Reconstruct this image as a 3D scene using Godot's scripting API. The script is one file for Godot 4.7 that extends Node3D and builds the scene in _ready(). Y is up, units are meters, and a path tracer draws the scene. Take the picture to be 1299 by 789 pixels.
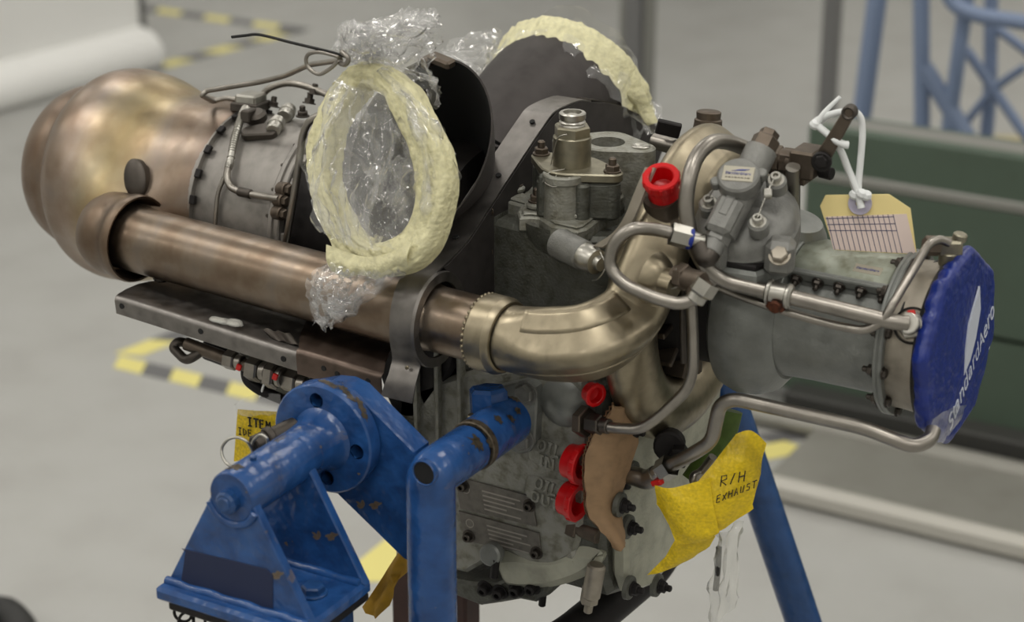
extends Node3D
# A turboshaft engine on a blue workshop stand.  World axes: x runs along the engine's shaft (intake at +x), y is up.
const XAX := Basis(Vector3(0, 1, 0), Vector3(1, 0, 0), Vector3(0, 0, -1))   # local y -> world x
const ZAX := Basis(Vector3(1, 0, 0), Vector3(0, 0, 1), Vector3(0, -1, 0))   # local y -> world z
var M := {}
var used := {}
var gid := 1
var rng := RandomNumberGenerator.new()

# ------------------------------------------------------------------ naming
func numbered(called: String, parent: Node) -> String:
	var key := str(parent.get_instance_id()) + called
	used[key] = used.get(key, 0) + 1
	return called if used[key] == 1 else "%s_%03d" % [called, used[key] - 1]

func thing(called: String, label: String, category: String, at: Vector3, group := "") -> Node3D:
	var o := Node3D.new()
	o.name = numbered(called, self)
	add_child(o, true)
	o.position = at
	tag(o, label, category, group)
	return o

func tag(o: Node, label: String, category: String, group := "") -> void:
	o.set_meta("label", label)
	o.set_meta("category", category)
	if group != "":
		o.set_meta("group", group)

func obj(called: String, st: SurfaceTool, m: Material, parent: Node3D = self, label := "") -> MeshInstance3D:
	st.generate_normals()
	var o := MeshInstance3D.new()
	o.mesh = st.commit()
	o.material_override = m
	o.name = numbered(called, parent)
	parent.add_child(o, true)
	o.global_transform = Transform3D.IDENTITY
	if label != "":
		o.set_meta("label", label)
	return o

func inst(called: String, mesh: Mesh, m: Material, parent: Node3D, xf: Transform3D, label := "") -> MeshInstance3D:
	var o := MeshInstance3D.new()
	o.mesh = mesh
	o.material_override = m
	o.name = numbered(called, parent)
	parent.add_child(o, true)
	o.global_transform = xf
	if label != "":
		o.set_meta("label", label)
	return o

func solo(called: String, st: SurfaceTool, m: Material, label: String, category: String, group := "") -> MeshInstance3D:
	var o := obj(called, st, m)
	tag(o, label, category, group)
	return o

func struct(called: String, st: SurfaceTool, m: Material, parent: Node3D = self) -> MeshInstance3D:
	var o := obj(called, st, m, parent)
	o.set_meta("kind", "structure")
	return o

# ------------------------------------------------------------------ shape helpers
func S() -> SurfaceTool:
	var st := SurfaceTool.new()
	st.begin(Mesh.PRIMITIVE_TRIANGLES)
	return st

func done(st: SurfaceTool) -> ArrayMesh:
	st.generate_normals()
	return st.commit()

func tri(st: SurfaceTool, a: Vector3, b: Vector3, c: Vector3) -> void:
	if (b - a).cross(c - a).length_squared() < 1e-18:
		return
	st.add_vertex(a)
	st.add_vertex(b)
	st.add_vertex(c)

func quad(st: SurfaceTool, a: Vector3, b: Vector3, c: Vector3, d: Vector3) -> void:
	tri(st, a, b, c)
	tri(st, a, c, d)

func smooth(st: SurfaceTool) -> void:
	gid += 1
	st.set_smooth_group(gid)

func flat(st: SurfaceTool) -> void:
	st.set_smooth_group(0xFFFFFFFF)

# rows of points joined into a skin
func skin(st: SurfaceTool, rows: Array, closed := true) -> void:
	for i in rows.size() - 1:
		var a: PackedVector3Array = rows[i]
		var b: PackedVector3Array = rows[i + 1]
		var n := a.size()
		for j in (n if closed else n - 1):
			var k := (j + 1) % n
			quad(st, a[j], a[k], b[k], b[j])

func fan(st: SurfaceTool, loop: PackedVector3Array) -> void:
	var c := Vector3.ZERO
	for p in loop:
		c += p / loop.size()
	for j in loop.size():
		tri(st, c, loop[j], loop[(j + 1) % loop.size()])

func ax(at: Vector3, dir: Vector3, hint := Vector3(0.13, 0.21, 0.97)) -> Transform3D:
	var y := dir.normalized()
	var x := y.cross(hint).normalized()
	if y.cross(hint).length() < 0.05:
		x = y.cross(Vector3(1, 0, 0)).normalized()
	return Transform3D(Basis(x, y, x.cross(y)), at)

# profile points are (radius, height along local y)
func lathe(st: SurfaceTool, xf: Transform3D, prof: Array, n := 32, a0 := 0.0, a1 := TAU, sharp := 32.0) -> void:
	smooth(st)
	var closed := is_equal_approx(a1 - a0, TAU)
	var prev := PackedVector3Array()
	for i in prof.size():
		var row := PackedVector3Array()
		for j in (n if closed else n + 1):
			var a := a0 + (a1 - a0) * j / n
			row.append(xf * Vector3(prof[i].x * cos(a), prof[i].y, prof[i].x * sin(a)))
		if i > 0:
			if i > 1:
				var d0: Vector2 = prof[i - 1] - prof[i - 2]
				var d1: Vector2 = prof[i] - prof[i - 1]
				if absf(rad_to_deg(d0.angle_to(d1))) > sharp:
					smooth(st)
			skin(st, [prev, row], closed)
		prev = row

func cyl(st: SurfaceTool, xf: Transform3D, r: float, h: float, bev := 0.0015, n := 28) -> void:
	lathe(st, xf, [Vector2(0, 0), Vector2(r - bev, 0), Vector2(r, bev), Vector2(r, h - bev), Vector2(r - bev, h), Vector2(0, h)], n)

func ringy(st: SurfaceTool, xf: Transform3D, r0: float, r1: float, h: float, bev := 0.001, n := 32) -> void:
	lathe(st, xf, [Vector2(r0, bev), Vector2(r0 + bev, 0), Vector2(r1 - bev, 0), Vector2(r1, bev), Vector2(r1, h - bev), Vector2(r1 - bev, h), Vector2(r0 + bev, h), Vector2(r0, h - bev), Vector2(r0, bev)], n)

func hexa(st: SurfaceTool, xf: Transform3D, r: float, h: float, bev := 0.0012, n := 6) -> void:
	flat(st)
	var rows := []
	for q in [Vector2(r, 0), Vector2(r, h - bev), Vector2(r - bev, h), Vector2(0, h)]:
		var row := PackedVector3Array()
		for j in n:
			var a := TAU * j / n
			row.append(xf * Vector3(q.x * cos(a), q.y, q.x * sin(a)))
		rows.append(row)
	skin(st, rows)

func bend(pts: Array, rad: float, seg := 5) -> PackedVector3Array:
	var out := PackedVector3Array([pts[0]])
	for i in range(1, pts.size() - 1):
		var p: Vector3 = pts[i]
		var a: Vector3 = pts[i - 1] - p
		var b: Vector3 = pts[i + 1] - p
		var d := minf(rad, minf(a.length(), b.length()) * 0.48)
		var p0 := p + a.normalized() * d
		var p1 := p + b.normalized() * d
		for k in seg + 1:
			var t := float(k) / seg
			out.append(p0.lerp(p, t).lerp(p.lerp(p1, t), t))
	out.append(pts[-1])
	return out

func spline(pts: Array, per := 8) -> PackedVector3Array:
	var out := PackedVector3Array()
	var n := pts.size()
	for i in n - 1:
		var p0: Vector3 = pts[maxi(i - 1, 0)]
		var p3: Vector3 = pts[mini(i + 2, n - 1)]
		for k in per:
			out.append(pts[i].cubic_interpolate(pts[i + 1], p0, p3, float(k) / per))
	out.append(pts[-1])
	return out

func spline2(pts: Array, per := 5, closed := true) -> Array:
	var out := []
	var n := pts.size()
	for i in (n if closed else n - 1):
		var p0: Vector2 = pts[(i - 1 + n) % n] if closed else pts[maxi(i - 1, 0)]
		var p3: Vector2 = pts[(i + 2) % n] if closed else pts[mini(i + 2, n - 1)]
		for k in per:
			out.append(pts[i].cubic_interpolate(pts[(i + 1) % n], p0, p3, float(k) / per))
	if not closed:
		out.append(pts[-1])
	return out

# frames carried along a path without twist
func frames(path: PackedVector3Array, hint := Vector3.ZERO) -> Array:
	var out := []
	var up := Vector3.ZERO
	for i in path.size():
		var t := (path[mini(i + 1, path.size() - 1)] - path[maxi(i - 1, 0)]).normalized()
		if i == 0:
			up = hint if hint != Vector3.ZERO else (Vector3.UP if absf(t.y) < 0.9 else Vector3.RIGHT)
		up = (up - t * up.dot(t)).normalized()
		out.append(Transform3D(Basis(up.cross(t), t, up), path[i]))
	return out

func tube(st: SurfaceTool, path: PackedVector3Array, r: float, n := 12, r_end := -1.0, caps := true) -> void:
	smooth(st)
	var rows := []
	var fr := frames(path)
	for i in path.size():
		var row := PackedVector3Array()
		var rr := r if r_end < 0 else lerpf(r, r_end, float(i) / (path.size() - 1))
		for j in n:
			var a := TAU * j / n
			row.append(fr[i] * Vector3(rr * cos(a), 0, rr * sin(a)))
		rows.append(row)
	skin(st, rows)
	if caps:
		flat(st)
		fan(st, rows[0])
		fan(st, rows[-1])

# rounded rectangle loop (local x, z), w by h, corner radius c
func rr_loop(xf: Transform3D, w: float, h: float, c: float, n := 5) -> PackedVector3Array:
	var out := PackedVector3Array()
	for q in 4:
		var cx: float = (w / 2 - c) * [1, -1, -1, 1][q]
		var cz: float = (h / 2 - c) * [1, 1, -1, -1][q]
		for k in n:
			var a := PI / 2 * (q + float(k) / (n - 1))
			out.append(xf * Vector3(cx + c * cos(a), 0, cz + c * sin(a)))
	return out

func box(st: SurfaceTool, xf: Transform3D, s: Vector3, b := 0.002) -> void:
	flat(st)
	var h := s / 2
	b = minf(b, minf(h.x, minf(h.y, h.z)) * 0.9)
	var pt := func(sx: int, sy: int, sz: int, axis: int) -> Vector3:
		var v := Vector3(sx * (h.x - b), sy * (h.y - b), sz * (h.z - b))
		v[axis] += b * [sx, sy, sz][axis]
		return xf * v
	for axis in 3:
		for sg in [-1, 1]:
			var q := []
			for uv in [[-1, -1], [1, -1], [1, 1], [-1, 1]]:
				var c := [0, 0, 0]
				c[axis] = sg
				c[(axis + 1) % 3] = uv[0]
				c[(axis + 2) % 3] = uv[1]
				q.append(pt.call(c[0], c[1], c[2], axis))
			if sg > 0:
				quad(st, q[0], q[3], q[2], q[1])
			else:
				quad(st, q[0], q[1], q[2], q[3])
		for u in [-1, 1]:
			for v in [-1, 1]:
				var c0 := [0, 0, 0]
				var c1 := [0, 0, 0]
				c0[axis] = -1
				c1[axis] = 1
				for c in [c0, c1]:
					c[(axis + 1) % 3] = u
					c[(axis + 2) % 3] = v
				var a1 := (axis + 1) % 3
				var a2 := (axis + 2) % 3
				var e := [pt.call(c0[0], c0[1], c0[2], a1), pt.call(c1[0], c1[1], c1[2], a1), pt.call(c1[0], c1[1], c1[2], a2), pt.call(c0[0], c0[1], c0[2], a2)]
				if u * v > 0:
					quad(st, e[0], e[3], e[2], e[1])
				else:
					quad(st, e[0], e[1], e[2], e[3])
	for sx in [-1, 1]:
		for sy in [-1, 1]:
			for sz in [-1, 1]:
				var p := [pt.call(sx, sy, sz, 0), pt.call(sx, sy, sz, 1), pt.call(sx, sy, sz, 2)]
				if sx * sy * sz > 0:
					tri(st, p[0], p[2], p[1])
				else:
					tri(st, p[0], p[1], p[2])

func inset(poly: Array, d: float) -> Array:
	var out := []
	var n := poly.size()
	var area := 0.0
	for i in n:
		area += poly[i].cross(poly[(i + 1) % n])
	var s := 1.0 if area > 0 else -1.0
	for i in n:
		var e0: Vector2 = (poly[i] - poly[(i - 1 + n) % n]).normalized()
		var e1: Vector2 = (poly[(i + 1) % n] - poly[i]).normalized()
		var n0 := Vector2(-e0.y, e0.x) * s
		var n1 := Vector2(-e1.y, e1.x) * s
		var m := (n0 + n1).normalized()
		out.append(poly[i] + m * d / maxf(m.dot(n0), 0.4))
	return out

# polygon in local x,y pushed out along local z from z0 to z1 with chamfered rims; holes are round: [centre, radius]
func prism(st: SurfaceTool, poly: Array, xf: Transform3D, z0: float, z1: float, b := 0.0012, holes := []) -> void:
	var n := poly.size()
	var ins := inset(poly, b)
	var sg := 1.0 if z1 > z0 else -1.0
	var rows := [[ins, z0], [poly, z0 + b * sg], [poly, z1 - b * sg], [ins, z1]]
	for r in 3:
		smooth(st)
		for i in n:
			var k := (i + 1) % n
			var e0: Vector2 = poly[i] - poly[(i - 1 + n) % n]
			var e1: Vector2 = poly[k] - poly[i]
			if absf(e0.angle_to(e1)) > 0.6:
				smooth(st)
			var a: Array = rows[r][0]
			var c: Array = rows[r + 1][0]
			quad(st, xf * Vector3(a[i].x, a[i].y, rows[r][1]), xf * Vector3(a[k].x, a[k].y, rows[r][1]), xf * Vector3(c[k].x, c[k].y, rows[r + 1][1]), xf * Vector3(c[i].x, c[i].y, rows[r + 1][1]))
	var face := PackedVector2Array(ins)
	for h in holes:
		var loop := []
		for j in 20:
			loop.append(h[0] + Vector2.from_angle(TAU * j / 20) * h[1])
		smooth(st)
		for j in 20:
			var p: Vector2 = loop[j]
			var q: Vector2 = loop[(j + 1) % 20]
			quad(st, xf * Vector3(p.x, p.y, z0), xf * Vector3(q.x, q.y, z0), xf * Vector3(q.x, q.y, z1), xf * Vector3(p.x, p.y, z1))
		face = bridge(face, loop)
	flat(st)
	var ix := Geometry2D.triangulate_polygon(face)
	if ix.is_empty():
		push_warning("no triangles for a polygon of %d points" % face.size())
	for t in range(0, ix.size(), 3):
		for z in [z0, z1]:
			tri(st, xf * Vector3(face[ix[t]].x, face[ix[t]].y, z), xf * Vector3(face[ix[t + 1]].x, face[ix[t + 1]].y, z), xf * Vector3(face[ix[t + 2]].x, face[ix[t + 2]].y, z))

func bridge(face: PackedVector2Array, loop: Array) -> PackedVector2Array:
	var best := [INF, 0, 0]
	for i in face.size():
		for j in loop.size():
			var d := face[i].distance_squared_to(loop[j])
			if d < best[0]:
				best = [d, i, j]
	var area := 0.0
	for i in face.size():
		area += face[i].cross(face[(i + 1) % face.size()])
	var out := PackedVector2Array()
	for i in best[1] + 1:
		out.append(face[i])
	for k in loop.size() + 1:
		var j: int = (best[2] - k) if area > 0 else (best[2] + k)
		out.append(loop[posmod(j, loop.size())])
	for i in range(best[1], face.size()):
		out.append(face[i])
	return out

# an irregular thin flake that hugs a round bar (frame's local y runs along the bar)
func flake(st: SurfaceTool, xf: Transform3D, r: float, ang: float, along: float, wide: float, long: float, sd: int) -> void:
	var g := RandomNumberGenerator.new()
	g.seed = sd
	var loop := []
	var n := 22
	for k in n:
		var a := TAU * k / n
		var q := g.randf_range(0.45, 1.15)
		loop.append(Vector2(ang + cos(a) * wide * q / r * 0.5, along + sin(a) * long * q * 0.5))
	smooth(st)
	var at := func(p: Vector2) -> Vector3:
		return xf * Vector3(r * cos(p.x), p.y, r * sin(p.x))
	var c := Vector2(ang, along)
	for k in n:
		var p: Vector2 = loop[k]
		var q: Vector2 = loop[(k + 1) % n]
		for s in 3:
			var f0 := s / 3.0
			var f1 := (s + 1) / 3.0
			quad(st, at.call(c.lerp(p, f0)), at.call(c.lerp(q, f0)), at.call(c.lerp(q, f1)), at.call(c.lerp(p, f1)))

func circle(c: Vector2, r: float, n := 24, a0 := 0.0) -> Array:
	var out := []
	for j in n:
		out.append(c + Vector2.from_angle(a0 + TAU * j / n) * r)
	return out

# the outline round several discs (x, y, r): a lobed flange
func hull(discs: Array, n := 20) -> Array:
	var pts := PackedVector2Array()
	for d in discs:
		for j in n:
			pts.append(Vector2(d.x, d.y) + Vector2.from_angle(TAU * j / n) * d.z)
	var h := Geometry2D.convex_hull(pts)
	h.remove_at(h.size() - 1)
	return Array(h)

# a strip of thickness t between two rails
func sheet(st: SurfaceTool, rows: Array, t: float) -> void:
	smooth(st)
	var back := []
	for i in rows.size():
		var r: PackedVector3Array = rows[i]
		var nr := PackedVector3Array()
		for j in r.size():
			var du: Vector3 = rows[mini(i + 1, rows.size() - 1)][j] - rows[maxi(i - 1, 0)][j]
			var dv := r[mini(j + 1, r.size() - 1)] - r[maxi(j - 1, 0)]
			nr.append(r[j] + du.cross(dv).normalized() * t)
		back.append(nr)
	skin(st, rows, false)
	smooth(st)
	skin(st, back, false)
	smooth(st)
	skin(st, [rows[0], back[0]], false)
	smooth(st)
	skin(st, [rows[-1], back[-1]], false)
	for e in [0, -1]:
		smooth(st)
		var a := PackedVector3Array()
		var b := PackedVector3Array()
		for i in rows.size():
			a.append(rows[i][e])
			b.append(back[i][e])
		skin(st, [a, b], false)

# hex bolt with washer; head points along local y
var bolt_meshes := {}
func bolt_mesh(r: float, style := "hex") -> ArrayMesh:
	var key := style + str(r)
	if not bolt_meshes.has(key):
		var st := S()
		var t := Transform3D.IDENTITY
		if style == "hex":
			cyl(st, t, r * 1.35, r * 0.25, r * 0.05, 16)
			hexa(st, t, r * 1.08, r * 0.95, r * 0.16)
		elif style == "stud":
			cyl(st, t, r * 1.4, r * 0.3, r * 0.05, 16)
			hexa(st, t, r * 1.15, r * 1.2, r * 0.15)
			cyl(st, t, r * 0.62, r * 2.3, r * 0.2, 12)
		elif style == "cap":
			cyl(st, t, r * 1.5, r * 0.3, r * 0.05, 18)
			lathe(st, t, [Vector2(r, 0.0), Vector2(r, r * 1.3), Vector2(r * 0.85, r * 1.5), Vector2(r * 0.5, r * 1.5), Vector2(r * 0.5, r * 0.8), Vector2(0, r * 0.8)], 18)
		else:
			box(st, Transform3D(Basis.IDENTITY, Vector3(0, r * 0.5, 0)), Vector3(r * 1.5, r * 1.0, r * 2.0), r * 0.12)
		bolt_meshes[key] = done(st)
	return bolt_meshes[key]

func bolt(parent: Node3D, at: Vector3, dir: Vector3, r: float, m: Material, style := "hex", called := "bolt", spin := 0.0) -> void:
	var t := ax(at, dir)
	inst(called, bolt_mesh(r, style), m, parent, t * Transform3D(Basis(Vector3.UP, spin), Vector3.ZERO))

func text(parent: Node3D, words: String, at: Vector3, right: Vector3, normal: Vector3, height: float, m: Material, called := "lettering", depth := 0.0006, font := "Droid Sans", bold := false, slant := 0.0) -> MeshInstance3D:
	var tm := TextMesh.new()
	var f := SystemFont.new()
	f.font_names = PackedStringArray([font])
	if bold:
		f.font_weight = 700
	tm.font = f
	tm.font_size = 32
	tm.pixel_size = height / 32.0
	tm.depth = depth
	tm.text = words
	tm.curve_step = 2.0
	var x := right.normalized()
	var z := (normal - x * normal.dot(x)).normalized()
	var y := z.cross(x)
	return inst(called, tm, m, parent, Transform3D(Basis(x, y + x * slant, z), at))

# ------------------------------------------------------------------ materials
func noise_tex(sd: int, freq: float, ramp: Array, size := 512, kind := FastNoiseLite.TYPE_SIMPLEX_SMOOTH, octaves := 4, as_normal := false) -> NoiseTexture2D:
	var fn := FastNoiseLite.new()
	fn.seed = sd
	fn.noise_type = kind
	fn.frequency = freq
	fn.fractal_octaves = octaves
	var t := NoiseTexture2D.new()
	t.width = size
	t.height = size
	t.seamless = true
	t.noise = fn
	t.as_normal_map = as_normal
	if ramp.size():
		var g := Gradient.new()
		var offs := PackedFloat32Array()
		var cols := PackedColorArray()
		for r in ramp:
			offs.append(r[0])
			cols.append(r[1])
		g.offsets = offs
		g.colors = cols
		t.color_ramp = g
	return t

func grey(v: float) -> Color:
	return Color(v, v, v)

var TX := {}
func mat(key: String, c: Color, metal: float, rough: float, tex := "", scale := 6.0, rtex := "", btex := "", bump := 0.0, bscale := 0.0) -> StandardMaterial3D:
	var m := StandardMaterial3D.new()
	m.resource_name = key
	m.albedo_color = c
	m.metallic = metal
	m.roughness = rough
	m.uv1_triplanar = true
	m.uv1_scale = Vector3.ONE * scale
	if tex != "":
		m.albedo_texture = TX[tex]
	if rtex != "":
		m.roughness_texture = TX[rtex]
		m.roughness_texture_channel = BaseMaterial3D.TEXTURE_CHANNEL_RED
	if btex != "":
		m.heightmap_enabled = true
		m.heightmap_texture = TX[btex]
		m.heightmap_scale = bump
	M[key] = m
	return m

func make_materials() -> void:
	TX.mottle = noise_tex(3, 0.016, [[0.0, grey(0.8)], [0.45, grey(0.92)], [1.0, grey(1.0)]], 512, FastNoiseLite.TYPE_SIMPLEX_SMOOTH, 5)
	TX.fine = noise_tex(5, 0.05, [[0.0, grey(0.75)], [1.0, grey(1.0)]], 512, FastNoiseLite.TYPE_SIMPLEX_SMOOTH, 4)
	TX.rough = noise_tex(8, 0.02, [[0.0, grey(0.6)], [1.0, grey(1.0)]], 512, FastNoiseLite.TYPE_SIMPLEX_SMOOTH, 5)
	TX.cast = noise_tex(9, 0.09, [], 512, FastNoiseLite.TYPE_SIMPLEX_SMOOTH, 3)
	TX.wrinkle = noise_tex(10, 0.02, [], 512, FastNoiseLite.TYPE_SIMPLEX_SMOOTH, 3)
	TX.oily = noise_tex(12, 0.014, [[0.0, Color(0.42, 0.39, 0.34)], [0.25, Color(0.62, 0.59, 0.53)], [0.42, Color(0.86, 0.85, 0.81)], [0.6, Color(0.97, 0.965, 0.94)], [1.0, Color(1, 1, 1)]], 512, FastNoiseLite.TYPE_SIMPLEX_SMOOTH, 6)
	TX.grime = noise_tex(13, 0.02, [[0.0, Color(0.66, 0.64, 0.58)], [0.3, Color(0.84, 0.83, 0.79)], [0.5, Color(0.95, 0.95, 0.93)], [1.0, Color(1, 1, 1)]], 512, FastNoiseLite.TYPE_SIMPLEX_SMOOTH, 6)
	TX.heat = noise_tex(14, 0.008, [[0.0, Color(0.84, 0.78, 0.73)], [0.4, Color(0.93, 0.89, 0.85)], [0.6, Color(0.98, 0.96, 0.94)], [1.0, Color(0.93, 0.93, 0.95)]], 512, FastNoiseLite.TYPE_SIMPLEX_SMOOTH, 5)
	TX.chips = noise_tex(21, 0.011, [[0.0, Color(0.3, 0.25, 0.2)], [0.14, Color(0.4, 0.35, 0.29)], [0.148, Color(0.1, 0.22, 0.4)], [0.5, Color(0.125, 0.275, 0.485)], [1.0, Color(0.16, 0.325, 0.55)]], 512, FastNoiseLite.TYPE_SIMPLEX_SMOOTH, 6)
	TX.floor = noise_tex(30, 0.006, [[0.0, Color(0.94, 0.935, 0.93)], [0.5, Color(0.98, 0.98, 0.975)], [1.0, Color(1, 1, 1)]], 1024, FastNoiseLite.TYPE_SIMPLEX_SMOOTH, 6)
	mat("bronze", Color(1, 1, 1), 1.0, 0.5, "heat", 5.0, "rough")
	M.bronze.vertex_color_use_as_albedo = true
	mat("bronze_plain", Color(0.5, 0.455, 0.41), 1.0, 0.55, "heat", 6.0, "rough")
	mat("gold_cast", Color(0.58, 0.56, 0.49), 0.85, 0.42, "mottle", 9.0)
	mat("comp_pale", Color(0.6, 0.62, 0.575), 0.2, 0.38, "grime", 8.0)
	mat("rust", Color(0.36, 0.2, 0.13), 0.6, 0.6, "oily", 18.0)
	mat("pipe_bronze", Color(0.54, 0.5, 0.455), 1.0, 0.46, "heat", 6.0, "rough")
	mat("gold_steel", Color(0.63, 0.59, 0.505), 1.0, 0.5, "mottle", 8.0, "rough")
	mat("steel", Color(0.74, 0.73, 0.7), 1.0, 0.36, "mottle", 5.0)
	mat("tube_steel", Color(0.62, 0.6, 0.57), 1.0, 0.36, "mottle", 4.0)
	mat("dark_steel", Color(0.36, 0.34, 0.32), 1.0, 0.5, "mottle", 5.0)
	mat("old_bolt", Color(0.42, 0.38, 0.34), 0.9, 0.5, "mottle", 8.0)
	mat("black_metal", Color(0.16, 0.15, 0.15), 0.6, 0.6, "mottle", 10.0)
	mat("shield", Color(0.54, 0.525, 0.51), 1.0, 0.56, "mottle", 6.0, "rough")
	mat("shield_brown", Color(0.42, 0.37, 0.34), 1.0, 0.5, "mottle", 6.0, "rough")
	mat("turbine_grey", Color(0.6, 0.585, 0.565), 0.75, 0.55, "mottle", 7.0)
	mat("exhaust_dark", Color(0.3, 0.285, 0.28), 0.75, 0.62, "mottle", 5.0)
	mat("duct_black", Color(0.05, 0.05, 0.05), 0.0, 0.9)  # plain near-black for the inside of the exhaust stacks
	mat("cast_grey", Color(0.56, 0.56, 0.535), 0.25, 0.45, "grime", 6.0, "", "cast", 0.05)
	mat("cast_dark", Color(0.34, 0.345, 0.325), 0.25, 0.5, "grime", 6.0, "", "cast", 0.05)
	mat("cast_pale", Color(0.7, 0.7, 0.635), 0.15, 0.45, "mottle", 4.0, "", "cast", 0.04)
	mat("comp_grey", Color(0.51, 0.52, 0.505), 0.3, 0.42, "mottle", 5.0, "", "cast", 0.02)
	mat("comp_alu", Color(0.66, 0.63, 0.58), 0.85, 0.52, "mottle", 6.0)
	mat("valve_grey", Color(0.515, 0.515, 0.5), 0.35, 0.5, "mottle", 10.0, "", "cast", 0.03)
	mat("badge", Color(0.68, 0.66, 0.6), 0.5, 0.4)
	mat("plate", Color(0.47, 0.455, 0.43), 0.6, 0.5, "mottle", 10.0)
	mat("plate_print", Color(0.6, 0.58, 0.55), 0.5, 0.5)
	mat("blue", Color(1, 1, 1), 0.0, 0.26, "chips", 4.6, "", "wrinkle", 0.12)
	mat("blue_plain", Color(0.13, 0.28, 0.48), 0.0, 0.3, "mottle", 5.0, "", "wrinkle", 0.1)
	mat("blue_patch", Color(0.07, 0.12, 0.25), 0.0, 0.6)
	mat("bare", Color(0.36, 0.33, 0.29), 0.6, 0.5, "oily", 20.0)
	mat("hole_shade", Color(0.03, 0.03, 0.03), 0.0, 0.8)  # near-black that stands in for the darkness inside openings
	mat("red_cap", Color(0.75, 0.02, 0.05), 0.0, 0.35)
	M.red_cap.subsurf_scatter_enabled = false
	mat("red_mark", Color(0.75, 0.08, 0.05), 0.0, 0.5)
	mat("blue_mark", Color(0.05, 0.15, 0.5), 0.0, 0.5)
	mat("cover_blue", Color(0.08, 0.17, 0.49), 0.0, 0.34, "mottle", 8.0, "", "wrinkle", 0.1)
	mat("white_print", Color(0.75, 0.77, 0.82), 0.0, 0.5)
	mat("black", Color(0.06, 0.06, 0.06), 0.0, 0.5)
	mat("ink", Color(0.07, 0.06, 0.05), 0.0, 0.6)
	mat("masking", Color(0.93, 0.91, 0.74), 0.0, 0.55, "mottle", 14.0, "", "wrinkle", 0.12)
	M.masking.backlight_enabled = true
	M.masking.backlight = Color(0.5, 0.48, 0.3)
	mat("yellow", Color(0.93, 0.8, 0.06), 0.0, 0.4, "fine", 10.0, "", "wrinkle", 0.1)
	mat("yellow_paper", Color(0.72, 0.55, 0.1), 0.0, 0.6, "mottle", 9.0)
	mat("card", Color(0.57, 0.46, 0.34), 0.0, 0.75, "mottle", 9.0)
	mat("card_edge", Color(0.4, 0.29, 0.19), 0.0, 0.8)
	mat("string", Color(0.85, 0.86, 0.86), 0.0, 0.7)
	mat("manila", Color(0.9, 0.83, 0.58), 0.0, 0.7)
	mat("paper", Color(0.86, 0.79, 0.76), 0.0, 0.7)
	mat("print_line", Color(0.36, 0.35, 0.45), 0.0, 0.7)
	mat("eyelet", Color(0.72, 0.7, 0.78), 0.0, 0.5)
	mat("brown", Color(0.22, 0.11, 0.08), 0.0, 0.6, "mottle", 8.0)
	mat("green_hose", Color(0.3, 0.4, 0.12), 0.0, 0.6, "mottle", 14.0)
	mat("tape_yellow", Color(0.86, 0.82, 0.5), 0.0, 0.5)
	mat("tape_black", Color(0.38, 0.38, 0.385), 0.0, 0.5)
	mat("floor", Color(0.655, 0.655, 0.645), 0.0, 0.42, "floor", 0.6)
	mat("wall", Color(0.82, 0.82, 0.81), 0.0, 0.6, "floor", 0.4)
	mat("panel", Color(0.9, 0.9, 0.89), 0.0, 0.45)
	mat("ceiling", Color(0.85, 0.85, 0.84), 0.0, 0.8)
	mat("kerb", Color(0.7, 0.69, 0.66), 0.1, 0.5)
	mat("green", Color(0.28, 0.34, 0.29), 0.0, 0.5, "floor", 1.0)
	mat("rail", Color(0.5, 0.5, 0.48), 0.2, 0.5)
	mat("dark_base", Color(0.2, 0.2, 0.19), 0.0, 0.6)
	mat("alu", Color(0.55, 0.545, 0.52), 0.2, 0.5, "floor", 1.5)
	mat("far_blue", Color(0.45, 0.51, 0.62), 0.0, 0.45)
	mat("post_grey", Color(0.42, 0.42, 0.42), 0.1, 0.5)
	mat("cream", Color(0.68, 0.64, 0.5), 0.0, 0.7)
	var milky := mat("milky_film", Color(0.85, 0.85, 0.82, 0.32), 0.0, 0.12)
	milky.transparency = BaseMaterial3D.TRANSPARENCY_ALPHA
	milky.uv1_triplanar = false
	var film := mat("film", Color(0.97, 0.97, 0.97, 0.09), 0.0, 0.1)
	film.transparency = BaseMaterial3D.TRANSPARENCY_ALPHA
	film.uv1_triplanar = false
	film.metallic_specular = 0.7
	var lamp := mat("lamp", Color(0.95, 0.95, 0.93), 0.0, 0.5)
	lamp.emission_enabled = true
	lamp.emission = Color(1.0, 0.97, 0.92)
	lamp.emission_energy_multiplier = 1.5

# ================================================================== scene
func _ready() -> void:
	rng.seed = 7
	# ---- camera, sky, lights, exposure
	var cam := Camera3D.new()
	cam.name = "camera"
	add_child(cam)
	cam.look_at_from_position(Vector3(0.8839, 1.6343, 1.531), Vector3(0, 0.9379, 0), Vector3.UP)
	cam.fov = 17.4873
	cam.near = 0.05
	cam.far = 60.0
	var lens := CameraAttributesPhysical.new()
	lens.frustum_focal_length = 78.0228
	lens.frustum_focus_distance = 1.8
	lens.exposure_aperture = 5.6
	lens.frustum_near = 0.05
	lens.frustum_far = 60.0
	cam.attributes = lens
	cam.fov = 17.4873
	var we := WorldEnvironment.new()
	we.name = "environment"
	var env := Environment.new()
	env.background_mode = Environment.BG_COLOR
	env.background_color = Color(0.3, 0.32, 0.35)
	env.tonemap_mode = Environment.TONE_MAPPER_LINEAR
	env.tonemap_exposure = 0.8
	env.sdfgi_enabled = true
	env.ssao_enabled = true
	env.ssil_enabled = true
	we.environment = env
	add_child(we)
	make_materials()
	build_room()
	build_background()
	build_stand()
	build_engine()
	build_loose()

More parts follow.
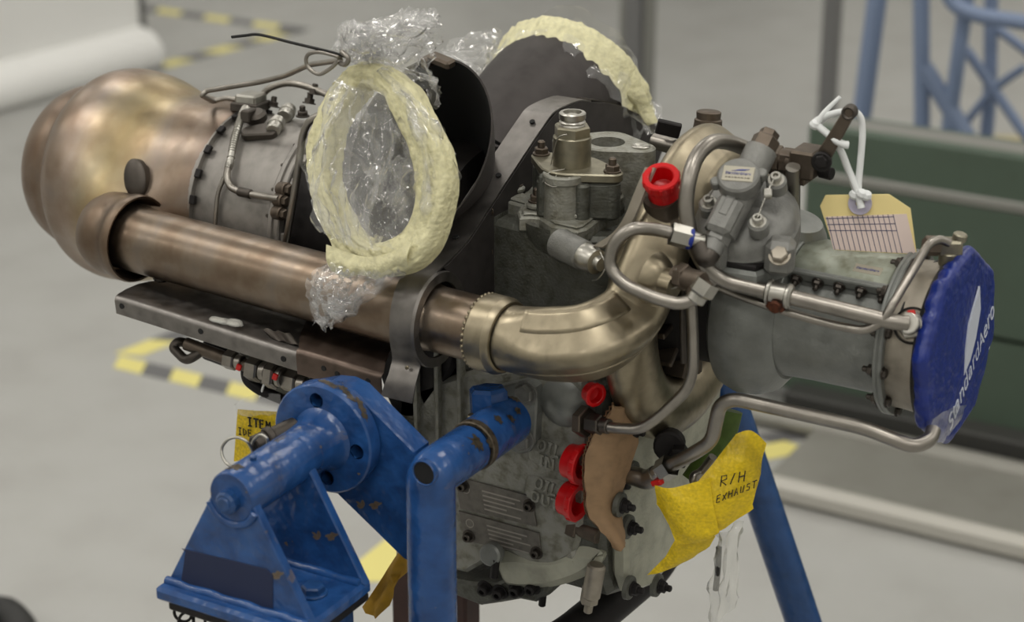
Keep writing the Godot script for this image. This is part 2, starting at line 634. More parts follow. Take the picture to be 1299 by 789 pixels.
func lamp(at: Vector3, size: Vector2, energy: float) -> void:
	var t := thing("ceiling_lamp", "long fluorescent ceiling lamp with a white diffuser above the workshop floor", "lamp", at, "ceiling lamps")
	var st := S()
	box(st, Transform3D(Basis.IDENTITY, at + Vector3(0, 0.04, 0)), Vector3(size.x + 0.06, 0.08, size.y + 0.06), 0.01)
	obj("housing", st, M.panel, t)
	st = S()
	box(st, Transform3D(Basis.IDENTITY, at + Vector3(0, -0.01, 0)), Vector3(size.x, 0.02, size.y), 0.004)
	obj("diffuser", st, M.lamp, t)
	var l := AreaLight3D.new()
	l.name = "lamp_light"
	l.area_size = size
	l.light_energy = energy * 0.62
	l.light_color = Color(1.0, 0.985, 0.96)
	l.shadow_enabled = true
	t.add_child(l)
	l.position = Vector3(0, -0.03, 0)
	l.rotation = Vector3(-PI / 2, 0, 0)

func slab(called: String, lo: Vector3, hi: Vector3, m: Material) -> MeshInstance3D:
	var st := S()
	box(st, Transform3D(Basis.IDENTITY, (lo + hi) / 2), hi - lo, 0.004)
	return struct(called, st, m)

func build_room() -> void:
	slab("floor", Vector3(-7.2, -0.2, -6.2), Vector3(5.2, 0, 5.2), M.floor)
	slab("ceiling", Vector3(-7.2, 4.2, -6.2), Vector3(5.2, 4.4, 5.2), M.ceiling)
	slab("wall_back", Vector3(-7.2, 0, -6.2), Vector3(5.2, 4.2, -6.0), M.wall)
	slab("wall_front", Vector3(-7.2, 0, 5.0), Vector3(5.2, 4.2, 5.2), M.wall)
	slab("wall_right", Vector3(5.0, 0, -6.0), Vector3(5.2, 4.2, 5.0), M.wall)
	slab("wall_far_left", Vector3(-7.2, 0, -6.0), Vector3(-7.0, 4.2, 5.0), M.wall)
	for ix in 4:
		for iz in 4:
			lamp(Vector3(-5.2 + ix * 2.9, 4.1, -4.4 + iz * 2.7), Vector2(1.5, 0.3), 5.0 if iz < 2 else 6.5)

func hazard(p: Vector3, q: Vector3, w: float, n: int, label: String, start := 0) -> void:
	var t := thing("floor_tape", label, "floor tape", p, "hazard tapes on the floor")
	var d := (q - p).normalized()
	var s := d.cross(Vector3.UP) * w / 2
	var L := p.distance_to(q)
	for i in n:
		var st := S()
		flat(st)
		var a := p + d * L * i / n
		var b := p + d * L * (i + 1) / n
		var skew := d * w * 0.25
		var poly := [a + s + skew, b + s + skew, b - s - skew, a - s - skew]
		var hgt := Vector3(0, 0.0012, 0)
		quad(st, poly[0] + hgt, poly[1] + hgt, poly[2] + hgt, poly[3] + hgt)
		for k in 4:
			quad(st, poly[k], poly[(k + 1) % 4], poly[(k + 1) % 4] + hgt, poly[k] + hgt)
		obj("yellow_stripe" if (i + start) % 2 == 0 else "black_stripe", st, M.tape_yellow if (i + start) % 2 == 0 else M.tape_black, t)

func bars(t: Node3D, called: String, pts: Array, r: float, m: Material, rad := 0.05) -> void:
	var st := S()
	tube(st, bend(pts, rad), r, 12)
	obj(called, st, m, t)

func build_background() -> void:
	# white wall panel at the left with its rounded skirting
	var a := Vector3(-3.3645, 0, -2.3877)
	var b := Vector3(-3.2458, 0, -3.3305)
	var d := (b - a).normalized()
	var out := d.cross(Vector3.UP) * -1.0
	if out.x < 0:
		out = -out
	a = b - d * 4.0
	var st := S()
	flat(st)
	box(st, Transform3D(Basis(d, Vector3.UP, d.cross(Vector3.UP)), (a + b) / 2 - out * 0.12 + Vector3(0, 1.1, 0)), Vector3(a.distance_to(b), 2.2, 0.16), 0.006)
	struct("wall_left", st, M.panel)
	st = S()
	var rows := []
	for p in [a, b]:
		var row := PackedVector3Array()
		for q in [Vector2(-0.02, 0), Vector2(0.085, 0), Vector2(0.1, 0.03), Vector2(0.095, 0.075), Vector2(0.06, 0.11), Vector2(0.0, 0.125), Vector2(-0.04, 0.13)]:
			row.append(p + out * (q.x - 0.04) + Vector3(0, q.y, 0))
		rows.append(row)
	smooth(st)
	skin(st, rows, false)
	flat(st)
	fan(st, rows[0])
	fan(st, rows[1])
	struct("baseboard_left", st, M.panel)
	st = S()
	box(st, Transform3D(Basis(d, Vector3.UP, d.cross(Vector3.UP)), b + d * 0.03 - out * 0.12 + Vector3(0, 1.1, 0)), Vector3(0.05, 2.2, 0.1), 0.004)
	struct("dark_edge_1", st, M.post_grey)  # dark grey strip just past the end of the white panel
	# hazard tape marked out on the floor
	hazard(Vector3(-1.7564, 0, -1.4032), Vector3(-0.9764, 0, -1.4229), 0.055, 11, "yellow and black hazard tape on the floor running from a corner under the shield tray")
	hazard(Vector3(-1.76, 0, -1.445), Vector3(-1.7017, 0, -1.825), 0.055, 4, "short hazard tape on the floor running back from the corner behind the shield tray", 0)
	hazard(Vector3(-3.8361, 0, -3.9486), Vector3(-3.1034, 0, -3.9617), 0.06, 7, "far hazard tape on the floor along the top edge by the white panel", 1)
	hazard(Vector3(-3.2386, 0, -3.2332), Vector3(-3.1279, 0, -3.9868), 0.06, 7, "hazard tape on the floor slanting from the white panel to the far corner", 1)
	hazard(Vector3(-0.8011, 0, -0.8828), Vector3(-0.8112, 0, -1.1571), 0.075, 1, "plain yellow tape piece on the floor beneath the blue bracket arm", 0)
	hazard(Vector3(-0.4656, 0, -1.6143), Vector3(-0.3736, 0, -1.7306), 0.06, 1, "yellow tape end on the floor behind the right blue leg", 0)
	hazard(Vector3(-0.4493, 0, -1.7232), Vector3(-0.39, 0, -1.7779), 0.04, 1, "black tape end on the floor just past the yellow end behind the right blue leg", 1)
	# long low aluminium platform with the green container on it
	var t := thing("platform", "low pale aluminium platform along the base of the green container", "platform", Vector3(1.2, 0, -1.65))
	var x0 := -0.36
	var x1 := 3.2
	st = S()
	box(st, Transform3D(Basis.IDENTITY, Vector3((x0 + x1) / 2, 0.0125, -1.66)), Vector3(x1 - x0, 0.025, 0.3), 0.004)
	obj("deck", st, M.alu, t)
	st = S()
	box(st, Transform3D(Basis.IDENTITY, Vector3((x0 + x1) / 2, 0.022, -1.505)), Vector3(x1 - x0, 0.044, 0.035), 0.012)
	obj("front_rail", st, M.kerb, t)
	st = S()
	box(st, Transform3D(Basis.IDENTITY, Vector3((x0 + x1) / 2 - 0.1, 0.02, -1.785)), Vector3(x1 - x0 + 0.2, 0.04, 0.04), 0.014)
	obj("back_rail", st, M.alu, t)
	t = thing("container", "green container with grey rails and a foot coloured dark as shadow behind the engine's intake", "container", Vector3(1.2, 0, -1.95))
	st = S()
	box(st, Transform3D(Basis.IDENTITY, Vector3(1.35, 0.03, -1.885)), Vector3(3.6, 0.06, 0.12), 0.004)
	obj("foot", st, M.dark_base, t)  # dark colour stands in for the shadow beneath the container
	st = S()
	box(st, Transform3D(Basis.IDENTITY, Vector3(1.335, 0.40, -1.93)), Vector3(3.57, 0.36, 0.1), 0.006)
	box(st, Transform3D(Basis.IDENTITY, Vector3(1.27, 0.14, -1.93)), Vector3(3.7, 0.2, 0.1), 0.006)
	obj("body", st, M.green, t)
	st = S()
	box(st, Transform3D(Basis.IDENTITY, Vector3(1.335, 0.57, -1.925)), Vector3(3.57, 0.03, 0.06), 0.01)
	obj("rail", st, M.rail, t, "grey top rail")
	st = S()
	box(st, Transform3D(Basis.IDENTITY, Vector3(1.3, 0.485, -1.885)), Vector3(3.5, 0.028, 0.02), 0.008)
	obj("rail", st, M.rail, t, "grey middle rail")
	st = S()
	box(st, Transform3D(Basis.IDENTITY, Vector3(1.35, 0.43, -1.881)), Vector3(2.6, 0.035, 0.016), 0.004)
	obj("label_strip", st, M.post_grey, t)
	# posts
	t = thing("steel_post", "pale grey steel post on the floor behind the wrapped far exhaust", "post", Vector3(-1.4888, 0, -3.2428))
	st = S()
	var p := Vector3(-1.4888, 0, -3.2428)
	box(st, Transform3D(Basis.IDENTITY, p + Vector3(0, 1.2, 0)), Vector3(0.05, 2.4, 0.05), 0.006)
	obj("shaft", st, M.post_grey, t)
	st = S()
	box(st, Transform3D(Basis.IDENTITY, p + Vector3(0.036, 1.2, -0.01)), Vector3(0.02, 2.38, 0.04), 0.003)
	box(st, Transform3D(Basis.IDENTITY, p + Vector3(-0.036, 1.2, -0.01)), Vector3(0.02, 2.38, 0.04), 0.003)
	obj("side_channel", st, M.rail, t)
	p = Vector3(-1.0502, 0, -3.5473)
	t = thing("frame_post", "dark grey post standing left of the far blue frame", "post", p)
	st = S()
	box(st, Transform3D(Basis.IDENTITY, p + Vector3(0.0, 1.1, 0)), Vector3(0.045, 2.2, 0.04), 0.006)
	obj("shaft", st, M.post_grey, t)
	st = S()
	box(st, Transform3D(Basis.IDENTITY, p + Vector3(0, 0.005, 0)), Vector3(0.09, 0.01, 0.08), 0.003)
	obj("foot_plate", st, M.post_grey, t)
	# dark cabinet far behind
	t = thing("cabinet", "dark grey cabinet far behind at the top edge of the picture", "cabinet", Vector3(-2.6, 0, -5.0))
	st = S()
	box(st, Transform3D(Basis.IDENTITY, Vector3(-2.75, 0.5, -5.6)), Vector3(1.0, 0.9, 0.6), 0.01)
	obj("body", st, M.dark_base, t)
	st = S()
	box(st, Transform3D(Basis.IDENTITY, Vector3(-2.75, 0.04, -5.58)), Vector3(0.95, 0.08, 0.5), 0.005)
	obj("plinth", st, M.black, t)
	# blue tube frames behind the container
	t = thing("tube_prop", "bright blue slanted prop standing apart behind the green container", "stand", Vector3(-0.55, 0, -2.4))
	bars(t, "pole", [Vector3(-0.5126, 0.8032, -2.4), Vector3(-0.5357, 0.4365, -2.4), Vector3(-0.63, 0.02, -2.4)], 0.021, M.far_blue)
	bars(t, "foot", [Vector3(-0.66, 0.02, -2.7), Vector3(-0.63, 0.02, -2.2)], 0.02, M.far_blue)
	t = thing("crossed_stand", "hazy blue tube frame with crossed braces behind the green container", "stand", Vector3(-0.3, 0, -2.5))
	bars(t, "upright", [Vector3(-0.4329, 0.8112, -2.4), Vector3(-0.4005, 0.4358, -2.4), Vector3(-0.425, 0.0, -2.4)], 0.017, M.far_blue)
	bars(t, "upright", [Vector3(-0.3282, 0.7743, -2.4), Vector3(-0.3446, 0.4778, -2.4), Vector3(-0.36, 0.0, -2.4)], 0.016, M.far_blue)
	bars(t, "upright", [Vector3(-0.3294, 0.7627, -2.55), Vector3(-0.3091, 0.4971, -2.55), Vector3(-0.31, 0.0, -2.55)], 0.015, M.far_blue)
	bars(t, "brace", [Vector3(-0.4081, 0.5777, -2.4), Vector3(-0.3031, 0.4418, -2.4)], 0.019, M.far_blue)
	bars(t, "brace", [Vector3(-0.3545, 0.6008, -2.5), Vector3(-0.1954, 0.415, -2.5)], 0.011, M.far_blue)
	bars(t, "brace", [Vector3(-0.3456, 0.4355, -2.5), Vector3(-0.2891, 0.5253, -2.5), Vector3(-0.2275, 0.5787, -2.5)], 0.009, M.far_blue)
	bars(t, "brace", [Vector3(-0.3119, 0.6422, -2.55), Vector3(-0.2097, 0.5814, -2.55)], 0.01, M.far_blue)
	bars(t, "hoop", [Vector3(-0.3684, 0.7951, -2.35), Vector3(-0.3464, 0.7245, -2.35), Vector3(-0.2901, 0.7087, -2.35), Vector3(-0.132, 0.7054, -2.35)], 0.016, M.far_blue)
	t = thing("storage_box", "cream box on the floor behind the crossed blue braces", "box", Vector3(-0.28, 0, -3.0))
	st = S()
	box(st, Transform3D(Basis(Vector3.UP, 0.3), Vector3(-0.22, 0.12, -2.95)), Vector3(0.36, 0.24, 0.3), 0.02)
	obj("body", st, M.cream, t)
	st = S()
	box(st, Transform3D(Basis(Vector3.UP, 0.3), Vector3(-0.22, 0.25, -2.95)), Vector3(0.38, 0.03, 0.32), 0.01)
	obj("lid", st, M.cream, t)
	# black thing at the lower left corner
	st = S()
	tube(st, spline([Vector3(-1.2443, 0.03, -0.4148), Vector3(-1.2064, 0.03, -0.4703), Vector3(-1.1631, 0.03, -0.4644), Vector3(-1.0996, 0.03, -0.4168), Vector3(-1.0273, 0.03, -0.3052)]), 0.028, 14)
	solo("rubber_hose", st, M.black, "thick black hose lying on the floor, cut off by the lower left corner", "hose")

# ================================================================== stand
func build_stand() -> void:
	var t := thing("engine_stand", "blue painted steel stand with chipped paint that carries the engine", "engine stand", Vector3(0.09, 0, 0.28))
	var ctr := Vector2(-0.014, 0.92)
	var z0 := 0.275
	# post with the horizontal tube into the gearbox mount
	var post := Vector3(0.087, 0, 0.283)
	var st := S()
	tube(st, bend([Vector3(0.087, 0.0, 0.283), Vector3(0.087, 0.909, 0.283), Vector3(0.0865, 0.907, 0.222)], 0.009, 4), 0.0205, 28)
	obj("post", st, M.blue, t)
	st = S()
	ringy(st, ax(Vector3(0.0945, 0.9211, 0.2995), Vector3(-0.02, 0.0, 1)), 0.0098, 0.0112, 0.006, 0.0006, 28)
	var eye := obj("eye", st, M.blue, t)
	st = S()
	cyl(st, ax(Vector3(0.0945, 0.9211, 0.2995), Vector3(-0.02, 0.0, 1)), 0.0099, 0.005, 0.0004, 24)
	obj("bore_shade", st, M.hole_shade, eye)  # black disc paints the dark inside of the tube
	st = S()
	cyl(st, ax(Vector3(0.0865, 0.907, 0.152), Vector3(0, 0.0, 1)), 0.0216, 0.06, 0.002, 32)
	var sleeve := obj("sleeve", st, M.blue, t)
	st = S()
	ringy(st, ax(Vector3(0.0865, 0.907, 0.2095), Vector3(0, 0.0, 1)), 0.018, 0.0222, 0.008, 0.001, 32)
	obj("step_ring", st, M.bare, sleeve, "bare metal ring where the paint is gone")
	st = S()
	hexa(st, ax(Vector3(0.0729, 0.917, 0.165) + Vector3(0, -0.006, 0), Vector3(-0.12, 1, -0.12)), 0.0178, 0.026, 0.003)
	cyl(st, ax(Vector3(0.071, 0.9292, 0.163) + Vector3(0, 0.003, 0), Vector3(-0.12, 1, -0.12)), 0.005, 0.0035, 0.001)
	obj("clamp_nut", st, M.blue, sleeve)
	st = S()
	cyl(st, ax(Vector3(0.0668, 0.9161, 0.185), Vector3(-0.1, 1, 0.25)), 0.003, 0.0035, 0.0006)
	obj("grease_plug", st, M.gold_steel, sleeve, "small brass coloured plug")
	# arm plate
	st = S()
	var arm := [Vector2(-0.0191, 0.9629), Vector2(-0.004, 0.9648), Vector2(0.0092, 0.962), Vector2(0.0668, 0.9212), Vector2(0.0705, 0.8739), Vector2(0.0694, 0.8207), Vector2(0.0592, 0.8171), Vector2(0.0529, 0.8184), Vector2(-0.0127, 0.8624), Vector2(-0.0347, 0.8606), Vector2(-0.0621, 0.8748), Vector2(-0.0722, 0.9037), Vector2(-0.0623, 0.9353), Vector2(-0.0427, 0.9542)]
	prism(st, arm, Transform3D.IDENTITY, 0.252, 0.275, 0.0015)
	obj("arm_plate", st, M.blue, t)
	st = S()
	tube(st, bend([Vector3(0.0665, 0.8, 0.277), Vector3(0.0665, 0.905, 0.277)], 0.01), 0.004, 8)
	obj("weld_bead", st, M.blue, t)
	# flange with four bolt holes, hub tube
	var holes := [[Vector2(-0.004, 0.0345), 0.0066], [Vector2(0.035, -0.003), 0.0066], [Vector2(-0.035, 0.003), 0.0066], [Vector2(0.004, -0.0345), 0.0066]]
	for h in holes:
		h[0] += ctr
	st = S()
	prism(st, circle(ctr, 0.0485, 48), Transform3D.IDENTITY, z0 + 0.0005, z0 + 0.0165, 0.0015, holes)
	var fl := obj("flange", st, M.blue, t)
	for h in holes:
		st = S()
		cyl(st, Transform3D(ZAX, Vector3(h[0].x, h[0].y, z0 + 0.001)), h[1] * 0.98, 0.002, 0.0002, 20)
		obj("bolt_hole_shade", st, M.hole_shade, fl)  # black disc paints the shaded depth of the opening
	st = S()
	var zf := z0 + 0.0165
	lathe(st, Transform3D(ZAX, Vector3(ctr.x, ctr.y, zf)), [Vector2(0.0285, -0.0005), Vector2(0.0258, 0.003), Vector2(0.0235, 0.008), Vector2(0.0225, 0.016), Vector2(0.0215, 0.03), Vector2(0.0212, 0.121), Vector2(0.0200, 0.1235), Vector2(0, 0.1235)], 40)
	var hub := obj("hub_tube", st, M.blue, t)
	st = S()
	hexa(st, Transform3D(ZAX, Vector3(ctr.x - 0.001, ctr.y - 0.003, zf + 0.1235)), 0.0098, 0.0075, 0.002, 12)
	cyl(st, Transform3D(ZAX, Vector3(ctr.x - 0.001, ctr.y - 0.003, zf + 0.129)), 0.0062, 0.0035, 0.001)
	obj("end_bolt", st, M.blue_plain, hub)
	st = S()
	var ctop := Vector3(ctr.x + 0.001, ctr.y + 0.0195, zf + 0.094)
	cyl(st, ax(ctop, Vector3(0.05, 1, 0.1)), 0.0028, 0.0055, 0.0008, 12)
	obj("stud", st, M.blue_plain, hub)
	# places where the paint is worn off the hub, the flange rim, the arm and the elbow
	st = S()
	var hx := Transform3D(ZAX, Vector3(ctr.x, ctr.y, zf))
	# in this frame local x is world x and local z is world -y: the top of the bar lies at -PI / 2
	flake(st, hx, 0.0214, -1.75, 0.112, 0.018, 0.012, 1)
	flake(st, hx, 0.0214, -1.8, 0.05, 0.012, 0.024, 2)
	flake(st, hx, 0.0214, -1.6, 0.033, 0.008, 0.012, 3)
	flake(st, hx, 0.0214, -1.2, 0.04, 0.004, 0.007, 4)
	flake(st, hx, 0.0214, -0.25, 0.022, 0.006, 0.006, 5)
	obj("worn_patch", st, M.bare, hub, "bare brown metal where the paint is worn off")
	st = S()
	var fx := Transform3D(ZAX, Vector3(ctr.x, ctr.y, z0))
	for k in 9:
		flake(st, fx, 0.0487, -1.15 + 0.13 * k - 0.5, 0.006 + 0.002 * (k % 3), 0.011, 0.007, 20 + k)
	obj("worn_patch", st, M.bare, fl, "bare brown metal where the paint is worn off")
	st = S()
	var ex := Transform3D(ZAX, Vector3(0.0868, 0.9075, 0.2))
	for q in [[-1.5, 0.074, 0.016, 0.008, 40], [-0.9, 0.06, 0.016, 0.018, 41], [-0.75, 0.035, 0.02, 0.014, 42], [-0.5, 0.018, 0.012, 0.012, 43], [-1.9, 0.012, 0.014, 0.006, 44]]:
		flake(st, ex, 0.0208, q[0], q[1], q[2], q[3], q[4])
	for q in [[-1.0, -0.006, 0.012, 0.008, 50], [-0.7, -0.02, 0.01, 0.008, 51], [-0.8, -0.034, 0.009, 0.009, 52], [-1.3, -0.044, 0.012, 0.008, 53]]:
		flake(st, ex, 0.0219, q[0], q[1], q[2], q[3], q[4])
	obj("worn_patch", st, M.bare, sleeve, "bare grey brown metal where the paint is worn off")
	# bracket: base plate, two triangular cheeks
	var zb0 := 0.33
	var zb1 := 0.4135
	var yb := 0.825
	st = S()
	box(st, Transform3D(Basis.IDENTITY, Vector3(-0.0155, yb - 0.005, (zb0 + zb1) / 2 + 0.006)), Vector3(0.146, 0.0125, zb1 - zb0 + 0.016), 0.003)
	var base := obj("base_plate", st, M.blue, t)
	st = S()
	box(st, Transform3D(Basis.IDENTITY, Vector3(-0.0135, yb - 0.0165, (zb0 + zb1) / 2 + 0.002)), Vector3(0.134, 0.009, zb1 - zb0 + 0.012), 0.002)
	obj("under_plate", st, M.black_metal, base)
	var cheek := []
	var cy := 0.92 - yb
	cheek = [Vector2(-0.0715, 0.0), Vector2(-0.0222, cy - 0.006), Vector2(-0.017, cy + 0.002), Vector2(0.017, cy + 0.002), Vector2(0.0222, cy - 0.006), Vector2(0.0715, 0.0)]
	for i in cheek.size():
		cheek[i] += Vector2(ctr.x - 0.0, yb)
	st = S()
	prism(st, cheek, Transform3D.IDENTITY, zb1 - 0.009, zb1, 0.0012)
	obj("cheek", st, M.blue, t)
	st = S()
	prism(st, cheek, Transform3D.IDENTITY, zb0, zb0 + 0.009, 0.0012)
	obj("cheek", st, M.blue, t)
	st = S()
	var seam := []
	for k in 13:
		seam.append(Vector3(-0.085 + k * 0.0118, yb + 0.0015 + 0.0008 * sin(k * 2.1), zb1 + 0.001))
	tube(st, spline(seam, 3), 0.0042, 10)
	seam = []
	for k in 13:
		seam.append(Vector3(-0.08 + k * 0.0112, yb + 0.0015 + 0.0006 * sin(k * 1.7), zb0 + 0.0105))
	tube(st, spline(seam, 3), 0.0042, 10)
	seam = []
	for k in 9:
		var ang := PI * (1.12 + 0.76 * k / 8.0)
		seam.append(Vector3(ctr.x + 0.0235 * cos(ang), ctr.y + 0.0235 * sin(ang), zb1 + 0.0005))
	tube(st, spline(seam, 3), 0.0034, 10)
	obj("weld_bead", st, M.blue, t)
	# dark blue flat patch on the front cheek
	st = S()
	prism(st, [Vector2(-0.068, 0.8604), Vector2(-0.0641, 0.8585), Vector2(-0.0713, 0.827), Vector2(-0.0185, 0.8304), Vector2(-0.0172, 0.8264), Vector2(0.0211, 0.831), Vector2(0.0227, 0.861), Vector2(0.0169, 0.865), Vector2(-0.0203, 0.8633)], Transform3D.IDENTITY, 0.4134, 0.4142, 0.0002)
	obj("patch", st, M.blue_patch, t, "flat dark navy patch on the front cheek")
	bolt(t, Vector3(0.03, yb + 0.0012, 0.372), Vector3.UP, 0.0088, M.blue_plain, "hex", "base_bolt", 0.4)
	bolt(t, Vector3(-0.05, yb + 0.0012, 0.372), Vector3.UP, 0.0088, M.blue_plain, "hex", "base_bolt", 0.1)
	st = S()
	box(st, Transform3D(Basis.IDENTITY, Vector3(0.0, 0.4, 0.35)), Vector3(0.07, 0.8, 0.06), 0.004)
	obj("pedestal", st, M.blue_plain, t)
	st = S()
	box(st, Transform3D(Basis.IDENTITY, Vector3(0.05, 0.01, 0.3)), Vector3(0.3, 0.02, 0.26), 0.004)
	obj("foot_plate", st, M.blue_plain, t)
	# brown support behind the post
	st = S()
	box(st, Transform3D(Basis.IDENTITY, Vector3(-0.09, 0.32, 0.0)), Vector3(0.09, 0.64, 0.03), 0.003)
	obj("support", st, M.brown, t, "brown upright behind the blue post")
	# far side: cross tube, leg, brace
	st = S()
	tube(st, bend([Vector3(0.085, 0.905, -0.1), Vector3(0.1, 0.905, -0.2), Vector3(0.1318, 0.8138, -0.2), Vector3(0.2319, 0.5702, -0.2), Vector3(0.2319, 0.5702, -0.2) + (Vector3(0.2319, 0.5702, -0.2) - Vector3(0.1318, 0.8138, -0.2)) * 2.27], 0.03, 6), 0.0185, 24)
	obj("leg", st, M.blue_plain, t, "blue tubular leg on the far side")
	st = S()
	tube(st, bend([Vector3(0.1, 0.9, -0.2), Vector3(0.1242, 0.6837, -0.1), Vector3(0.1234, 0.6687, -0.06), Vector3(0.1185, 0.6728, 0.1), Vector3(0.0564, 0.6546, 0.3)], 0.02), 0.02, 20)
	obj("brace", st, M.black_metal, t, "brace under the engine, coloured dark for the shade there")  # black material puts the shade under the engine into the colour
	# ring pin that sits in the stand behind the hub tube
	var k2 := thing("ring_pin", "steel pull pin with a wire ring resting against the blue hub tube", "pin", Vector3(-0.0592, 0.911, 0.3))
	st = S()
	cyl(st, ax(Vector3(-0.0552, 0.9199, 0.33), Vector3(-0.039, 0.9262, 0.29) - Vector3(-0.0552, 0.9199, 0.33)), 0.0085, 0.042, 0.001)
	ringy(st, ax(Vector3(-0.0495, 0.9228, 0.32), Vector3(-0.039, 0.9262, 0.29) - Vector3(-0.0552, 0.9199, 0.33)), 0.005, 0.0102, 0.006, 0.001)
	obj("barrel", st, M.dark_steel, k2)
	st = S()
	cyl(st, ax(Vector3(-0.0556, 0.92, 0.3305), Vector3(-0.039, 0.9262, 0.29) - Vector3(-0.0552, 0.9199, 0.33)), 0.0075, 0.003, 0.001)
	obj("end_face", st, M.black_metal, k2)
	st = S()
	tube(st, bend([Vector3(-0.0572, 0.9122, 0.33), Vector3(-0.0535, 0.9259, 0.335), Vector3(-0.0441, 0.9359, 0.335), Vector3(-0.0363, 0.9335, 0.335), Vector3(-0.0425, 0.9164, 0.33)], 0.006), 0.0013, 8)
	obj("clip", st, M.steel, k2)
	st = S()
	tube(st, spline([Vector3(-0.0523, 0.9176, 0.335), Vector3(-0.0536, 0.9279, 0.34), Vector3(-0.0615, 0.9311, 0.342), Vector3(-0.069, 0.9291, 0.345), Vector3(-0.0745, 0.9215, 0.347), Vector3(-0.0726, 0.9154, 0.35), Vector3(-0.0673, 0.911, 0.352), Vector3(-0.0585, 0.9108, 0.355), Vector3(-0.0504, 0.9155, 0.358)], 4), 0.0013, 8)
	obj("pull_ring", st, M.steel, k2)
	# chain under the base plate
	var ch := thing("chain", "short dark chain hanging under the blue bracket base", "chain", Vector3(-0.0721, 0.7962, 0.41))
	for q in 4:
		st = S()
		var c: Vector3 = [Vector3(-0.0745, 0.797, 0.41), Vector3(-0.0717, 0.7904, 0.41), Vector3(-0.0583, 0.7965, 0.41), Vector3(-0.0749, 0.7806, 0.41)][q]
		lathe(st, ax(c, [Vector3(0.3, 0, 1), Vector3(1, 0.2, 0.2), Vector3(-0.2, 0, 1), Vector3(0.2, 0, 1)][q]) , [Vector2(0.0085, -0.0012), Vector2(0.0062, 0.0), Vector2(0.0085, 0.0012), Vector2(0.0085, -0.0012)], 18, 0.0, TAU, 180.0)
		obj("link", st, M.black_metal, ch)

# ================================================================== engine
var E: Node3D

func on_axis(x: float, a: float, r: float, y0 := 0.997) -> Vector3:
	return Vector3(x, y0 + r * cos(a), r * sin(a))

func xring(called: String, x: float, prof: Array, m: Material, n := 56, y0 := 0.997) -> MeshInstance3D:
	var st := S()
	lathe(st, Transform3D(XAX, Vector3(x, y0, 0)), prof, n)
	return obj(called, st, m, E)

func pipe(called: String, pts: Array, r: float, m: Material, rad := 0.02, parent: Node3D = E, n := 12) -> MeshInstance3D:
	var st := S()
	tube(st, bend(pts, rad, 7), r, n)
	return obj(called, st, m, parent)

# hexagonal union nut along a direction, with a collar
func nut(called: String, at: Vector3, dir: Vector3, r: float, h: float, m: Material, parent: Node3D = E) -> MeshInstance3D:
	var st := S()
	var t := ax(at, dir)
	hexa(st, t, r, h * 0.62, r * 0.14)
	cyl(st, ax(at + dir.normalized() * h * 0.6, dir), r * 0.72, h * 0.4, r * 0.1, 18)
	return obj(called, st, m, parent)

func wire(parent: Node3D, pts: Array, called := "lock_wire") -> void:
	var st := S()
	tube(st, spline(pts, 5), 0.0006, 5, -1.0, false)
	obj(called, st, M.steel, parent)

func build_engine() -> void:
	E = thing("turboshaft_engine", "turboshaft engine with bronze combustor and grey gearbox held on the blue stand", "engine", Vector3(0, 0.7, 0))
	engine_hot()
	engine_exhaust()
	engine_shield()
	engine_gearbox()
	engine_scroll()
	engine_compressor()
	engine_valve()
	engine_pipes()
	engine_underside()

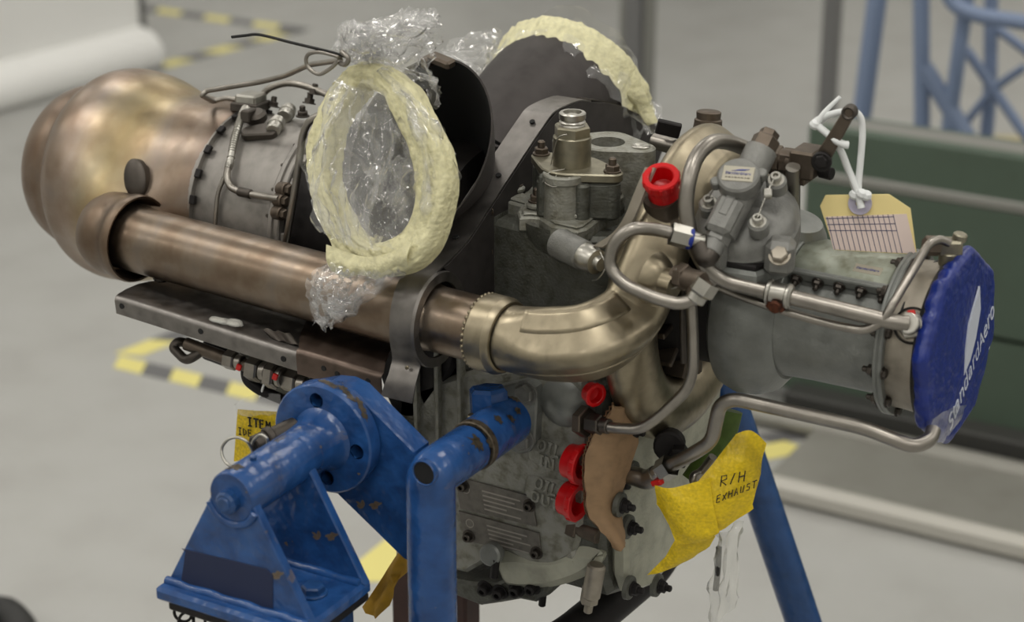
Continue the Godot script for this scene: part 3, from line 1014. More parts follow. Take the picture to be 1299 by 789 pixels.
func engine_hot() -> void:
	# combustion case: rear dome, wide shoulder, gold neck; heat colours and a pinkish crest highlight are painted in
	var prof := spline2([Vector2(0.0, -0.558), Vector2(0.036, -0.555), Vector2(0.062, -0.546), Vector2(0.078, -0.531), Vector2(0.0855, -0.514), Vector2(0.088, -0.502), Vector2(0.0905, -0.4945), Vector2(0.0985, -0.487), Vector2(0.106, -0.474), Vector2(0.1095, -0.457), Vector2(0.109, -0.44), Vector2(0.1062, -0.422), Vector2(0.1005, -0.405), Vector2(0.0955, -0.388), Vector2(0.0932, -0.37), Vector2(0.0928, -0.35), Vector2(0.092, -0.325), Vector2(0.09, -0.307)], 4, false)
	var st := S()
	smooth(st)
	var rows := []
	var cols := []
	var xf := Transform3D(XAX, Vector3(0, 1.0, 0))
	var inlet := Vector3(-0.3409, 0.9893, 0.13)
	var n := 96
	for p in prof:
		var row := PackedVector3Array()
		for j in n:
			var a := TAU * j / n
			var v := xf * Vector3(p.x * cos(a), p.y, p.x * sin(a))
			# the two shoulders where the air tubes come in
			for s in [1.0, -1.0]:
				var c := Vector3(inlet.x - 0.045, inlet.y - 0.004, inlet.z * 0.62 * s)
				var d := v.distance_to(c)
				var k := exp(-pow(d / 0.05, 2.0))
				v += Vector3(0.02, -0.008, 0.03 * s) * k
			row.append(v)
		rows.append(row)
	var heat_and_highlight := Gradient.new()
	heat_and_highlight.offsets = PackedFloat32Array([0.0, 0.33, 0.42, 0.5, 0.58, 0.66, 0.74, 0.8, 1.0])
	heat_and_highlight.colors = PackedColorArray([Color(0.2, 0.155, 0.125), Color(0.24, 0.19, 0.15), Color(0.3, 0.25, 0.21), Color(0.4, 0.345, 0.3), Color(0.41, 0.355, 0.25), Color(0.4, 0.34, 0.205), Color(0.33, 0.28, 0.19), Color(0.27, 0.23, 0.19), Color(0.25, 0.21, 0.18)])
	for i in rows.size() - 1:
		for j in n:
			var k := (j + 1) % n
			for q in [[i, j], [i, k], [i + 1, k], [i, j], [i + 1, k], [i + 1, j]]:
				var v: Vector3 = rows[q[0]][q[1]]
				st.set_color(heat_and_highlight.sample(clampf((v.x + 0.578) / 0.271, 0, 1)))
				st.add_vertex(v)
	var case := obj("combustion_case", st, M.bronze, E)
	# dark oval boss beside the tube inlet
	st = S()
	var bp := Vector3(-0.3626, 1.0377, 0.1035)
	var bt := ax(bp - Vector3(0.0, 0.0, 0.004), Vector3(0.12, 0.35, 0.94), Vector3(0.3, -1, 0.2))
	lathe(st, bt.scaled_local(Vector3(0.0115, 1.0, 0.0185)), [Vector2(1.06, -0.008), Vector2(1.06, 0.0008), Vector2(0.9, 0.0032), Vector2(0.5, 0.0042), Vector2(0.0, 0.0044)], 28)
	obj("oval_boss", st, M.dark_steel, case, "dark oval boss")
	# collar and air tube
	var p0 := Vector3(-0.3428, 0.9898, 0.13)
	var p1 := Vector3(0.077, 0.9914, 0.17)
	var d := (p1 - p0).normalized()
	st = S()
	lathe(st, ax(p0 - d * 0.03, d), [Vector2(0.034, -0.014), Vector2(0.039, -0.004), Vector2(0.0405, 0.006), Vector2(0.040, 0.014), Vector2(0.0402, 0.024), Vector2(0.0425, 0.026), Vector2(0.0427, 0.034), Vector2(0.0415, 0.0365), Vector2(0.0395, 0.036), Vector2(0.037, 0.028), Vector2(0.034, 0.012)], 48, 0.0, TAU, 50.0)
	obj("inlet_collar", st, M.bronze_plain, E)
	st = S()
	lathe(st, ax(p0, d), [Vector2(0.0318, -0.03), Vector2(0.0318, 0.0), Vector2(0.0316, 0.33), Vector2(0.031, 0.345), Vector2(0.0295, 0.36), Vector2(0.0285, 0.365), Vector2(0.0285, p0.distance_to(p1) + 0.005)], 44)
	obj("air_tube", st, M.pipe_bronze, E)
	st = S()
	lathe(st, ax(p1 - d * 0.006, d), [Vector2(0.0285, 0.0), Vector2(0.0325, 0.0004), Vector2(0.0335, 0.002), Vector2(0.0335, 0.019), Vector2(0.0325, 0.0205), Vector2(0.0320, 0.023), Vector2(0.0305, 0.025), Vector2(0.0285, 0.0255)], 44)
	var jr := obj("joint_ring", st, M.gold_steel, E, "bright straw coloured joint ring")
	st = S()
	for k in 40:
		var a := TAU * k / 40
		var fr := ax(p1 - d * 0.0065, d)
		var q := fr * Vector3(0.0318 * cos(a), 0, 0.0318 * sin(a))
		lathe(st, ax(q, d), [Vector2(0, -0.0016), Vector2(0.0016, -0.001), Vector2(0.0022, 0.0004), Vector2(0.0014, 0.0016), Vector2(0, 0.0019)], 8)
	obj("weld_bead", st, M.gold_steel, jr)
	# far-side air tube
	st = S()
	tube(st, PackedVector3Array([Vector3(-0.37, 0.99, -0.12), Vector3(0.08, 0.985, -0.17)]), 0.0315, 32)
	obj("air_tube", st, M.pipe_bronze, E)
	# turbine section between two bolted rings
	xring("turbine_case", 0, [Vector2(0.0855, -0.31), Vector2(0.0865, -0.29), Vector2(0.0875, -0.26), Vector2(0.0885, -0.235), Vector2(0.0895, -0.205)], M.turbine_grey, 64)
	var r1 := xring("case_ring", -0.31, [Vector2(0.084, -0.004), Vector2(0.0915, -0.004), Vector2(0.0925, -0.003), Vector2(0.0925, 0.003), Vector2(0.0918, 0.0042), Vector2(0.084, 0.0042)], M.turbine_grey, 64)
	for k in 22:
		var a := TAU * (k + 0.5) / 22
		var pos := on_axis(-0.3035, a, 0.0885)
		var tr := Transform3D(Basis(Vector3(1, 0, 0), a), pos)
		inst("clip_nut", bolt_mesh(0.0042, "block"), M.black_metal, r1, tr)
		inst("rivet", bolt_mesh(0.0013, "hex"), M.dark_steel, r1, Transform3D(Basis(Vector3(1, 0, 0), a + 0.1), on_axis(-0.322, a + 0.1, 0.0882)))
	var r2 := xring("case_ring", -0.205, [Vector2(0.086, -0.006), Vector2(0.0955, -0.006), Vector2(0.0967, -0.0045), Vector2(0.0967, -0.0005), Vector2(0.0945, 0.0005), Vector2(0.0945, 0.003), Vector2(0.0967, 0.004), Vector2(0.0967, 0.007), Vector2(0.0955, 0.008), Vector2(0.084, 0.008)], M.turbine_grey, 64)
	for k in 22:
		var a := TAU * (k + 0.2) / 22
		inst("clip_nut", bolt_mesh(0.0042, "block"), M.turbine_grey, r2, Transform3D(Basis(Vector3(1, 0, 0), a), on_axis(-0.1935, a, 0.0895)))
		inst("rivet", bolt_mesh(0.0013, "hex"), M.dark_steel, r2, Transform3D(Basis(Vector3(1, 0, 0), a + 0.1), on_axis(-0.216, a + 0.1, 0.0893)))
	# power turbine support, dark
	xring("turbine_support", 0, [Vector2(0.088, -0.197), Vector2(0.083, -0.185), Vector2(0.08, -0.16), Vector2(0.082, -0.13), Vector2(0.09, -0.115)], M.black_metal, 56)
	# pad with two bright studs on top of the turbine case
	var pp := Vector3(-0.261, 1.0809, 0.0283)
	var pr := Vector3(0, pp.y - 0.997, pp.z).normalized()
	st = S()
	prism(st, hull([Vector3(-0.011, -0.006, 0.008), Vector3(0.011, 0.006, 0.0075), Vector3(0.012, -0.004, 0.006)]), ax(pp, pr) * Transform3D(Basis(Vector3(1, 0, 0), -PI / 2), Vector3.ZERO), -0.002, 0.006, 0.0015)
	cyl(st, ax(Vector3(-0.279, 1.0843, 0.0114), pr), 0.0105, 0.012, 0.003, 24)
	var pad := obj("sensor_pad", st, M.dark_steel, E)
	for q in [[Vector3(-0.2461, 1.0855, 0.0317), Vector3(-0.2564, 1.093, 0.0016)], [Vector3(-0.2544, 1.091, 0.002), Vector3(-0.2667, 1.0948, -0.0337)]]:
		var qd: Vector3 = (q[1] - q[0]).normalized()
		st = S()
		cyl(st, ax(q[0], qd), 0.0072, 0.02, 0.0012, 22)
		ringy(st, ax(q[0] + qd * 0.009, qd), 0.006, 0.0083, 0.004, 0.0006)
		obj("stud", st, M.steel, pad, "bright steel stud")
	# junction box of the temperature leads
	var jp := Vector3(-0.3046, 1.0947, -0.0122)
	var jn := Vector3(0, jp.y - 0.997, jp.z).normalized()
	st = S()
	box(st, ax(jp + jn * 0.004, jn, Vector3(0.25, 0, 1)), Vector3(0.022, 0.011, 0.032), 0.002)
	var jb := obj("junction_box", st, M.steel, E)
	st = S()
	box(st, ax(jp - jn * 0.003, jn, Vector3(0.25, 0, 1)), Vector3(0.028, 0.009, 0.038), 0.0012)
	box(st, ax(Vector3(-0.2833, 1.0926, 0.019), jn, Vector3(0.25, 0, 1)), Vector3(0.01, 0.012, 0.022), 0.0012)
	obj("clamp", st, M.dark_steel, jb)
	# leads: thin rigid tube looping up to the bag neck, braided lead dropping down the case
	pipe("sensor_lead", [Vector3(-0.3041, 1.099, -0.0016), Vector3(-0.3257, 1.1, 0.0017), Vector3(-0.3346, 1.0966, 0.0093), Vector3(-0.3069, 1.1189, 0.06), Vector3(-0.3049, 1.1226, 0.055), Vector3(-0.2368, 1.1415, 0.06), Vector3(-0.1925, 1.158, 0.08), Vector3(-0.1366, 1.1845, 0.12), Vector3(-0.0748, 1.2057, 0.16)], 0.0026, M.tube_steel, 0.012)
	pipe("sensor_lead", [Vector3(-0.3089, 1.0939, -0.0335), Vector3(-0.3007, 1.104, -0.0362), Vector3(-0.2779, 1.113, -0.0385), Vector3(-0.2521, 1.1118, -0.0382), Vector3(-0.2173, 1.1043, -0.0363), Vector3(-0.1961, 1.0982, -0.0346)], 0.0034, M.tube_steel, 0.015)
	st = S()
	var braid := bend([Vector3(-0.29, 1.0957, 0.016), Vector3(-0.2864, 1.0887, 0.0302), Vector3(-0.2774, 1.0766, 0.0518), Vector3(-0.2693, 1.0607, 0.0698), Vector3(-0.2689, 1.0569, 0.0731)], 0.02, 6)
	tube(st, braid, 0.0034, 12)
	for k in 34:
		var f := float(k) / 33 * (braid.size() - 1)
		var i0 := mini(int(f), braid.size() - 2)
		var c := braid[i0].lerp(braid[i0 + 1], f - i0)
		ringy(st, ax(c, braid[i0 + 1] - braid[i0]), 0.0030, 0.0041, 0.0012, 0.0004, 10)
	obj("braided_lead", st, M.steel, E)
	st = S()
	cyl(st, ax(Vector3(-0.2906, 1.0972, 0.0127), Vector3(-0.2864, 1.0887, 0.0302) - Vector3(-0.2906, 1.0972, 0.0127)), 0.005, 0.013, 0.001, 14)
	obj("ferrule", st, M.steel, E)
	pipe("sensor_lead", [Vector3(-0.2696, 1.0581, 0.0721), Vector3(-0.2676, 1.0486, 0.0792), Vector3(-0.2596, 1.0411, 0.0842), Vector3(-0.2452, 1.0393, 0.0862), Vector3(-0.2209, 1.0402, 0.0891), Vector3(-0.1974, 1.0424, 0.0913)], 0.0034, M.tube_steel, 0.012)
	st = S()
	cyl(st, ax(Vector3(-0.2481, 1.0396, 0.086), Vector3(-0.2209, 1.0402, 0.0891) - Vector3(-0.2481, 1.0396, 0.086)), 0.0046, 0.016, 0.001, 14)
	obj("sleeve", st, M.dark_steel, E)
	for q in [Vector3(-0.1984, 1.0489, 0.082), Vector3(-0.1987, 1.0395, 0.0872), Vector3(-0.1978, 1.0286, 0.0917)]:
		st = S()
		var rd := Vector3(0.3, q.y - 0.997, q.z).normalized()
		cyl(st, ax(q - rd * 0.006, rd), 0.0068, 0.012, 0.001, 16)
		hexa(st, ax(q, rd), 0.005, 0.011, 0.001)
		obj("terminal", st, M.old_bolt, E)
	pipe("braided_drop", [Vector3(-0.2704, 1.0486, 0.078), Vector3(-0.2748, 1.0332, 0.0846), Vector3(-0.274, 1.0038, 0.0918)], 0.0022, M.tube_steel, 0.01)
	# drain tube standing in front of the wrapped opening
	pipe("drain_tube", [Vector3(-0.1262, 1.1386, 0.06), Vector3(-0.1185, 1.144, 0.09), Vector3(-0.1534, 1.1269, 0.1), Vector3(-0.161, 1.1125, 0.1), Vector3(-0.1702, 1.0661, 0.1), Vector3(-0.1848, 1.0054, 0.1)], 0.0035, M.tube_steel, 0.014)
	for q in [Vector3(-0.2498, 1.0956, -0.0339), Vector3(-0.2455, 1.1051, -0.0365), Vector3(-0.2924, 1.0869, -0.0315), Vector3(-0.2355, 1.0925, -0.003)]:
		bolt(E, q, Vector3(0.0, q.y - 0.997, q.z), 0.0048, M.dark_steel, "stud", "top_stud")

# an exhaust stack: oval section that grows from the collector to its mouth
func stack(root: Vector3, mouth: Vector3, normal: Vector3, ru: float, rv: float, m: Material) -> MeshInstance3D:
	var z := normal.normalized()
	var v := (Vector3(1, 0, 0.06) - z * Vector3(1, 0, 0.06).dot(z)).normalized()
	v = v.rotated(z, -0.22 * signf(normal.z))
	var u := z.cross(v)
	var rows := []
	var st := S()
	var steps := 12
	for i in steps + 1:
		var f := float(i) / steps
		var c := root.lerp(mouth, f) + Vector3(0, 0.012, 0) * sin(f * PI)
		var zz := (mouth - root).normalized().lerp(z, f).normalized()
		var vv := (v - zz * v.dot(zz)).normalized()
		var uu := zz.cross(vv)
		var row := PackedVector3Array()
		for j in 48:
			var a := TAU * j / 48
			row.append(c + uu * lerpf(0.055, ru, f) * cos(a) + vv * lerpf(0.058, rv, f) * sin(a))
		rows.append(row)
	smooth(st)
	skin(st, rows)
	var inner := []
	for r in rows:
		var row := PackedVector3Array()
		var c := Vector3.ZERO
		for p in r:
			c += p / 48.0
		for p in r:
			row.append(p + (c - p).normalized() * 0.0018)
		inner.append(row)
	smooth(st)
	skin(st, [rows[-1], inner[-1]])
	var o := obj("exhaust_stack", st, m, E)
	st = S()
	smooth(st)
	skin(st, inner)
	flat(st)
	fan(st, inner[0])
	obj("liner", st, M.duct_black, o, "plain black inside")
	return o

func engine_exhaust() -> void:
	xring("exhaust_collector", 0, [Vector2(0.085, -0.125), Vector2(0.094, -0.118), Vector2(0.098, -0.1), Vector2(0.098, -0.045), Vector2(0.094, -0.03), Vector2(0.06, -0.026), Vector2(0.0, -0.026)], M.exhaust_dark, 56)
	var near := stack(Vector3(-0.075, 1.035, 0.02), Vector3(-0.0346, 1.1195, 0.102), Vector3(-0.02, 0.47, 0.88), 0.083, 0.069, M.exhaust_dark)
	var st := S()
	box(st, ax(Vector3(-0.0332, 1.1894, 0.066), Vector3(0.1, 1, 0.2), Vector3(-0.2, 0, 1)), Vector3(0.026, 0.008, 0.012), 0.002)
	box(st, ax(Vector3(-0.0471, 1.1869, 0.066), Vector3(0.1, 1, 0.2), Vector3(-0.2, 0, 1)), Vector3(0.008, 0.011, 0.014), 0.002)
	obj("rim_lug", st, M.old_bolt, near, "brown lug on the rim")
	stack(Vector3(-0.06, 1.04, -0.05), Vector3(-0.0637, 1.0886, -0.235), Vector3(0.02, 0.5, -0.86), 0.083, 0.077, M.exhaust_dark)

func engine_shield() -> void:
	# firewall plate across the engine with its bright bent flange, hooked round the air tube
	var x0 := 0.02
	var st := S()
	var outer := spline2([Vector2(-0.1157, 1.1166), Vector2(-0.0918, 1.1231), Vector2(-0.0458, 1.1245), Vector2(-0.0236, 1.1165), Vector2(0.0169, 1.0959), Vector2(0.066, 1.0704), Vector2(0.1122, 1.0461), Vector2(0.1476, 1.0362), Vector2(0.1707, 1.0307), Vector2(0.1861, 1.0172), Vector2(0.1942, 0.997), Vector2(0.1949, 0.9755), Vector2(0.1917, 0.9583), Vector2(0.1957, 0.9496), Vector2(0.201, 0.9398), Vector2(0.2052, 0.9267)], 4, false)
	var rows := []
	for p in outer:
		var row := PackedVector3Array()
		for k in 4:
			row.append(Vector3(x0 - lerpf(0.0285, 0.036, clampf((0.945 - p.y) / 0.035, 0, 1)) * k / 3.0, p.y, p.x))
		rows.append(row)
	sheet(st, rows, 0.0014)
	var fw := obj("firewall_flange", st, M.shield, E)
	# small black discs that paint in the darkness of punched holes
	for q in [[12, 0.42], [18, 0.35], [24, 0.4]]:
		var o: Vector2 = outer[q[0]]
		var tg: Vector2 = (outer[q[0] + 1] - outer[q[0] - 1]).normalized()
		var nn := Vector3(0, tg.x, -tg.y)
		if nn.y < 0:
			nn = -nn
		st = S()
		cyl(st, ax(Vector3(x0 - 0.0285 * q[1], o.y, o.x) + nn * 0.0006, nn), 0.0026, 0.0016, 0.0002, 14)
		obj("hole_shade", st, M.hole_shade, fw)
	st = S()
	cyl(st, ax(Vector3(0.01, 0.9549, 0.1962), Vector3(0.1, 0.2, 1)), 0.0018, 0.002, 0.0004, 10)
	obj("rivet", st, M.gold_steel, fw)
	# the plate itself, in the plane across the shaft
	var poly := [Vector2(-0.1163, 1.1154), Vector2(-0.0956, 1.1212), Vector2(-0.0495, 1.1225), Vector2(-0.0272, 1.1146), Vector2(0.0134, 1.0939), Vector2(0.0626, 1.0684), Vector2(0.1089, 1.0441), Vector2(0.1445, 1.0341), Vector2(0.1522, 1.0344)]
	poly.append_array([Vector2(0.125, 1.005), Vector2(0.122, 0.99), Vector2(0.124, 0.972), Vector2(0.09, 0.88), Vector2(-0.16, 0.9)])
	var far := [Vector2(-0.2834, 1.0339), Vector2(-0.2733, 1.0474), Vector2(-0.2305, 1.0731), Vector2(-0.1863, 1.0929), Vector2(-0.149, 1.1067)]
	poly.append_array(far)
	st = S()
	var tc := Vector3(0.02, 0.9905, 0.1645)
	prism(st, poly, Transform3D(Basis(Vector3(0, 0, 1), Vector3(0, 1, 0), Vector3(1, 0, 0)), Vector3(x0 - 0.0015, 0, 0)), 0.0, 0.0014, 0.0003)
	obj("firewall_plate", st, M.exhaust_dark, E)
	st = S()
	lathe(st, Transform3D(XAX, Vector3(x0 + 0.0005, tc.y, tc.z)), [Vector2(0.0335, 0.0), Vector2(0.0335, 0.003), Vector2(0.042, 0.003), Vector2(0.0425, 0.0), Vector2(0.0335, 0.0)], 40, 0.0, TAU)
	obj("tube_lip", st, M.shield, E)
	st = S()
	var fr := []
	for p in spline2([Vector2(-0.1189, 1.1158), Vector2(-0.1451, 1.1079), Vector2(-0.1823, 1.0941), Vector2(-0.2264, 1.0744), Vector2(-0.2691, 1.0496), Vector2(-0.2849, 1.0321)], 4, false):
		var row := PackedVector3Array()
		for k in 3:
			row.append(Vector3(x0 - 0.002 - 0.016 * k / 2.0, p.y, p.x))
		fr.append(row)
	sheet(st, fr, 0.0014)
	obj("far_flange", st, M.dark_steel, E)
	# shield tray under the air tube: two overlapping pressed sheets
	var zt := 0.17
	st = S()
	tray(st, [Vector3(-0.3185, 0.9546, 0.19), Vector3(-0.11, 0.94, 0.19)], [Vector3(-0.3318, 0.94, 0.1071), Vector3(-0.1528, 0.94, 0.1025)], 0.017)
	var t1 := obj("shield_tray", st, M.shield, E)
	for q in [Vector3(-0.3102, 0.9469, 0.1905), Vector3(-0.218, 0.9402, 0.1905), Vector3(-0.1255, 0.9324, 0.1905)]:
		st = S()
		cyl(st, ax(q, Vector3(0, 0.05, 1)), 0.0028, 0.0012, 0.0002, 14)
		obj("hole_shade", st, M.hole_shade, t1)  # black disc on the sheet, painting the dark of an opening
	st = S()
	tray(st, [Vector3(-0.11, 0.9445, 0.192), Vector3(-0.0198, 0.9396, 0.192)], [Vector3(-0.1361, 0.95, 0.1356), Vector3(-0.0386, 0.95, 0.1364)], 0.023)
	var t2 := obj("shield_tray", st, M.shield_brown, E, "browned rear section of the shield tray")
	for q in [Vector3(-0.0804, 0.9335, 0.1925), Vector3(-0.0662, 0.9313, 0.1925), Vector3(-0.0337, 0.9316, 0.1925)]:
		st = S()
		cyl(st, ax(q, Vector3(0, 0.05, 1)), 0.0026, 0.001, 0.0002, 14)
		obj("hole_shade", st, M.hole_shade, t2)  # nothing is cut here: a black disc paints the opening's darkness
	st = S()
	var tear := []
	for k in 9:
		var f := k / 8.0
		tear.append(PackedVector3Array([Vector3(-0.1588, 0.9468, 0.175).lerp(Vector3(-0.1278, 0.9459, 0.172), f) + Vector3(0, 0.0012 + 0.0028 * absf(sin(f * 9.0)), 0), Vector3(-0.1442, 0.943, 0.182).lerp(Vector3(-0.1139, 0.9424, 0.182), f) + Vector3(0, 0.0008 + 0.002 * absf(cos(f * 7.0)), 0)]))
	sheet(st, tear, 0.0008)
	obj("torn_edge", st, M.dark_steel, t2)
	st = S()
	cyl(st, ax(Vector3(-0.3122, 0.952, 0.13), Vector3(0, 1, 0)), 0.008, 0.02, 0.002, 18)
	obj("standoff", st, M.dark_steel, E)
	# clear sealant smear
	st = S()
	var rr := RandomNumberGenerator.new()
	rr.seed = 4
	for k in 14:
		var c := Vector3(-0.2112, 0.9499, 0.181).lerp(Vector3(-0.1801, 0.9518, 0.184), rr.randf()) + Vector3(rr.randf_range(-0.004, 0.004), 0.001, rr.randf_range(-0.005, 0.003))
		lathe(st, ax(c, Vector3(0.1, 1, 0.2)).scaled_local(Vector3(1.7, 1, 0.8)), [Vector2(0.004, -0.0005), Vector2(0.0035, 0.0006), Vector2(0.0015, 0.0013), Vector2(0, 0.0015)], 10)
	obj("sealant", st, M.milky_film, t1, "white smear of sealant")

# a sheet with a turned-down front edge from a front rail (left, right) to a back rail
func tray(st: SurfaceTool, front: Array, back: Array, lip: float) -> void:
	var rows := []
	for i in 13:
		var f := i / 12.0
		var a: Vector3 = front[0].lerp(front[1], f)
		var b: Vector3 = back[0].lerp(back[1], f)
		var row := PackedVector3Array()
		row.append(a + Vector3(0, -lip, -0.0012))
		row.append(a + Vector3(0, -0.004, 0.0))
		row.append(a + Vector3(0, -0.0012, -0.0008))
		row.append(a + Vector3(0, 0, -0.004))
		for k in range(1, 5):
			var g := k / 4.0
			row.append(a.lerp(b, g) + Vector3(0, 0.004 * sin(g * PI), 0))
		rows.append(row)
	sheet(st, rows, 0.0012)

func engine_gearbox() -> void:
	# upper casing
	var st := S()
	var top := Transform3D(Basis(Vector3(1, 0, 0), Vector3(0, 0, 1), Vector3(0, 1, 0)), Vector3.ZERO)   # local x,y -> world x,z; local z -> world y
	prism(st, [Vector2(0.015, 0.064), Vector2(0.05, 0.07), Vector2(0.1, 0.07), Vector2(0.13, 0.055), Vector2(0.15, 0.02), Vector2(0.15, -0.09), Vector2(0.015, -0.09)], top, 0.93, 1.05, 0.004)
	var gb := obj("upper_casing", st, M.cast_dark, E)
	st = S()
	prism(st, [Vector2(0.008, 0.058), Vector2(0.011, 0.0665), Vector2(0.02, 0.0665), Vector2(0.02, -0.09), Vector2(0.008, -0.09)], top, 0.9, 1.056, 0.002)
	obj("mating_flange", st, M.cast_dark, gb)
	for q in [Vector3(0.0171, 1.0595, 0.068), Vector3(0.0161, 1.0222, 0.068), Vector3(0.0143, 0.9857, 0.068)]:
		bolt(gb, q, Vector3(-0.3, 0, 1), 0.0035, M.old_bolt, "hex")
	# bowl under the pump flange, blending into the casing
	st = S()
	var rows := []
	for i in 7:
		var f := i / 6.0
		var row := PackedVector3Array()
		for p in spline2([Vector2(0.0312, 0.0464), Vector2(0.0506, 0.0703), Vector2(0.0777, 0.0791), Vector2(0.1006, 0.0755), Vector2(0.1113, 0.0622), Vector2(0.113, 0.0043), Vector2(0.1032, -0.0367)], 4, false):
			var q: Vector2 = Vector2(0.085, 0.02) + (p - Vector2(0.085, 0.02)) * lerpf(0.98, 0.62, f * f)
			row.append(Vector3(q.x, lerpf(1.056, 1.012, f), q.y))
		rows.append(row)
	smooth(st)
	skin(st, rows, false)
	obj("bowl", st, M.cast_dark, gb)
	# pump flange with its bolts
	var plate := [Vector2(0.0082, 0.0278), Vector2(0.007, 0.0099), Vector2(0.0196, 0.0133), Vector2(0.0131, -0.0099), Vector2(0.0739, -0.0781), Vector2(0.0907, -0.0628), Vector2(0.1057, -0.0364), Vector2(0.1088, -0.0068), Vector2(0.1187, 0.0156), Vector2(0.1131, 0.0438), Vector2(0.1155, 0.0716), Vector2(0.1119, 0.0808), Vector2(0.1002, 0.0804), Vector2(0.0855, 0.0793), Vector2(0.0657, 0.0662), Vector2(0.0575, 0.0685), Vector2(0.0508, 0.0748), Vector2(0.0404, 0.0609), Vector2(0.034, 0.0442), Vector2(0.0174, 0.0408)]
	st = S()
	prism(st, plate, top, 1.048, 1.061, 0.0015)
	var pump := obj("pump_flange", st, M.cast_grey, E)
	st = S()
	prism(st, inset(plate, 0.004), top, 1.061, 1.0635, 0.001)
	obj("gasket_step", st, M.cast_grey, pump)
	for q in [Vector3(0.0132, 1.063, 0.0179), Vector3(0.0536, 1.063, 0.0489), Vector3(0.0963, 1.063, 0.0517), Vector3(0.102, 1.063, -0.0046), Vector3(0.0944, 1.063, -0.0477)]:
		st = S()
		cyl(st, ax(q, Vector3.UP), 0.0095, 0.006, 0.002, 22)
		obj("boss", st, M.cast_grey, pump)
		bolt(pump, q + Vector3(0, 0.006, 0), Vector3.UP, 0.0055, M.old_bolt, "stud")
	# pump body: two lobes of casting
	st = S()
	var c0 := Vector3(0.0799, 1.068, 0.0332)
	prism(st, hull([Vector3(c0.x, c0.z, 0.027), Vector3(c0.x - 0.03, c0.z - 0.012, 0.012), Vector3(c0.x + 0.034, c0.z + 0.002, 0.0115)]), top, 1.061, 1.0955, 0.003)
	var body := obj("pump_body", st, M.cast_dark, E)
	for s in [[-0.0365, -0.012, 0.0085], [0.04, 0.002, 0.0085], [0.022, 0.021, 0.0065], [-0.014, 0.026, 0.006]]:
		st = S()
		cyl(st, ax(Vector3(c0.x + s[0], 1.061, c0.z + s[1]), Vector3.UP), s[2], 0.034, 0.002, 20)
		obj("column", st, M.cast_dark, body)
	st = S()
	prism(st, hull([Vector3(c0.x, c0.z, 0.029), Vector3(c0.x - 0.037, c0.z - 0.012, 0.0095), Vector3(c0.x + 0.041, c0.z + 0.002, 0.0095)]), top, 1.0955, 1.1035, 0.0012)
	obj("cap_flange", st, M.gold_cast, body, "straw coloured top flange")
	for s in [[-0.0375, -0.012], [0.041, 0.002]]:
		bolt(body, Vector3(c0.x + s[0], 1.1035, c0.z + s[1]), Vector3.UP, 0.0056, M.old_bolt, "stud")
	st = S()
	cyl(st, ax(Vector3(c0.x, 1.1025, c0.z), Vector3.UP), 0.0168, 0.0275, 0.001, 36)
	obj("cap_barrel", st, M.gold_cast, body)
	st = S()
	hexa(st, ax(Vector3(c0.x, 1.130, c0.z), Vector3.UP), 0.0165, 0.0095, 0.0016)
	obj("cap_hex", st, M.gold_cast, body)
	st = S()
	lathe(st, ax(Vector3(c0.x, 1.1395, c0.z), Vector3.UP), [Vector2(0.0112, 0), Vector2(0.0105, 0.0015), Vector2(0.0117, 0.003), Vector2(0.0105, 0.0045), Vector2(0.0118, 0.006), Vector2(0.0118, 0.0105), Vector2(0.0108, 0.0115), Vector2(0.0082, 0.0115), Vector2(0.0078, 0.008), Vector2(0.005, 0.008), Vector2(0.0045, 0.0095), Vector2(0.0, 0.0095)], 32, 0.0, TAU, 25.0)
	obj("threaded_end", st, M.steel, body)
	wire(body, [Vector3(c0.x + 0.004, 1.1355, c0.z + 0.0168), Vector3(c0.x - 0.004, 1.132, c0.z + 0.018), Vector3(c0.x - 0.009, 1.119, c0.z + 0.0165), Vector3(c0.x - 0.0125, 1.105, c0.z + 0.015)])
	# front cylinder with its open ring and wire
	var c1 := Vector3(0.0825, 1.1016, 0.053)
	st = S()
	lathe(st, ax(Vector3(c1.x, c1.y - 0.0415, c1.z), Vector3.UP), [Vector2(0.0175, -0.012), Vector2(0.0172, 0.033), Vector2(0.0186, 0.035), Vector2(0.0186, 0.0405), Vector2(0.0178, 0.0415), Vector2(0.0135, 0.0415), Vector2(0.0128, 0.0385), Vector2(0.0, 0.0385)], 36)
	var plug := obj("filter_plug", st, M.cast_grey, E)
	st = S()
	cyl(st, ax(Vector3(c1.x, c1.y + (-0.0030), c1.z), Vector3.UP), 0.0122, 0.0006, 0.0002, 24)
	obj("recess", st, M.cast_dark, plug)
	st = S()
	box(st, ax(Vector3(c1.x, c1.y + (-0.0010), c1.z), Vector3(0.15, 1, 0), Vector3(0.3, 0, 1)), Vector3(0.019, 0.003, 0.0055), 0.001)
	obj("tab", st, M.dark_steel, plug)
	wire(plug, [Vector3(c1.x - 0.014, c1.y + (-0.0075), c1.z + 0.013), Vector3(c1.x - 0.01, c1.y + (0.0005), c1.z + 0.008), Vector3(c1.x, c1.y + (0.0030), c1.z), Vector3(c1.x - 0.004, c1.y + (0.0025), c1.z - 0.006), Vector3(c1.x - 0.002, c1.y + (-0.0015), c1.z + 0.014), Vector3(c1.x - 0.01, c1.y + (-0.0055), c1.z + 0.0165), Vector3(c1.x + 0.002, c1.y + (-0.0075), c1.z + 0.018), Vector3(c1.x + 0.012, c1.y + (0.0005), c1.z + 0.01)])
	st = S()
	box(st, ax(Vector3(c1.x - 0.0165, c1.y + (-0.0195), c1.z + 0.0085), Vector3.UP), Vector3(0.006, 0.036, 0.008), 0.002)
	obj("rib", st, M.cast_dark, plug)
	# horizontal boss with a steel plug in front of the pump
	var b0 := Vector3(0.111, 1.0528, 0.1)
	var bd := Vector3(0.93, -0.06, 0.36)
	st = S()
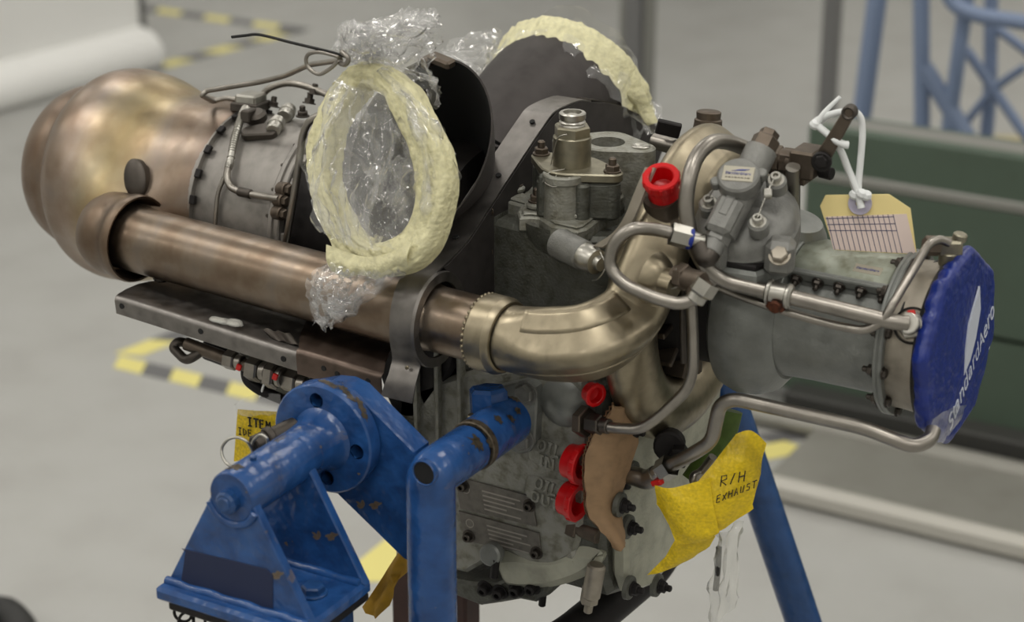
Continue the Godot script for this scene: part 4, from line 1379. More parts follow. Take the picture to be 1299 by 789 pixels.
	cyl(st, ax(b0 - bd * 0.012, bd), 0.013, 0.036, 0.002, 32)
	var bs := obj("side_boss", st, M.valve_grey, E)
	st = S()
	tube(st, PackedVector3Array([b0 - bd * 0.006, b0 + Vector3(-0.022, -0.016, -0.045)]), 0.0115, 18, 0.018)
	obj("boss_neck", st, M.cast_dark, bs)
	st = S()
	lathe(st, ax(b0 + bd * 0.0235, bd), [Vector2(0.011, 0), Vector2(0.012, 0.001), Vector2(0.012, 0.009), Vector2(0.0108, 0.011), Vector2(0.0108, 0.017), Vector2(0.0065, 0.018), Vector2(0.006, 0.023), Vector2(0.0, 0.023)], 28)
	obj("steel_plug", st, M.steel, bs)
	wire(bs, [b0 + bd * 0.046 + Vector3(0, 0.012, 0.003), b0 + bd * 0.054 + Vector3(0.002, 0.004, 0.008), b0 + bd * 0.05 + Vector3(0, -0.008, 0.01), b0 + bd * 0.04 + Vector3(0, -0.014, 0.008)])
	# bare vane strip between boss and scroll
	st = S()
	var vane := []
	for p in bend([Vector3(0.1419, 1.0621, 0.11), Vector3(0.161, 1.0767, 0.11), Vector3(0.171, 1.0923, 0.11), Vector3(0.1756, 1.1149, 0.1), Vector3(0.1789, 1.1318, 0.09)], 0.03, 5):
		vane.append(PackedVector3Array([p, p + Vector3(0.012, 0.003, 0.006)]))
	sheet(st, vane, 0.002)
	obj("edge_strip", st, M.comp_alu, E)
	# port pad behind the pump
	st = S()
	var pc := Vector3(0.0827, 1.108, -0.0294)
	var pe := Vector3(0.1152, 1.108, -0.0312)
	var pl := hull([Vector3(pc.x - 0.005, pc.z - 0.012, 0.022), Vector3(pc.x, pc.z, 0.0255), Vector3(pe.x, pe.z, 0.0135), Vector3(pc.x - 0.038, pc.z + 0.01, 0.012)])
	prism(st, pl, top, 1.045, 1.108, 0.0015, [[Vector2(pc.x, pc.z), 0.0158]])
	var port := obj("port_pad", st, M.cast_grey, E)
	st = S()
	cyl(st, ax(Vector3(pc.x, 1.08, pc.z), Vector3.UP), 0.0156, 0.002, 0.0002, 28)
	obj("port_floor", st, M.hole_shade, port)  # black floor puts the port's inner shade into the colour
	st = S()
	lathe(st, ax(Vector3(pe.x, 1.1078, pe.z), Vector3.UP), [Vector2(0.0085, 0), Vector2(0.0085, 0.001), Vector2(0.0075, 0.0016), Vector2(0.006, 0.0004), Vector2(0.005, 0.0014), Vector2(0.0035, 0.0004), Vector2(0.0, 0.0006)], 26, 0, TAU, 20.0)
	obj("insert", st, M.steel, port)
	# lower casing
	var F := Transform3D(Basis(Vector3(1, 0, 0), Vector3(0, 1, 0), Vector3(0, 0, 1)), Vector3.ZERO)
	st = S()
	prism(st, [Vector2(-0.0574, 0.882), Vector2(0.0233, 0.9229), Vector2(0.0957, 0.9399), Vector2(0.1363, 0.9382), Vector2(0.1416, 0.896), Vector2(0.1392, 0.8497), Vector2(0.1376, 0.7987), Vector2(0.1277, 0.7644), Vector2(0.097, 0.7391), Vector2(0.0556, 0.7489), Vector2(0.013, 0.7142), Vector2(-0.0661, 0.7111)], F, 0.03, 0.11, 0.004)
	var lower := obj("lower_casing", st, M.cast_grey, E)
	st = S()
	var side := [Vector2(0.1, 0.93), Vector2(0.108, 0.8), Vector2(0.1, 0.745), Vector2(0.085, 0.718), Vector2(0.03, 0.7), Vector2(0.01, 0.705), Vector2(-0.05, 0.725), Vector2(-0.105, 0.79), Vector2(-0.12, 0.93)]
	prism(st, side, Transform3D(Basis(Vector3(0, 0, 1), Vector3(0, 1, 0), Vector3(1, 0, 0)), Vector3.ZERO), 0.0, 0.155, 0.006)
	obj("case_body", st, M.cast_dark, lower)
	st = S()
	var cover := [Vector2(0.088, 0.9), Vector2(0.094, 0.8), Vector2(0.09, 0.745), Vector2(0.078, 0.722), Vector2(0.03, 0.708), Vector2(0.01, 0.712), Vector2(-0.045, 0.732), Vector2(-0.095, 0.79), Vector2(-0.11, 0.9)]
	prism(st, cover, Transform3D(Basis(Vector3(0, 0, 1), Vector3(0, 1, 0), Vector3(1, 0, 0)), Vector3.ZERO), 0.155, 0.172, 0.004)
	var cov := obj("end_cover", st, M.cast_pale, E, "pale oil stained end cover")
	for q in [Vector3(0.172, 0.8934, 0.0956), Vector3(0.172, 0.8481, 0.0873), Vector3(0.172, 0.7982, 0.0942), Vector3(0.172, 0.734, 0.0882), Vector3(0.172, 0.7085, 0.0305), Vector3(0.172, 0.8274, 0.1108)]:
		st = S()
		lathe(st, ax(q - Vector3(0.001, 0, 0), Vector3(1, 0, 0)), [Vector2(0.0115, 0), Vector2(0.011, 0.004), Vector2(0.008, 0.005), Vector2(0, 0.005)], 18)
		obj("boss", st, M.cast_dark, cov)
		bolt(cov, q + Vector3(0.004, 0, 0), Vector3(1, 0, 0), 0.0052, M.black_metal, "stud")
	# pale sump and bottom flange
	st = S()
	prism(st, spline2([Vector2(0.0447, 0.7397), Vector2(0.0665, 0.7505), Vector2(0.0996, 0.7561), Vector2(0.1334, 0.7732), Vector2(0.1542, 0.7708), Vector2(0.145, 0.7507), Vector2(0.1162, 0.7298), Vector2(0.0833, 0.7157), Vector2(0.0539, 0.7125)], 4), F, 0.03, 0.112, 0.008)
	obj("sump", st, M.cast_pale, lower, "pale rounded sump")
	st = S()
	prism(st, [Vector2(-0.0142, 0.7003), Vector2(0.0154, 0.7034), Vector2(0.0429, 0.7094), Vector2(0.0666, 0.7292), Vector2(0.0866, 0.7281), Vector2(0.1031, 0.7278), Vector2(0.0999, 0.7138), Vector2(0.085, 0.7013), Vector2(0.0683, 0.6999), Vector2(0.0497, 0.6913), Vector2(0.0256, 0.681), Vector2(-0.0144, 0.685)], F, 0.02, 0.105, 0.003)
	var bf := obj("bottom_flange", st, M.cast_dark, lower)
	for q in [Vector3(0.0328, 0.7036, 0.106), Vector3(0.0489, 0.704, 0.106), Vector3(0.0667, 0.7115, 0.106), Vector3(0.0833, 0.7186, 0.106)]:
		bolt(bf, q, Vector3(0, -0.2, 1), 0.0055, M.black_metal, "cap")
	st = S()
	lathe(st, ax(Vector3(0.065, 0.742, 0.03), Vector3(0, -1, 0)), [Vector2(0.055, -0.02), Vector2(0.054, 0.004), Vector2(0.047, 0.016), Vector2(0.03, 0.022), Vector2(0, 0.024)], 40)
	obj("bottom_bowl", st, M.cast_dark, lower)
	st = S()
	cyl(st, ax(Vector3(0.0916, 0.7172, 0.1), Vector3(-0.1, -1, 0)), 0.0035, 0.02, 0.0008, 12)
	obj("drain_pin", st, M.black_metal, lower)
	st = S()
	cyl(st, ax(Vector3(0.0467, 0.7475, 0.112), Vector3(0.1, 0.2, 1)), 0.0105, 0.014, 0.002, 28)
	var kn := obj("drain_plug", st, M.comp_grey, lower, "pale grey round drain plug")
	st = S()
	cyl(st, ax(Vector3(0.0534, 0.7475, 0.122), Vector3(-0.05, -1, 0.1)), 0.004, 0.02, 0.001, 12)
	obj("stem", st, M.black_metal, kn)
	# vertical ribs of the casing left of the mount
	for k in 3:
		st = S()
		var xx: float = [-0.035, -0.012, 0.012][k]
		box(st, Transform3D(Basis.IDENTITY, Vector3(xx, 0.88, 0.112)), Vector3(0.004, 0.13, 0.012), 0.0015)
		obj("rib", st, M.cast_grey, lower)
	# mount pad with four bolts
	st = S()
	prism(st, [Vector2(0.0342, 0.9045), Vector2(0.057, 0.9187), Vector2(0.0858, 0.931), Vector2(0.0938, 0.9259), Vector2(0.0954, 0.9127), Vector2(0.0933, 0.8733), Vector2(0.0869, 0.8618), Vector2(0.0764, 0.8578), Vector2(0.0577, 0.8619), Vector2(0.0388, 0.8575)], F, 0.108, 0.122, 0.0015)
	var mp := obj("mount_pad", st, M.comp_grey, E)
	for q in [Vector3(0.0852, 0.9203, 0.122), Vector3(0.0821, 0.874, 0.122), Vector3(0.0515, 0.9068, 0.122), Vector3(0.053, 0.8742, 0.122)]:
		bolt(mp, q, Vector3(0, 0, 1), 0.0085, M.valve_grey, "hex")
	st = S()
	lathe(st, Transform3D(ZAX, Vector3(0.1146, 0.9116, 0.098)), [Vector2(0.031, -0.004), Vector2(0.027, 0.006), Vector2(0.02, 0.016), Vector2(0.008, 0.022), Vector2(0.0, 0.0235)], 28)
	obj("cast_hump", st, M.comp_grey, lower)
	# data plates with their screws and faint engraving
	for q in [[[Vector2(0.0047, 0.8142), Vector2(0.0852, 0.8135), Vector2(0.0902, 0.7846), Vector2(0.0094, 0.7823)], 0], [[Vector2(0.0077, 0.7794), Vector2(0.0927, 0.7789), Vector2(0.0953, 0.7563), Vector2(0.0142, 0.75)], 1]]:
		st = S()
		prism(st, q[0], F, 0.11, 0.1122, 0.0004)
		var dp := obj("data_plate", st, M.plate, lower)
		var A: Vector2 = q[0][0]
		var R: Vector2 = q[0][1] - q[0][0]
		var D: Vector2 = q[0][3] - q[0][0]
		for k in 5:
			st = S()
			var a: Vector2 = A + D * (0.2 + 0.14 * k) + R * 0.34
			var b: Vector2 = a + R * [0.5, 0.42, 0.52, 0.3, 0.48][k]
			prism(st, [a, b, b + D * 0.05, a + D * 0.05], F, 0.1121, 0.1124, 0.0)
			obj("engraved_line", st, M.plate_print, dp)
		st = S()
		ringy(st, Transform3D(ZAX, Vector3((A + R * 0.12 + D * 0.32).x, (A + R * 0.12 + D * 0.32).y, 0.1121)), 0.0035, 0.0045, 0.0004, 0.0001, 20)
		obj("emblem_ring", st, M.plate_print, dp)
		for s in ([Vector3(0.0134, 0.8069, 0.112), Vector3(0.0831, 0.8045, 0.112)] if q[1] == 0 else [Vector3(0.0188, 0.7564, 0.112), Vector3(0.0907, 0.7585, 0.112)]):
			bolt(dp, s, Vector3(0, 0, 1), 0.0042, M.dark_steel, "cap", "screw")
	# oil connections: two bosses with raised lettering
	for k in 2:
		var oc: Vector3 = [Vector3(0.1103, 0.8596, 0.108), Vector3(0.1075, 0.8215, 0.108)][k]
		st = S()
		cyl(st, ax(oc + Vector3(-0.028, 0, -0.012), Vector3(1, -0.02, 0.12)), 0.0185, 0.05, 0.003, 32)
		var ob := obj("oil_boss", st, M.cast_grey, E)
		var nrm := Vector3(-0.1, 0.28, 1)
		text(ob, "OIL", oc + Vector3(-0.006, 0.0085, 0.0085), Vector3(1, -0.08, 0.1), nrm, 0.0155, M.cast_grey, "lettering", 0.002, "Droid Sans", true)
		text(ob, ["IN", "OUT"][k], oc + Vector3(-0.006, -0.0045, 0.0105), Vector3(1, -0.08, 0.1), Vector3(-0.1, 0.0, 1), 0.0155, M.cast_grey, "lettering", 0.002, "Droid Sans", true)
	# fittings under the oil bosses
	st = S()
	hexa(st, ax(Vector3(0.1203, 0.7889, 0.1), Vector3(1, -0.1, 0.1)), 0.0125, 0.01, 0.0015)
	cyl(st, ax(Vector3(0.127, 0.7907, 0.102), Vector3(1, -0.1, 0.1)), 0.0085, 0.024, 0.001)
	obj("oil_fitting", st, M.old_bolt, E)
	st = S()
	cyl(st, ax(Vector3(0.0928, 0.7409, 0.08), Vector3(0.9, 0.45, 0.3)), 0.0195, 0.05, 0.003, 30)
	obj("cast_neck", st, M.cast_grey, lower)
	st = S()
	cyl(st, ax(Vector3(0.1535, 0.765, 0.115), Vector3(-0.12, -1, 0.1)), 0.0085, 0.034, 0.002, 20)
	hexa(st, ax(Vector3(0.1483, 0.7404, 0.115), Vector3(-0.1, -1, 0.1)), 0.0085, 0.016, 0.001)
	cyl(st, ax(Vector3(0.1469, 0.7263, 0.115), Vector3(-0.1, -1, 0.1)), 0.004, 0.012, 0.001)
	obj("pressure_fitting", st, M.comp_alu, E)

func engine_scroll() -> void:
	var st := S()
	var path := spline([Vector3(0.088, 0.991, 0.17), Vector3(0.112, 0.991, 0.171), Vector3(0.1408, 0.9938, 0.17), Vector3(0.1715, 1.0015, 0.164), Vector3(0.183, 1.0108, 0.1256), Vector3(0.189, 1.0438, 0.0982), Vector3(0.19, 1.0829, 0.065), Vector3(0.19, 1.1078, 0.0266), Vector3(0.19, 1.1137, -0.0144), Vector3(0.19, 1.103, -0.048), Vector3(0.19, 1.066, -0.09), Vector3(0.185, 1.02, -0.115)], 7)
	var fr := frames(path, Vector3(0, -0.8, 0.6))
	var rows := []
	smooth(st)
	for i in path.size():
		var f := float(i) / (path.size() - 1)
		var k := smoothstep(0.0, 0.2, f)
		var w := lerpf(0.056, 0.055, k) * lerpf(1.0, 0.78, smoothstep(0.45, 0.85, f))
		var h := lerpf(0.056, 0.055, k) * lerpf(1.0, 0.95, smoothstep(0.3, 0.6, f))
		rows.append(rr_loop(fr[i], w, h, lerpf(0.0279, 0.0115, k), 7))
	skin(st, rows)
	flat(st)
	fan(st, rows[-1])
	var sc := obj("scroll_elbow", st, M.gold_steel, E)
	# pressed pad on the elbow
	st = S()
	var e0 := []
	for i in range(9, 27):
		var t: Transform3D = fr[i]
		var row := PackedVector3Array()
		for q in [[-0.02, 0.0], [-0.019, 0.0014], [-0.016, 0.0019], [-0.01, 0.0019], [-0.004, 0.0019], [-0.001, 0.0014], [0.0, 0.0]]:
			row.append(t * Vector3(0.0272 + q[1], 0, q[0]))
		e0.append(row)
	smooth(st)
	skin(st, e0, false)
	fan(st, e0[0])
	fan(st, e0[-1])
	obj("pressed_pad", st, M.gold_steel, sc)
	# seam round the outer side
	st = S()
	var seam := []
	for i in range(8, path.size() - 6):
		seam.append(fr[i] * Vector3(0.002, 0, 0.0272))
	tube(st, PackedVector3Array(seam), 0.0012, 6)
	obj("seam", st, M.gold_steel, sc)
	# lower half of the scroll: big ring
	st = S()
	var ring := []
	for j in 17:
		var a := TAU * j / 16
		ring.append(Vector2(0.104 + 0.029 * cos(a), 0.022 * sin(a)))
	lathe(st, Transform3D(XAX, Vector3(0.176, 0.99, 0)), ring, 72, 0, TAU, 60.0)
	obj("scroll_ring", st, M.gold_steel, E)
	xring("diffuser_plate", 0.16, [Vector2(0.0, 0.0), Vector2(0.095, 0.0), Vector2(0.095, 0.008), Vector2(0.07, 0.018), Vector2(0.062, 0.04), Vector2(0.062, 0.071), Vector2(0.0, 0.071)], M.black_metal)
	for k in 14:
		var a := TAU * k / 14
		st = S()
		box(st, Transform3D(Basis(Vector3(1, 0, 0), a), on_axis(0.186, a, 0.066)), Vector3(0.02, 0.03, 0.006), 0.001)
		obj("diffuser_rib", st, M.old_bolt, E)
	# boss with weld for the top cap
	var bp := Vector3(0.192, 1.0927, 0.0803)
	var bn := Vector3(0.1, 0.86, 0.5)
	st = S()
	lathe(st, ax(bp - bn * 0.008, bn), [Vector2(0.026, 0.0), Vector2(0.0235, 0.008), Vector2(0.0175, 0.011), Vector2(0.0155, 0.014), Vector2(0.015, 0.028), Vector2(0.0, 0.028)], 36)
	var bo := obj("bleed_boss", st, M.old_bolt, E)
	st = S()
	for k in 34:
		var a := TAU * k / 34
		var fr2 := ax(bp - bn * 0.001, bn)
		lathe(st, ax(fr2 * Vector3(0.0245 * cos(a), 0, 0.0245 * sin(a)), bn), [Vector2(0.0022, -0.001), Vector2(0.0018, 0.0006), Vector2(0, 0.0013)], 8)
	obj("weld_bead", st, M.gold_steel, bo)
	st = S()
	lathe(st, ax(bp - bn * 0.007, bn), [Vector2(0.0275, 0.0), Vector2(0.025, 0.0062), Vector2(0.016, 0.009)], 36)
	obj("boss_pad", st, M.gold_steel, bo)
	# lower side boss for the small pipe
	var lp := Vector3(0.228, 1.0617, 0.142)
	st = S()
	lathe(st, ax(lp - Vector3(0.014, 0.004, 0.0), Vector3(1, -0.1, 0.15)), [Vector2(0.022, 0), Vector2(0.018, 0.008), Vector2(0.0125, 0.012), Vector2(0.0115, 0.022), Vector2(0.0, 0.022)], 28)
	obj("side_boss", st, M.gold_steel, sc)
	# plug at the very top
	st = S()
	var tp := Vector3(0.165, 1.1174, -0.0632)
	lathe(st, ax(tp, Vector3(0.0, 1, -0.1)), [Vector2(0.0175, -0.02), Vector2(0.0145, 0.001), Vector2(0.0132, 0.0065), Vector2(0.0125, 0.0115), Vector2(0.0125, 0.0145), Vector2(0.0108, 0.0155), Vector2(0.0112, 0.0215), Vector2(0.0095, 0.0225), Vector2(0.0, 0.0225)], 28)
	obj("top_plug", st, M.old_bolt, E)
	# bracket and small tube behind the arch
	st = S()
	box(st, ax(Vector3(0.1282, 1.1194, -0.06), Vector3(0.3, 1, 0.1), Vector3(0.5, 0, 1)), Vector3(0.022, 0.014, 0.006), 0.001)
	obj("bracket_tab", st, M.black_metal, E)
	st = S()
	cyl(st, ax(Vector3(0.1079, 1.1027, -0.07), Vector3(1, -0.05, 0.2)), 0.0075, 0.03, 0.002, 18)
	obj("clamp_stub", st, M.tube_steel, E)

func engine_compressor() -> void:
	# bulged front cover then the split compressor case
	xring("front_cover", 0, [Vector2(0.05, 0.2285), Vector2(0.066, 0.229), Vector2(0.0735, 0.234), Vector2(0.078, 0.247), Vector2(0.0765, 0.262), Vector2(0.071, 0.275), Vector2(0.062, 0.282), Vector2(0.058, 0.286), Vector2(0.0, 0.286)], M.comp_grey, 64, 0.992)
	var cc := xring("compressor_case", 0, [Vector2(0.0575, 0.283), Vector2(0.0565, 0.29), Vector2(0.0558, 0.31), Vector2(0.0558, 0.378)], M.comp_grey, 64, 0.994)
	# split line flange with bolts, pale strip above it
	var f0 := Vector3(0.2814, 1.0344, 0)
	for s in [1.0, -1.0]:
		var ang: float = 0.62 * s
		var st := S()
		var mid := on_axis(0.335, ang, 0.0598, 0.994)
		box(st, Transform3D(Basis(Vector3(1, 0, 0), ang), mid), Vector3(0.088, 0.012, 0.004), 0.001)
		box(st, Transform3D(Basis(Vector3(1, 0, 0), ang), mid + Vector3(0, 0.0, 0.0045 * s)), Vector3(0.09, 0.011, 0.003), 0.001)
		var fl := obj("split_flange", st, M.comp_grey, cc)
		for k in 5:
			bolt(fl, on_axis(0.298 + 0.019 * k, ang + 0.09 * s, 0.0605, 0.994), Vector3(0, -sin(ang), cos(ang)) * s, 0.0038, M.dark_steel, "stud")
	var st := S()
	var rows := []
	for i in 9:
		var a := lerpf(-0.55, 0.62, i / 8.0)
		var row := PackedVector3Array()
		for x in [0.289, 0.291, 0.375, 0.377]:
			row.append(on_axis(x, a, 0.0655 if x > 0.29 and x < 0.376 else 0.062, 0.994))
		rows.append(row)
	smooth(st)
	skin(st, rows, false)
	var e0 := PackedVector3Array()
	var e1 := PackedVector3Array()
	for x in [0.289, 0.377]:
		e0.append(on_axis(x, 0.62, 0.0655, 0.994))
		e1.append(on_axis(x, 0.62, 0.056, 0.994))
	smooth(st)
	skin(st, [e0, e1], false)
	obj("top_cover", st, M.comp_pale, cc, "pale grey greenish top cover strip")
	var badge := text(cc, "StandardAero", on_axis(0.355, 0.42, 0.0657, 0.994), Vector3(1, 0, 0), Vector3(0, cos(0.42), sin(0.42)), 0.0032, M.blue_mark, "lettering", 0.0003)
	st = S()
	box(st, Transform3D(Basis(Vector3(1, 0, 0), 0.42), on_axis(0.355, 0.42, 0.0652, 0.994)), Vector3(0.024, 0.0008, 0.0095), 0.0002)
	obj("badge", st, M.badge, cc)
	st = S()
	lathe(st, Transform3D(XAX, Vector3(0.284, 0.994, 0)), [Vector2(0.056, 0), Vector2(0.0668, 0.0), Vector2(0.0675, 0.001), Vector2(0.0675, 0.005), Vector2(0.0665, 0.006), Vector2(0.056, 0.006)], 40, -0.9, 0.95)
	obj("cover_rib", st, M.comp_grey, cc)
	# inlet flange and housing
	var fl2 := xring("inlet_flange", 0.379, [Vector2(0.055, 0.0), Vector2(0.0698, 0.0), Vector2(0.0708, 0.0008), Vector2(0.0708, 0.003), Vector2(0.07, 0.0036), Vector2(0.07, 0.0042), Vector2(0.0708, 0.005), Vector2(0.0708, 0.007), Vector2(0.0698, 0.008), Vector2(0.06, 0.008)], M.comp_grey, 64, 0.994)
	for k in 12:
		var a := TAU * (k + 0.35) / 12
		bolt(fl2, on_axis(0.379, a, 0.0655, 0.994), Vector3(-1, 0, 0), 0.0042, M.dark_steel, "stud")
		bolt(fl2, on_axis(0.387, a, 0.0665, 0.994), Vector3(1, 0, 0), 0.004, M.dark_steel, "hex")
	var ih := xring("inlet_housing", 0, [Vector2(0.0635, 0.386), Vector2(0.0635, 0.394), Vector2(0.0642, 0.403), Vector2(0.0655, 0.412), Vector2(0.066, 0.419), Vector2(0.06, 0.4195)], M.comp_alu, 64, 0.994)
	st = S()
	tube(st, bend([on_axis(0.406, -0.35, 0.0652, 0.994), on_axis(0.4, -0.2, 0.0645, 0.994), on_axis(0.396, 0.4, 0.064, 0.994), on_axis(0.394, 0.9, 0.064, 0.994), on_axis(0.395, 1.0, 0.0642, 0.994)], 0.02), 0.0011, 6)
	obj("seal_line", st, M.black, ih)
	# strut boss on the side, with sealed edge and the nut of the air pipe
	var bp := on_axis(0.4065, 1.08, 0.064, 0.994)
	var bn := Vector3(0.05, cos(1.08), sin(1.08))
	st = S()
	cyl(st, ax(bp - bn * 0.003, bn), 0.0142, 0.0058, 0.0015, 32)
	var sb := obj("strut_boss", st, M.comp_alu, ih)
	st = S()
	lathe(st, ax(bp - bn * 0.0, bn), [Vector2(0.014, 0.0022), Vector2(0.0154, 0.0030), Vector2(0.0154, 0.0005), Vector2(0.014, 0.0)], 32)
	obj("seal_ring", st, M.black, sb)
	st = S()
	hexa(st, ax(bp + bn * 0.003, bn), 0.0118, 0.0068, 0.0012)
	cyl(st, ax(bp + bn * 0.009, bn), 0.0088, 0.008, 0.001)
	obj("nut", st, M.steel, sb)
	st = S()
	box(st, ax(bp + bn * 0.008 + Vector3(0, 0.0098, 0), bn), Vector3(0.006, 0.004, 0.005), 0.0005)
	obj("torque_mark", st, M.red_mark, sb)
	# small sensor stub with its pipe at the top of the housing
	var tp := Vector3(0.4143, 1.0761, 0)
	st = S()
	cyl(st, ax(tp - Vector3(0, 0.016, 0), Vector3(0, 1, 0.05)), 0.0085, 0.012, 0.001, 20)
	box(st, ax(tp, Vector3(0, 1, 0.05), Vector3(0.4, 0, 1)), Vector3(0.02, 0.014, 0.014), 0.002)
	cyl(st, ax(tp + Vector3(0.006, 0.005, -0.003), Vector3(0.2, 1, 0.0)), 0.006, 0.007, 0.001)
	var ts := obj("top_fitting", st, M.gold_cast, E)
	st = S()
	hexa(st, ax(tp + Vector3(-0.008, 0.001, 0.006), Vector3(-0.7, 0.1, 0.6)), 0.0085, 0.012, 0.001)
	obj("nut", st, M.old_bolt, ts)

func engine_valve() -> void:
	# bleed valve standing on the front cover
	var top := Transform3D(Basis(Vector3(1, 0, 0), Vector3(0, 0, 1), Vector3(0, 1, 0)), Vector3.ZERO)
	var st := S()
	prism(st, [Vector2(0.2197, 0.0737), Vector2(0.2488, 0.1054), Vector2(0.2879, 0.102), Vector2(0.3003, 0.0626), Vector2(0.291, 0.0371), Vector2(0.258, -0.0087), Vector2(0.2075, 0.0109)], top, 1.048, 1.062, 0.003)
	var vb := obj("valve_base", st, M.comp_grey, E)
	st = S()
	prism(st, inset([Vector2(0.2197, 0.0737), Vector2(0.2488, 0.1054), Vector2(0.2879, 0.102), Vector2(0.3003, 0.0626), Vector2(0.291, 0.0371), Vector2(0.258, -0.0087), Vector2(0.2075, 0.0109)], 0.003), top, 1.062, 1.067, 0.0012)
	obj("gasket", st, M.black_metal, vb)
	# the domed body on a tilted axis
	var n := Vector3(0.12, 0.82, 0.56).normalized()
	var c := Vector3(0.2607, 1.0893, 0.062)
	st = S()
	lathe(st, ax(c - n * 0.02, n), [Vector2(0.04, -0.004), Vector2(0.043, 0.004), Vector2(0.0435, 0.011), Vector2(0.0425, 0.013), Vector2(0.0425, 0.017), Vector2(0.044, 0.019), Vector2(0.044, 0.0235), Vector2(0.0415, 0.026), Vector2(0.0405, 0.03), Vector2(0.036, 0.035), Vector2(0.03, 0.0375), Vector2(0.02, 0.039), Vector2(0.0, 0.04)], 56)
	var body := obj("valve_body", st, M.valve_grey, E)
	# legs of the flange with big bolts
	for q in [[Vector3(0.3005, 1.0787, 0.085), Vector3(0.3021, 1.0735, 0.085)], [Vector3(0.2479, 1.0759, 0.1), Vector3(0.2488, 1.0713, 0.1)]]:
		st = S()
		box(st, ax(q[0] + Vector3(0, -0.004, 0), Vector3(0.05, 1, 0.1), Vector3(0.3, 0, 1)), Vector3(0.024, 0.03, 0.022), 0.005)
		var lg := obj("foot", st, M.valve_grey, body)
		bolt(lg, q[1] + Vector3(0.002, 0.004, 0.01), Vector3(0.12, 0.75, 0.6), 0.0068, M.comp_alu, "hex")
	# piston arm lying across the dome with the round badge
	var a0 := Vector3(0.2565, 1.0922, 0.108)
	var a1 := Vector3(0.2661, 1.15, 0.052)
	var ad := (a1 - a0).normalized()
	st = S()
	tube(st, PackedVector3Array([a0, a0 + ad * 0.02, a1]), 0.0135, 24)
	var arm := obj("piston_arm", st, M.valve_grey, body)
	st = S()
	box(st, ax(a0 + ad * 0.013 + n * 0.004, ad, n), Vector3(0.022, 0.034, 0.022), 0.004)
	box(st, ax(a0 + ad * 0.024 + n * 0.014, ad, n), Vector3(0.008, 0.032, 0.004), 0.001)
	obj("end_block", st, M.valve_grey, arm)
	st = S()
	var bc := Vector3(0.2623, 1.1363, 0.088)
	cyl(st, ax(bc - n * 0.012, n), 0.0175, 0.0155, 0.0018, 40)
	var bd := obj("badge_boss", st, M.valve_grey, arm)
	var rt := Vector3(0.97, 0.0, -0.24)
	st = S()
	var bx := ax(bc + n * 0.0037, n, rt)
	box(st, Transform3D(Basis((rt - n * rt.dot(n)).normalized(), n, (rt - n * rt.dot(n)).normalized().cross(n)), bc + n * 0.0037), Vector3(0.0255, 0.0009, 0.015), 0.0003)
	obj("badge", st, M.badge, bd)
	text(bd, "StandardAero", bc + n * 0.0044 , rt, n, 0.0034, M.blue_mark, "lettering", 0.0003)
	st = S()
	var rx := (rt - n * rt.dot(n)).normalized()
	var ry := n.cross(rx)
	prism(st, [Vector2(-0.006, 0.0022), Vector2(0.001, 0.0042), Vector2(0.009, 0.0048), Vector2(0.005, 0.0032)], Transform3D(Basis(rx, ry, n), bc), 0.0042, 0.0045, 0.0)
	obj("badge_swoosh", st, M.blue_mark, bd)
	st = S()
	for k in 8:
		box(st, Transform3D(Basis(rx, n, rx.cross(n)), bc + n * 0.0043 - ry * 0.0042 + rx * (k - 3.5) * 0.0026), Vector3([0.0015, 0.002, 0.0012, 0.0021][k % 4], 0.0004, 0.0008), 0.0001)
	obj("small_print", st, M.ink, bd)
	for q in [[Vector2(-0.021, -0.006), 0.003], [Vector2(0.021, 0.006), 0.003]]:
		st = S()
		cyl(st, ax(bc + rx * q[0].x * 0.85 + ry * q[0].y - n * 0.008, n), 0.0045, 0.009, 0.001, 16)
		obj("ear", st, M.valve_grey, bd)
	st = S()
	hexa(st, ax(a1, ad), 0.0115, 0.012, 0.0015)
	hexa(st, ax(a1 + ad * 0.012, ad), 0.0085, 0.006, 0.001)
	obj("end_plug", st, M.old_bolt, arm)
	# dome screws joined by lock wire
	var sp := [Vector3(0.2369, 1.1139, 0.09), Vector3(0.2855, 1.1089, 0.1), Vector3(0.289, 1.1377, 0.075), Vector3(0.2429, 1.1089, 0.04)]
	for q in sp.slice(0, 3):
		bolt(body, q - n * 0.006, n, 0.0046, M.steel, "cap", "screw")
		st = S()
		cyl(st, ax(q - n * 0.02, n), 0.0085, 0.015, 0.002, 18)
		obj("screw_boss", st, M.valve_grey, body)
	st = S()
	box(st, ax(sp[1].lerp(sp[2], 0.55) + n * 0.001, n, Vector3(0.4, 0, 1)), Vector3(0.007, 0.006, 0.009), 0.0012)
	obj("wire_seal", st, M.steel, body)
	wire(body, [sp[1], sp[1].lerp(sp[2], 0.55) + n * 0.003, sp[2]])
	wire(body, [sp[0], sp[0].lerp(Vector3(0.2525, 1.1386, 0.085), 0.5) + n * 0.004, Vector3(0.2525, 1.1386, 0.085)])
	# elbow fitting at the lower end with torque stripe
	st = S()
	hexa(st, ax(a0 + ad * 0.004, -ad), 0.0108, 0.012, 0.001)
	cyl(st, ax(a0 - ad * 0.006, -ad), 0.009, 0.012, 0.001)
	obj("arm_nut", st, M.valve_grey, arm)
	st = S()
	box(st, ax(a0 + ad * 0.003 + n * 0.0092, ad, n), Vector3(0.009, 0.0045, 0.0014), 0.0003)
	obj("torque_mark", st, M.red_mark, arm)
	st = S()
	var el := bend([a0 - ad * 0.012, a0 - ad * 0.026, Vector3(0.2419, 1.0892, 0.12)], 0.012, 6)
	tube(st, el, 0.0085, 20)
	obj("elbow_fitting", st, M.dark_steel, E)
	# control lever of the anti-icing valve
	st = S()
	cyl(st, ax(Vector3(0.2503, 1.1296, 0.01), Vector3(1, 0.02, 0)), 0.0105, 0.032, 0.001, 22)
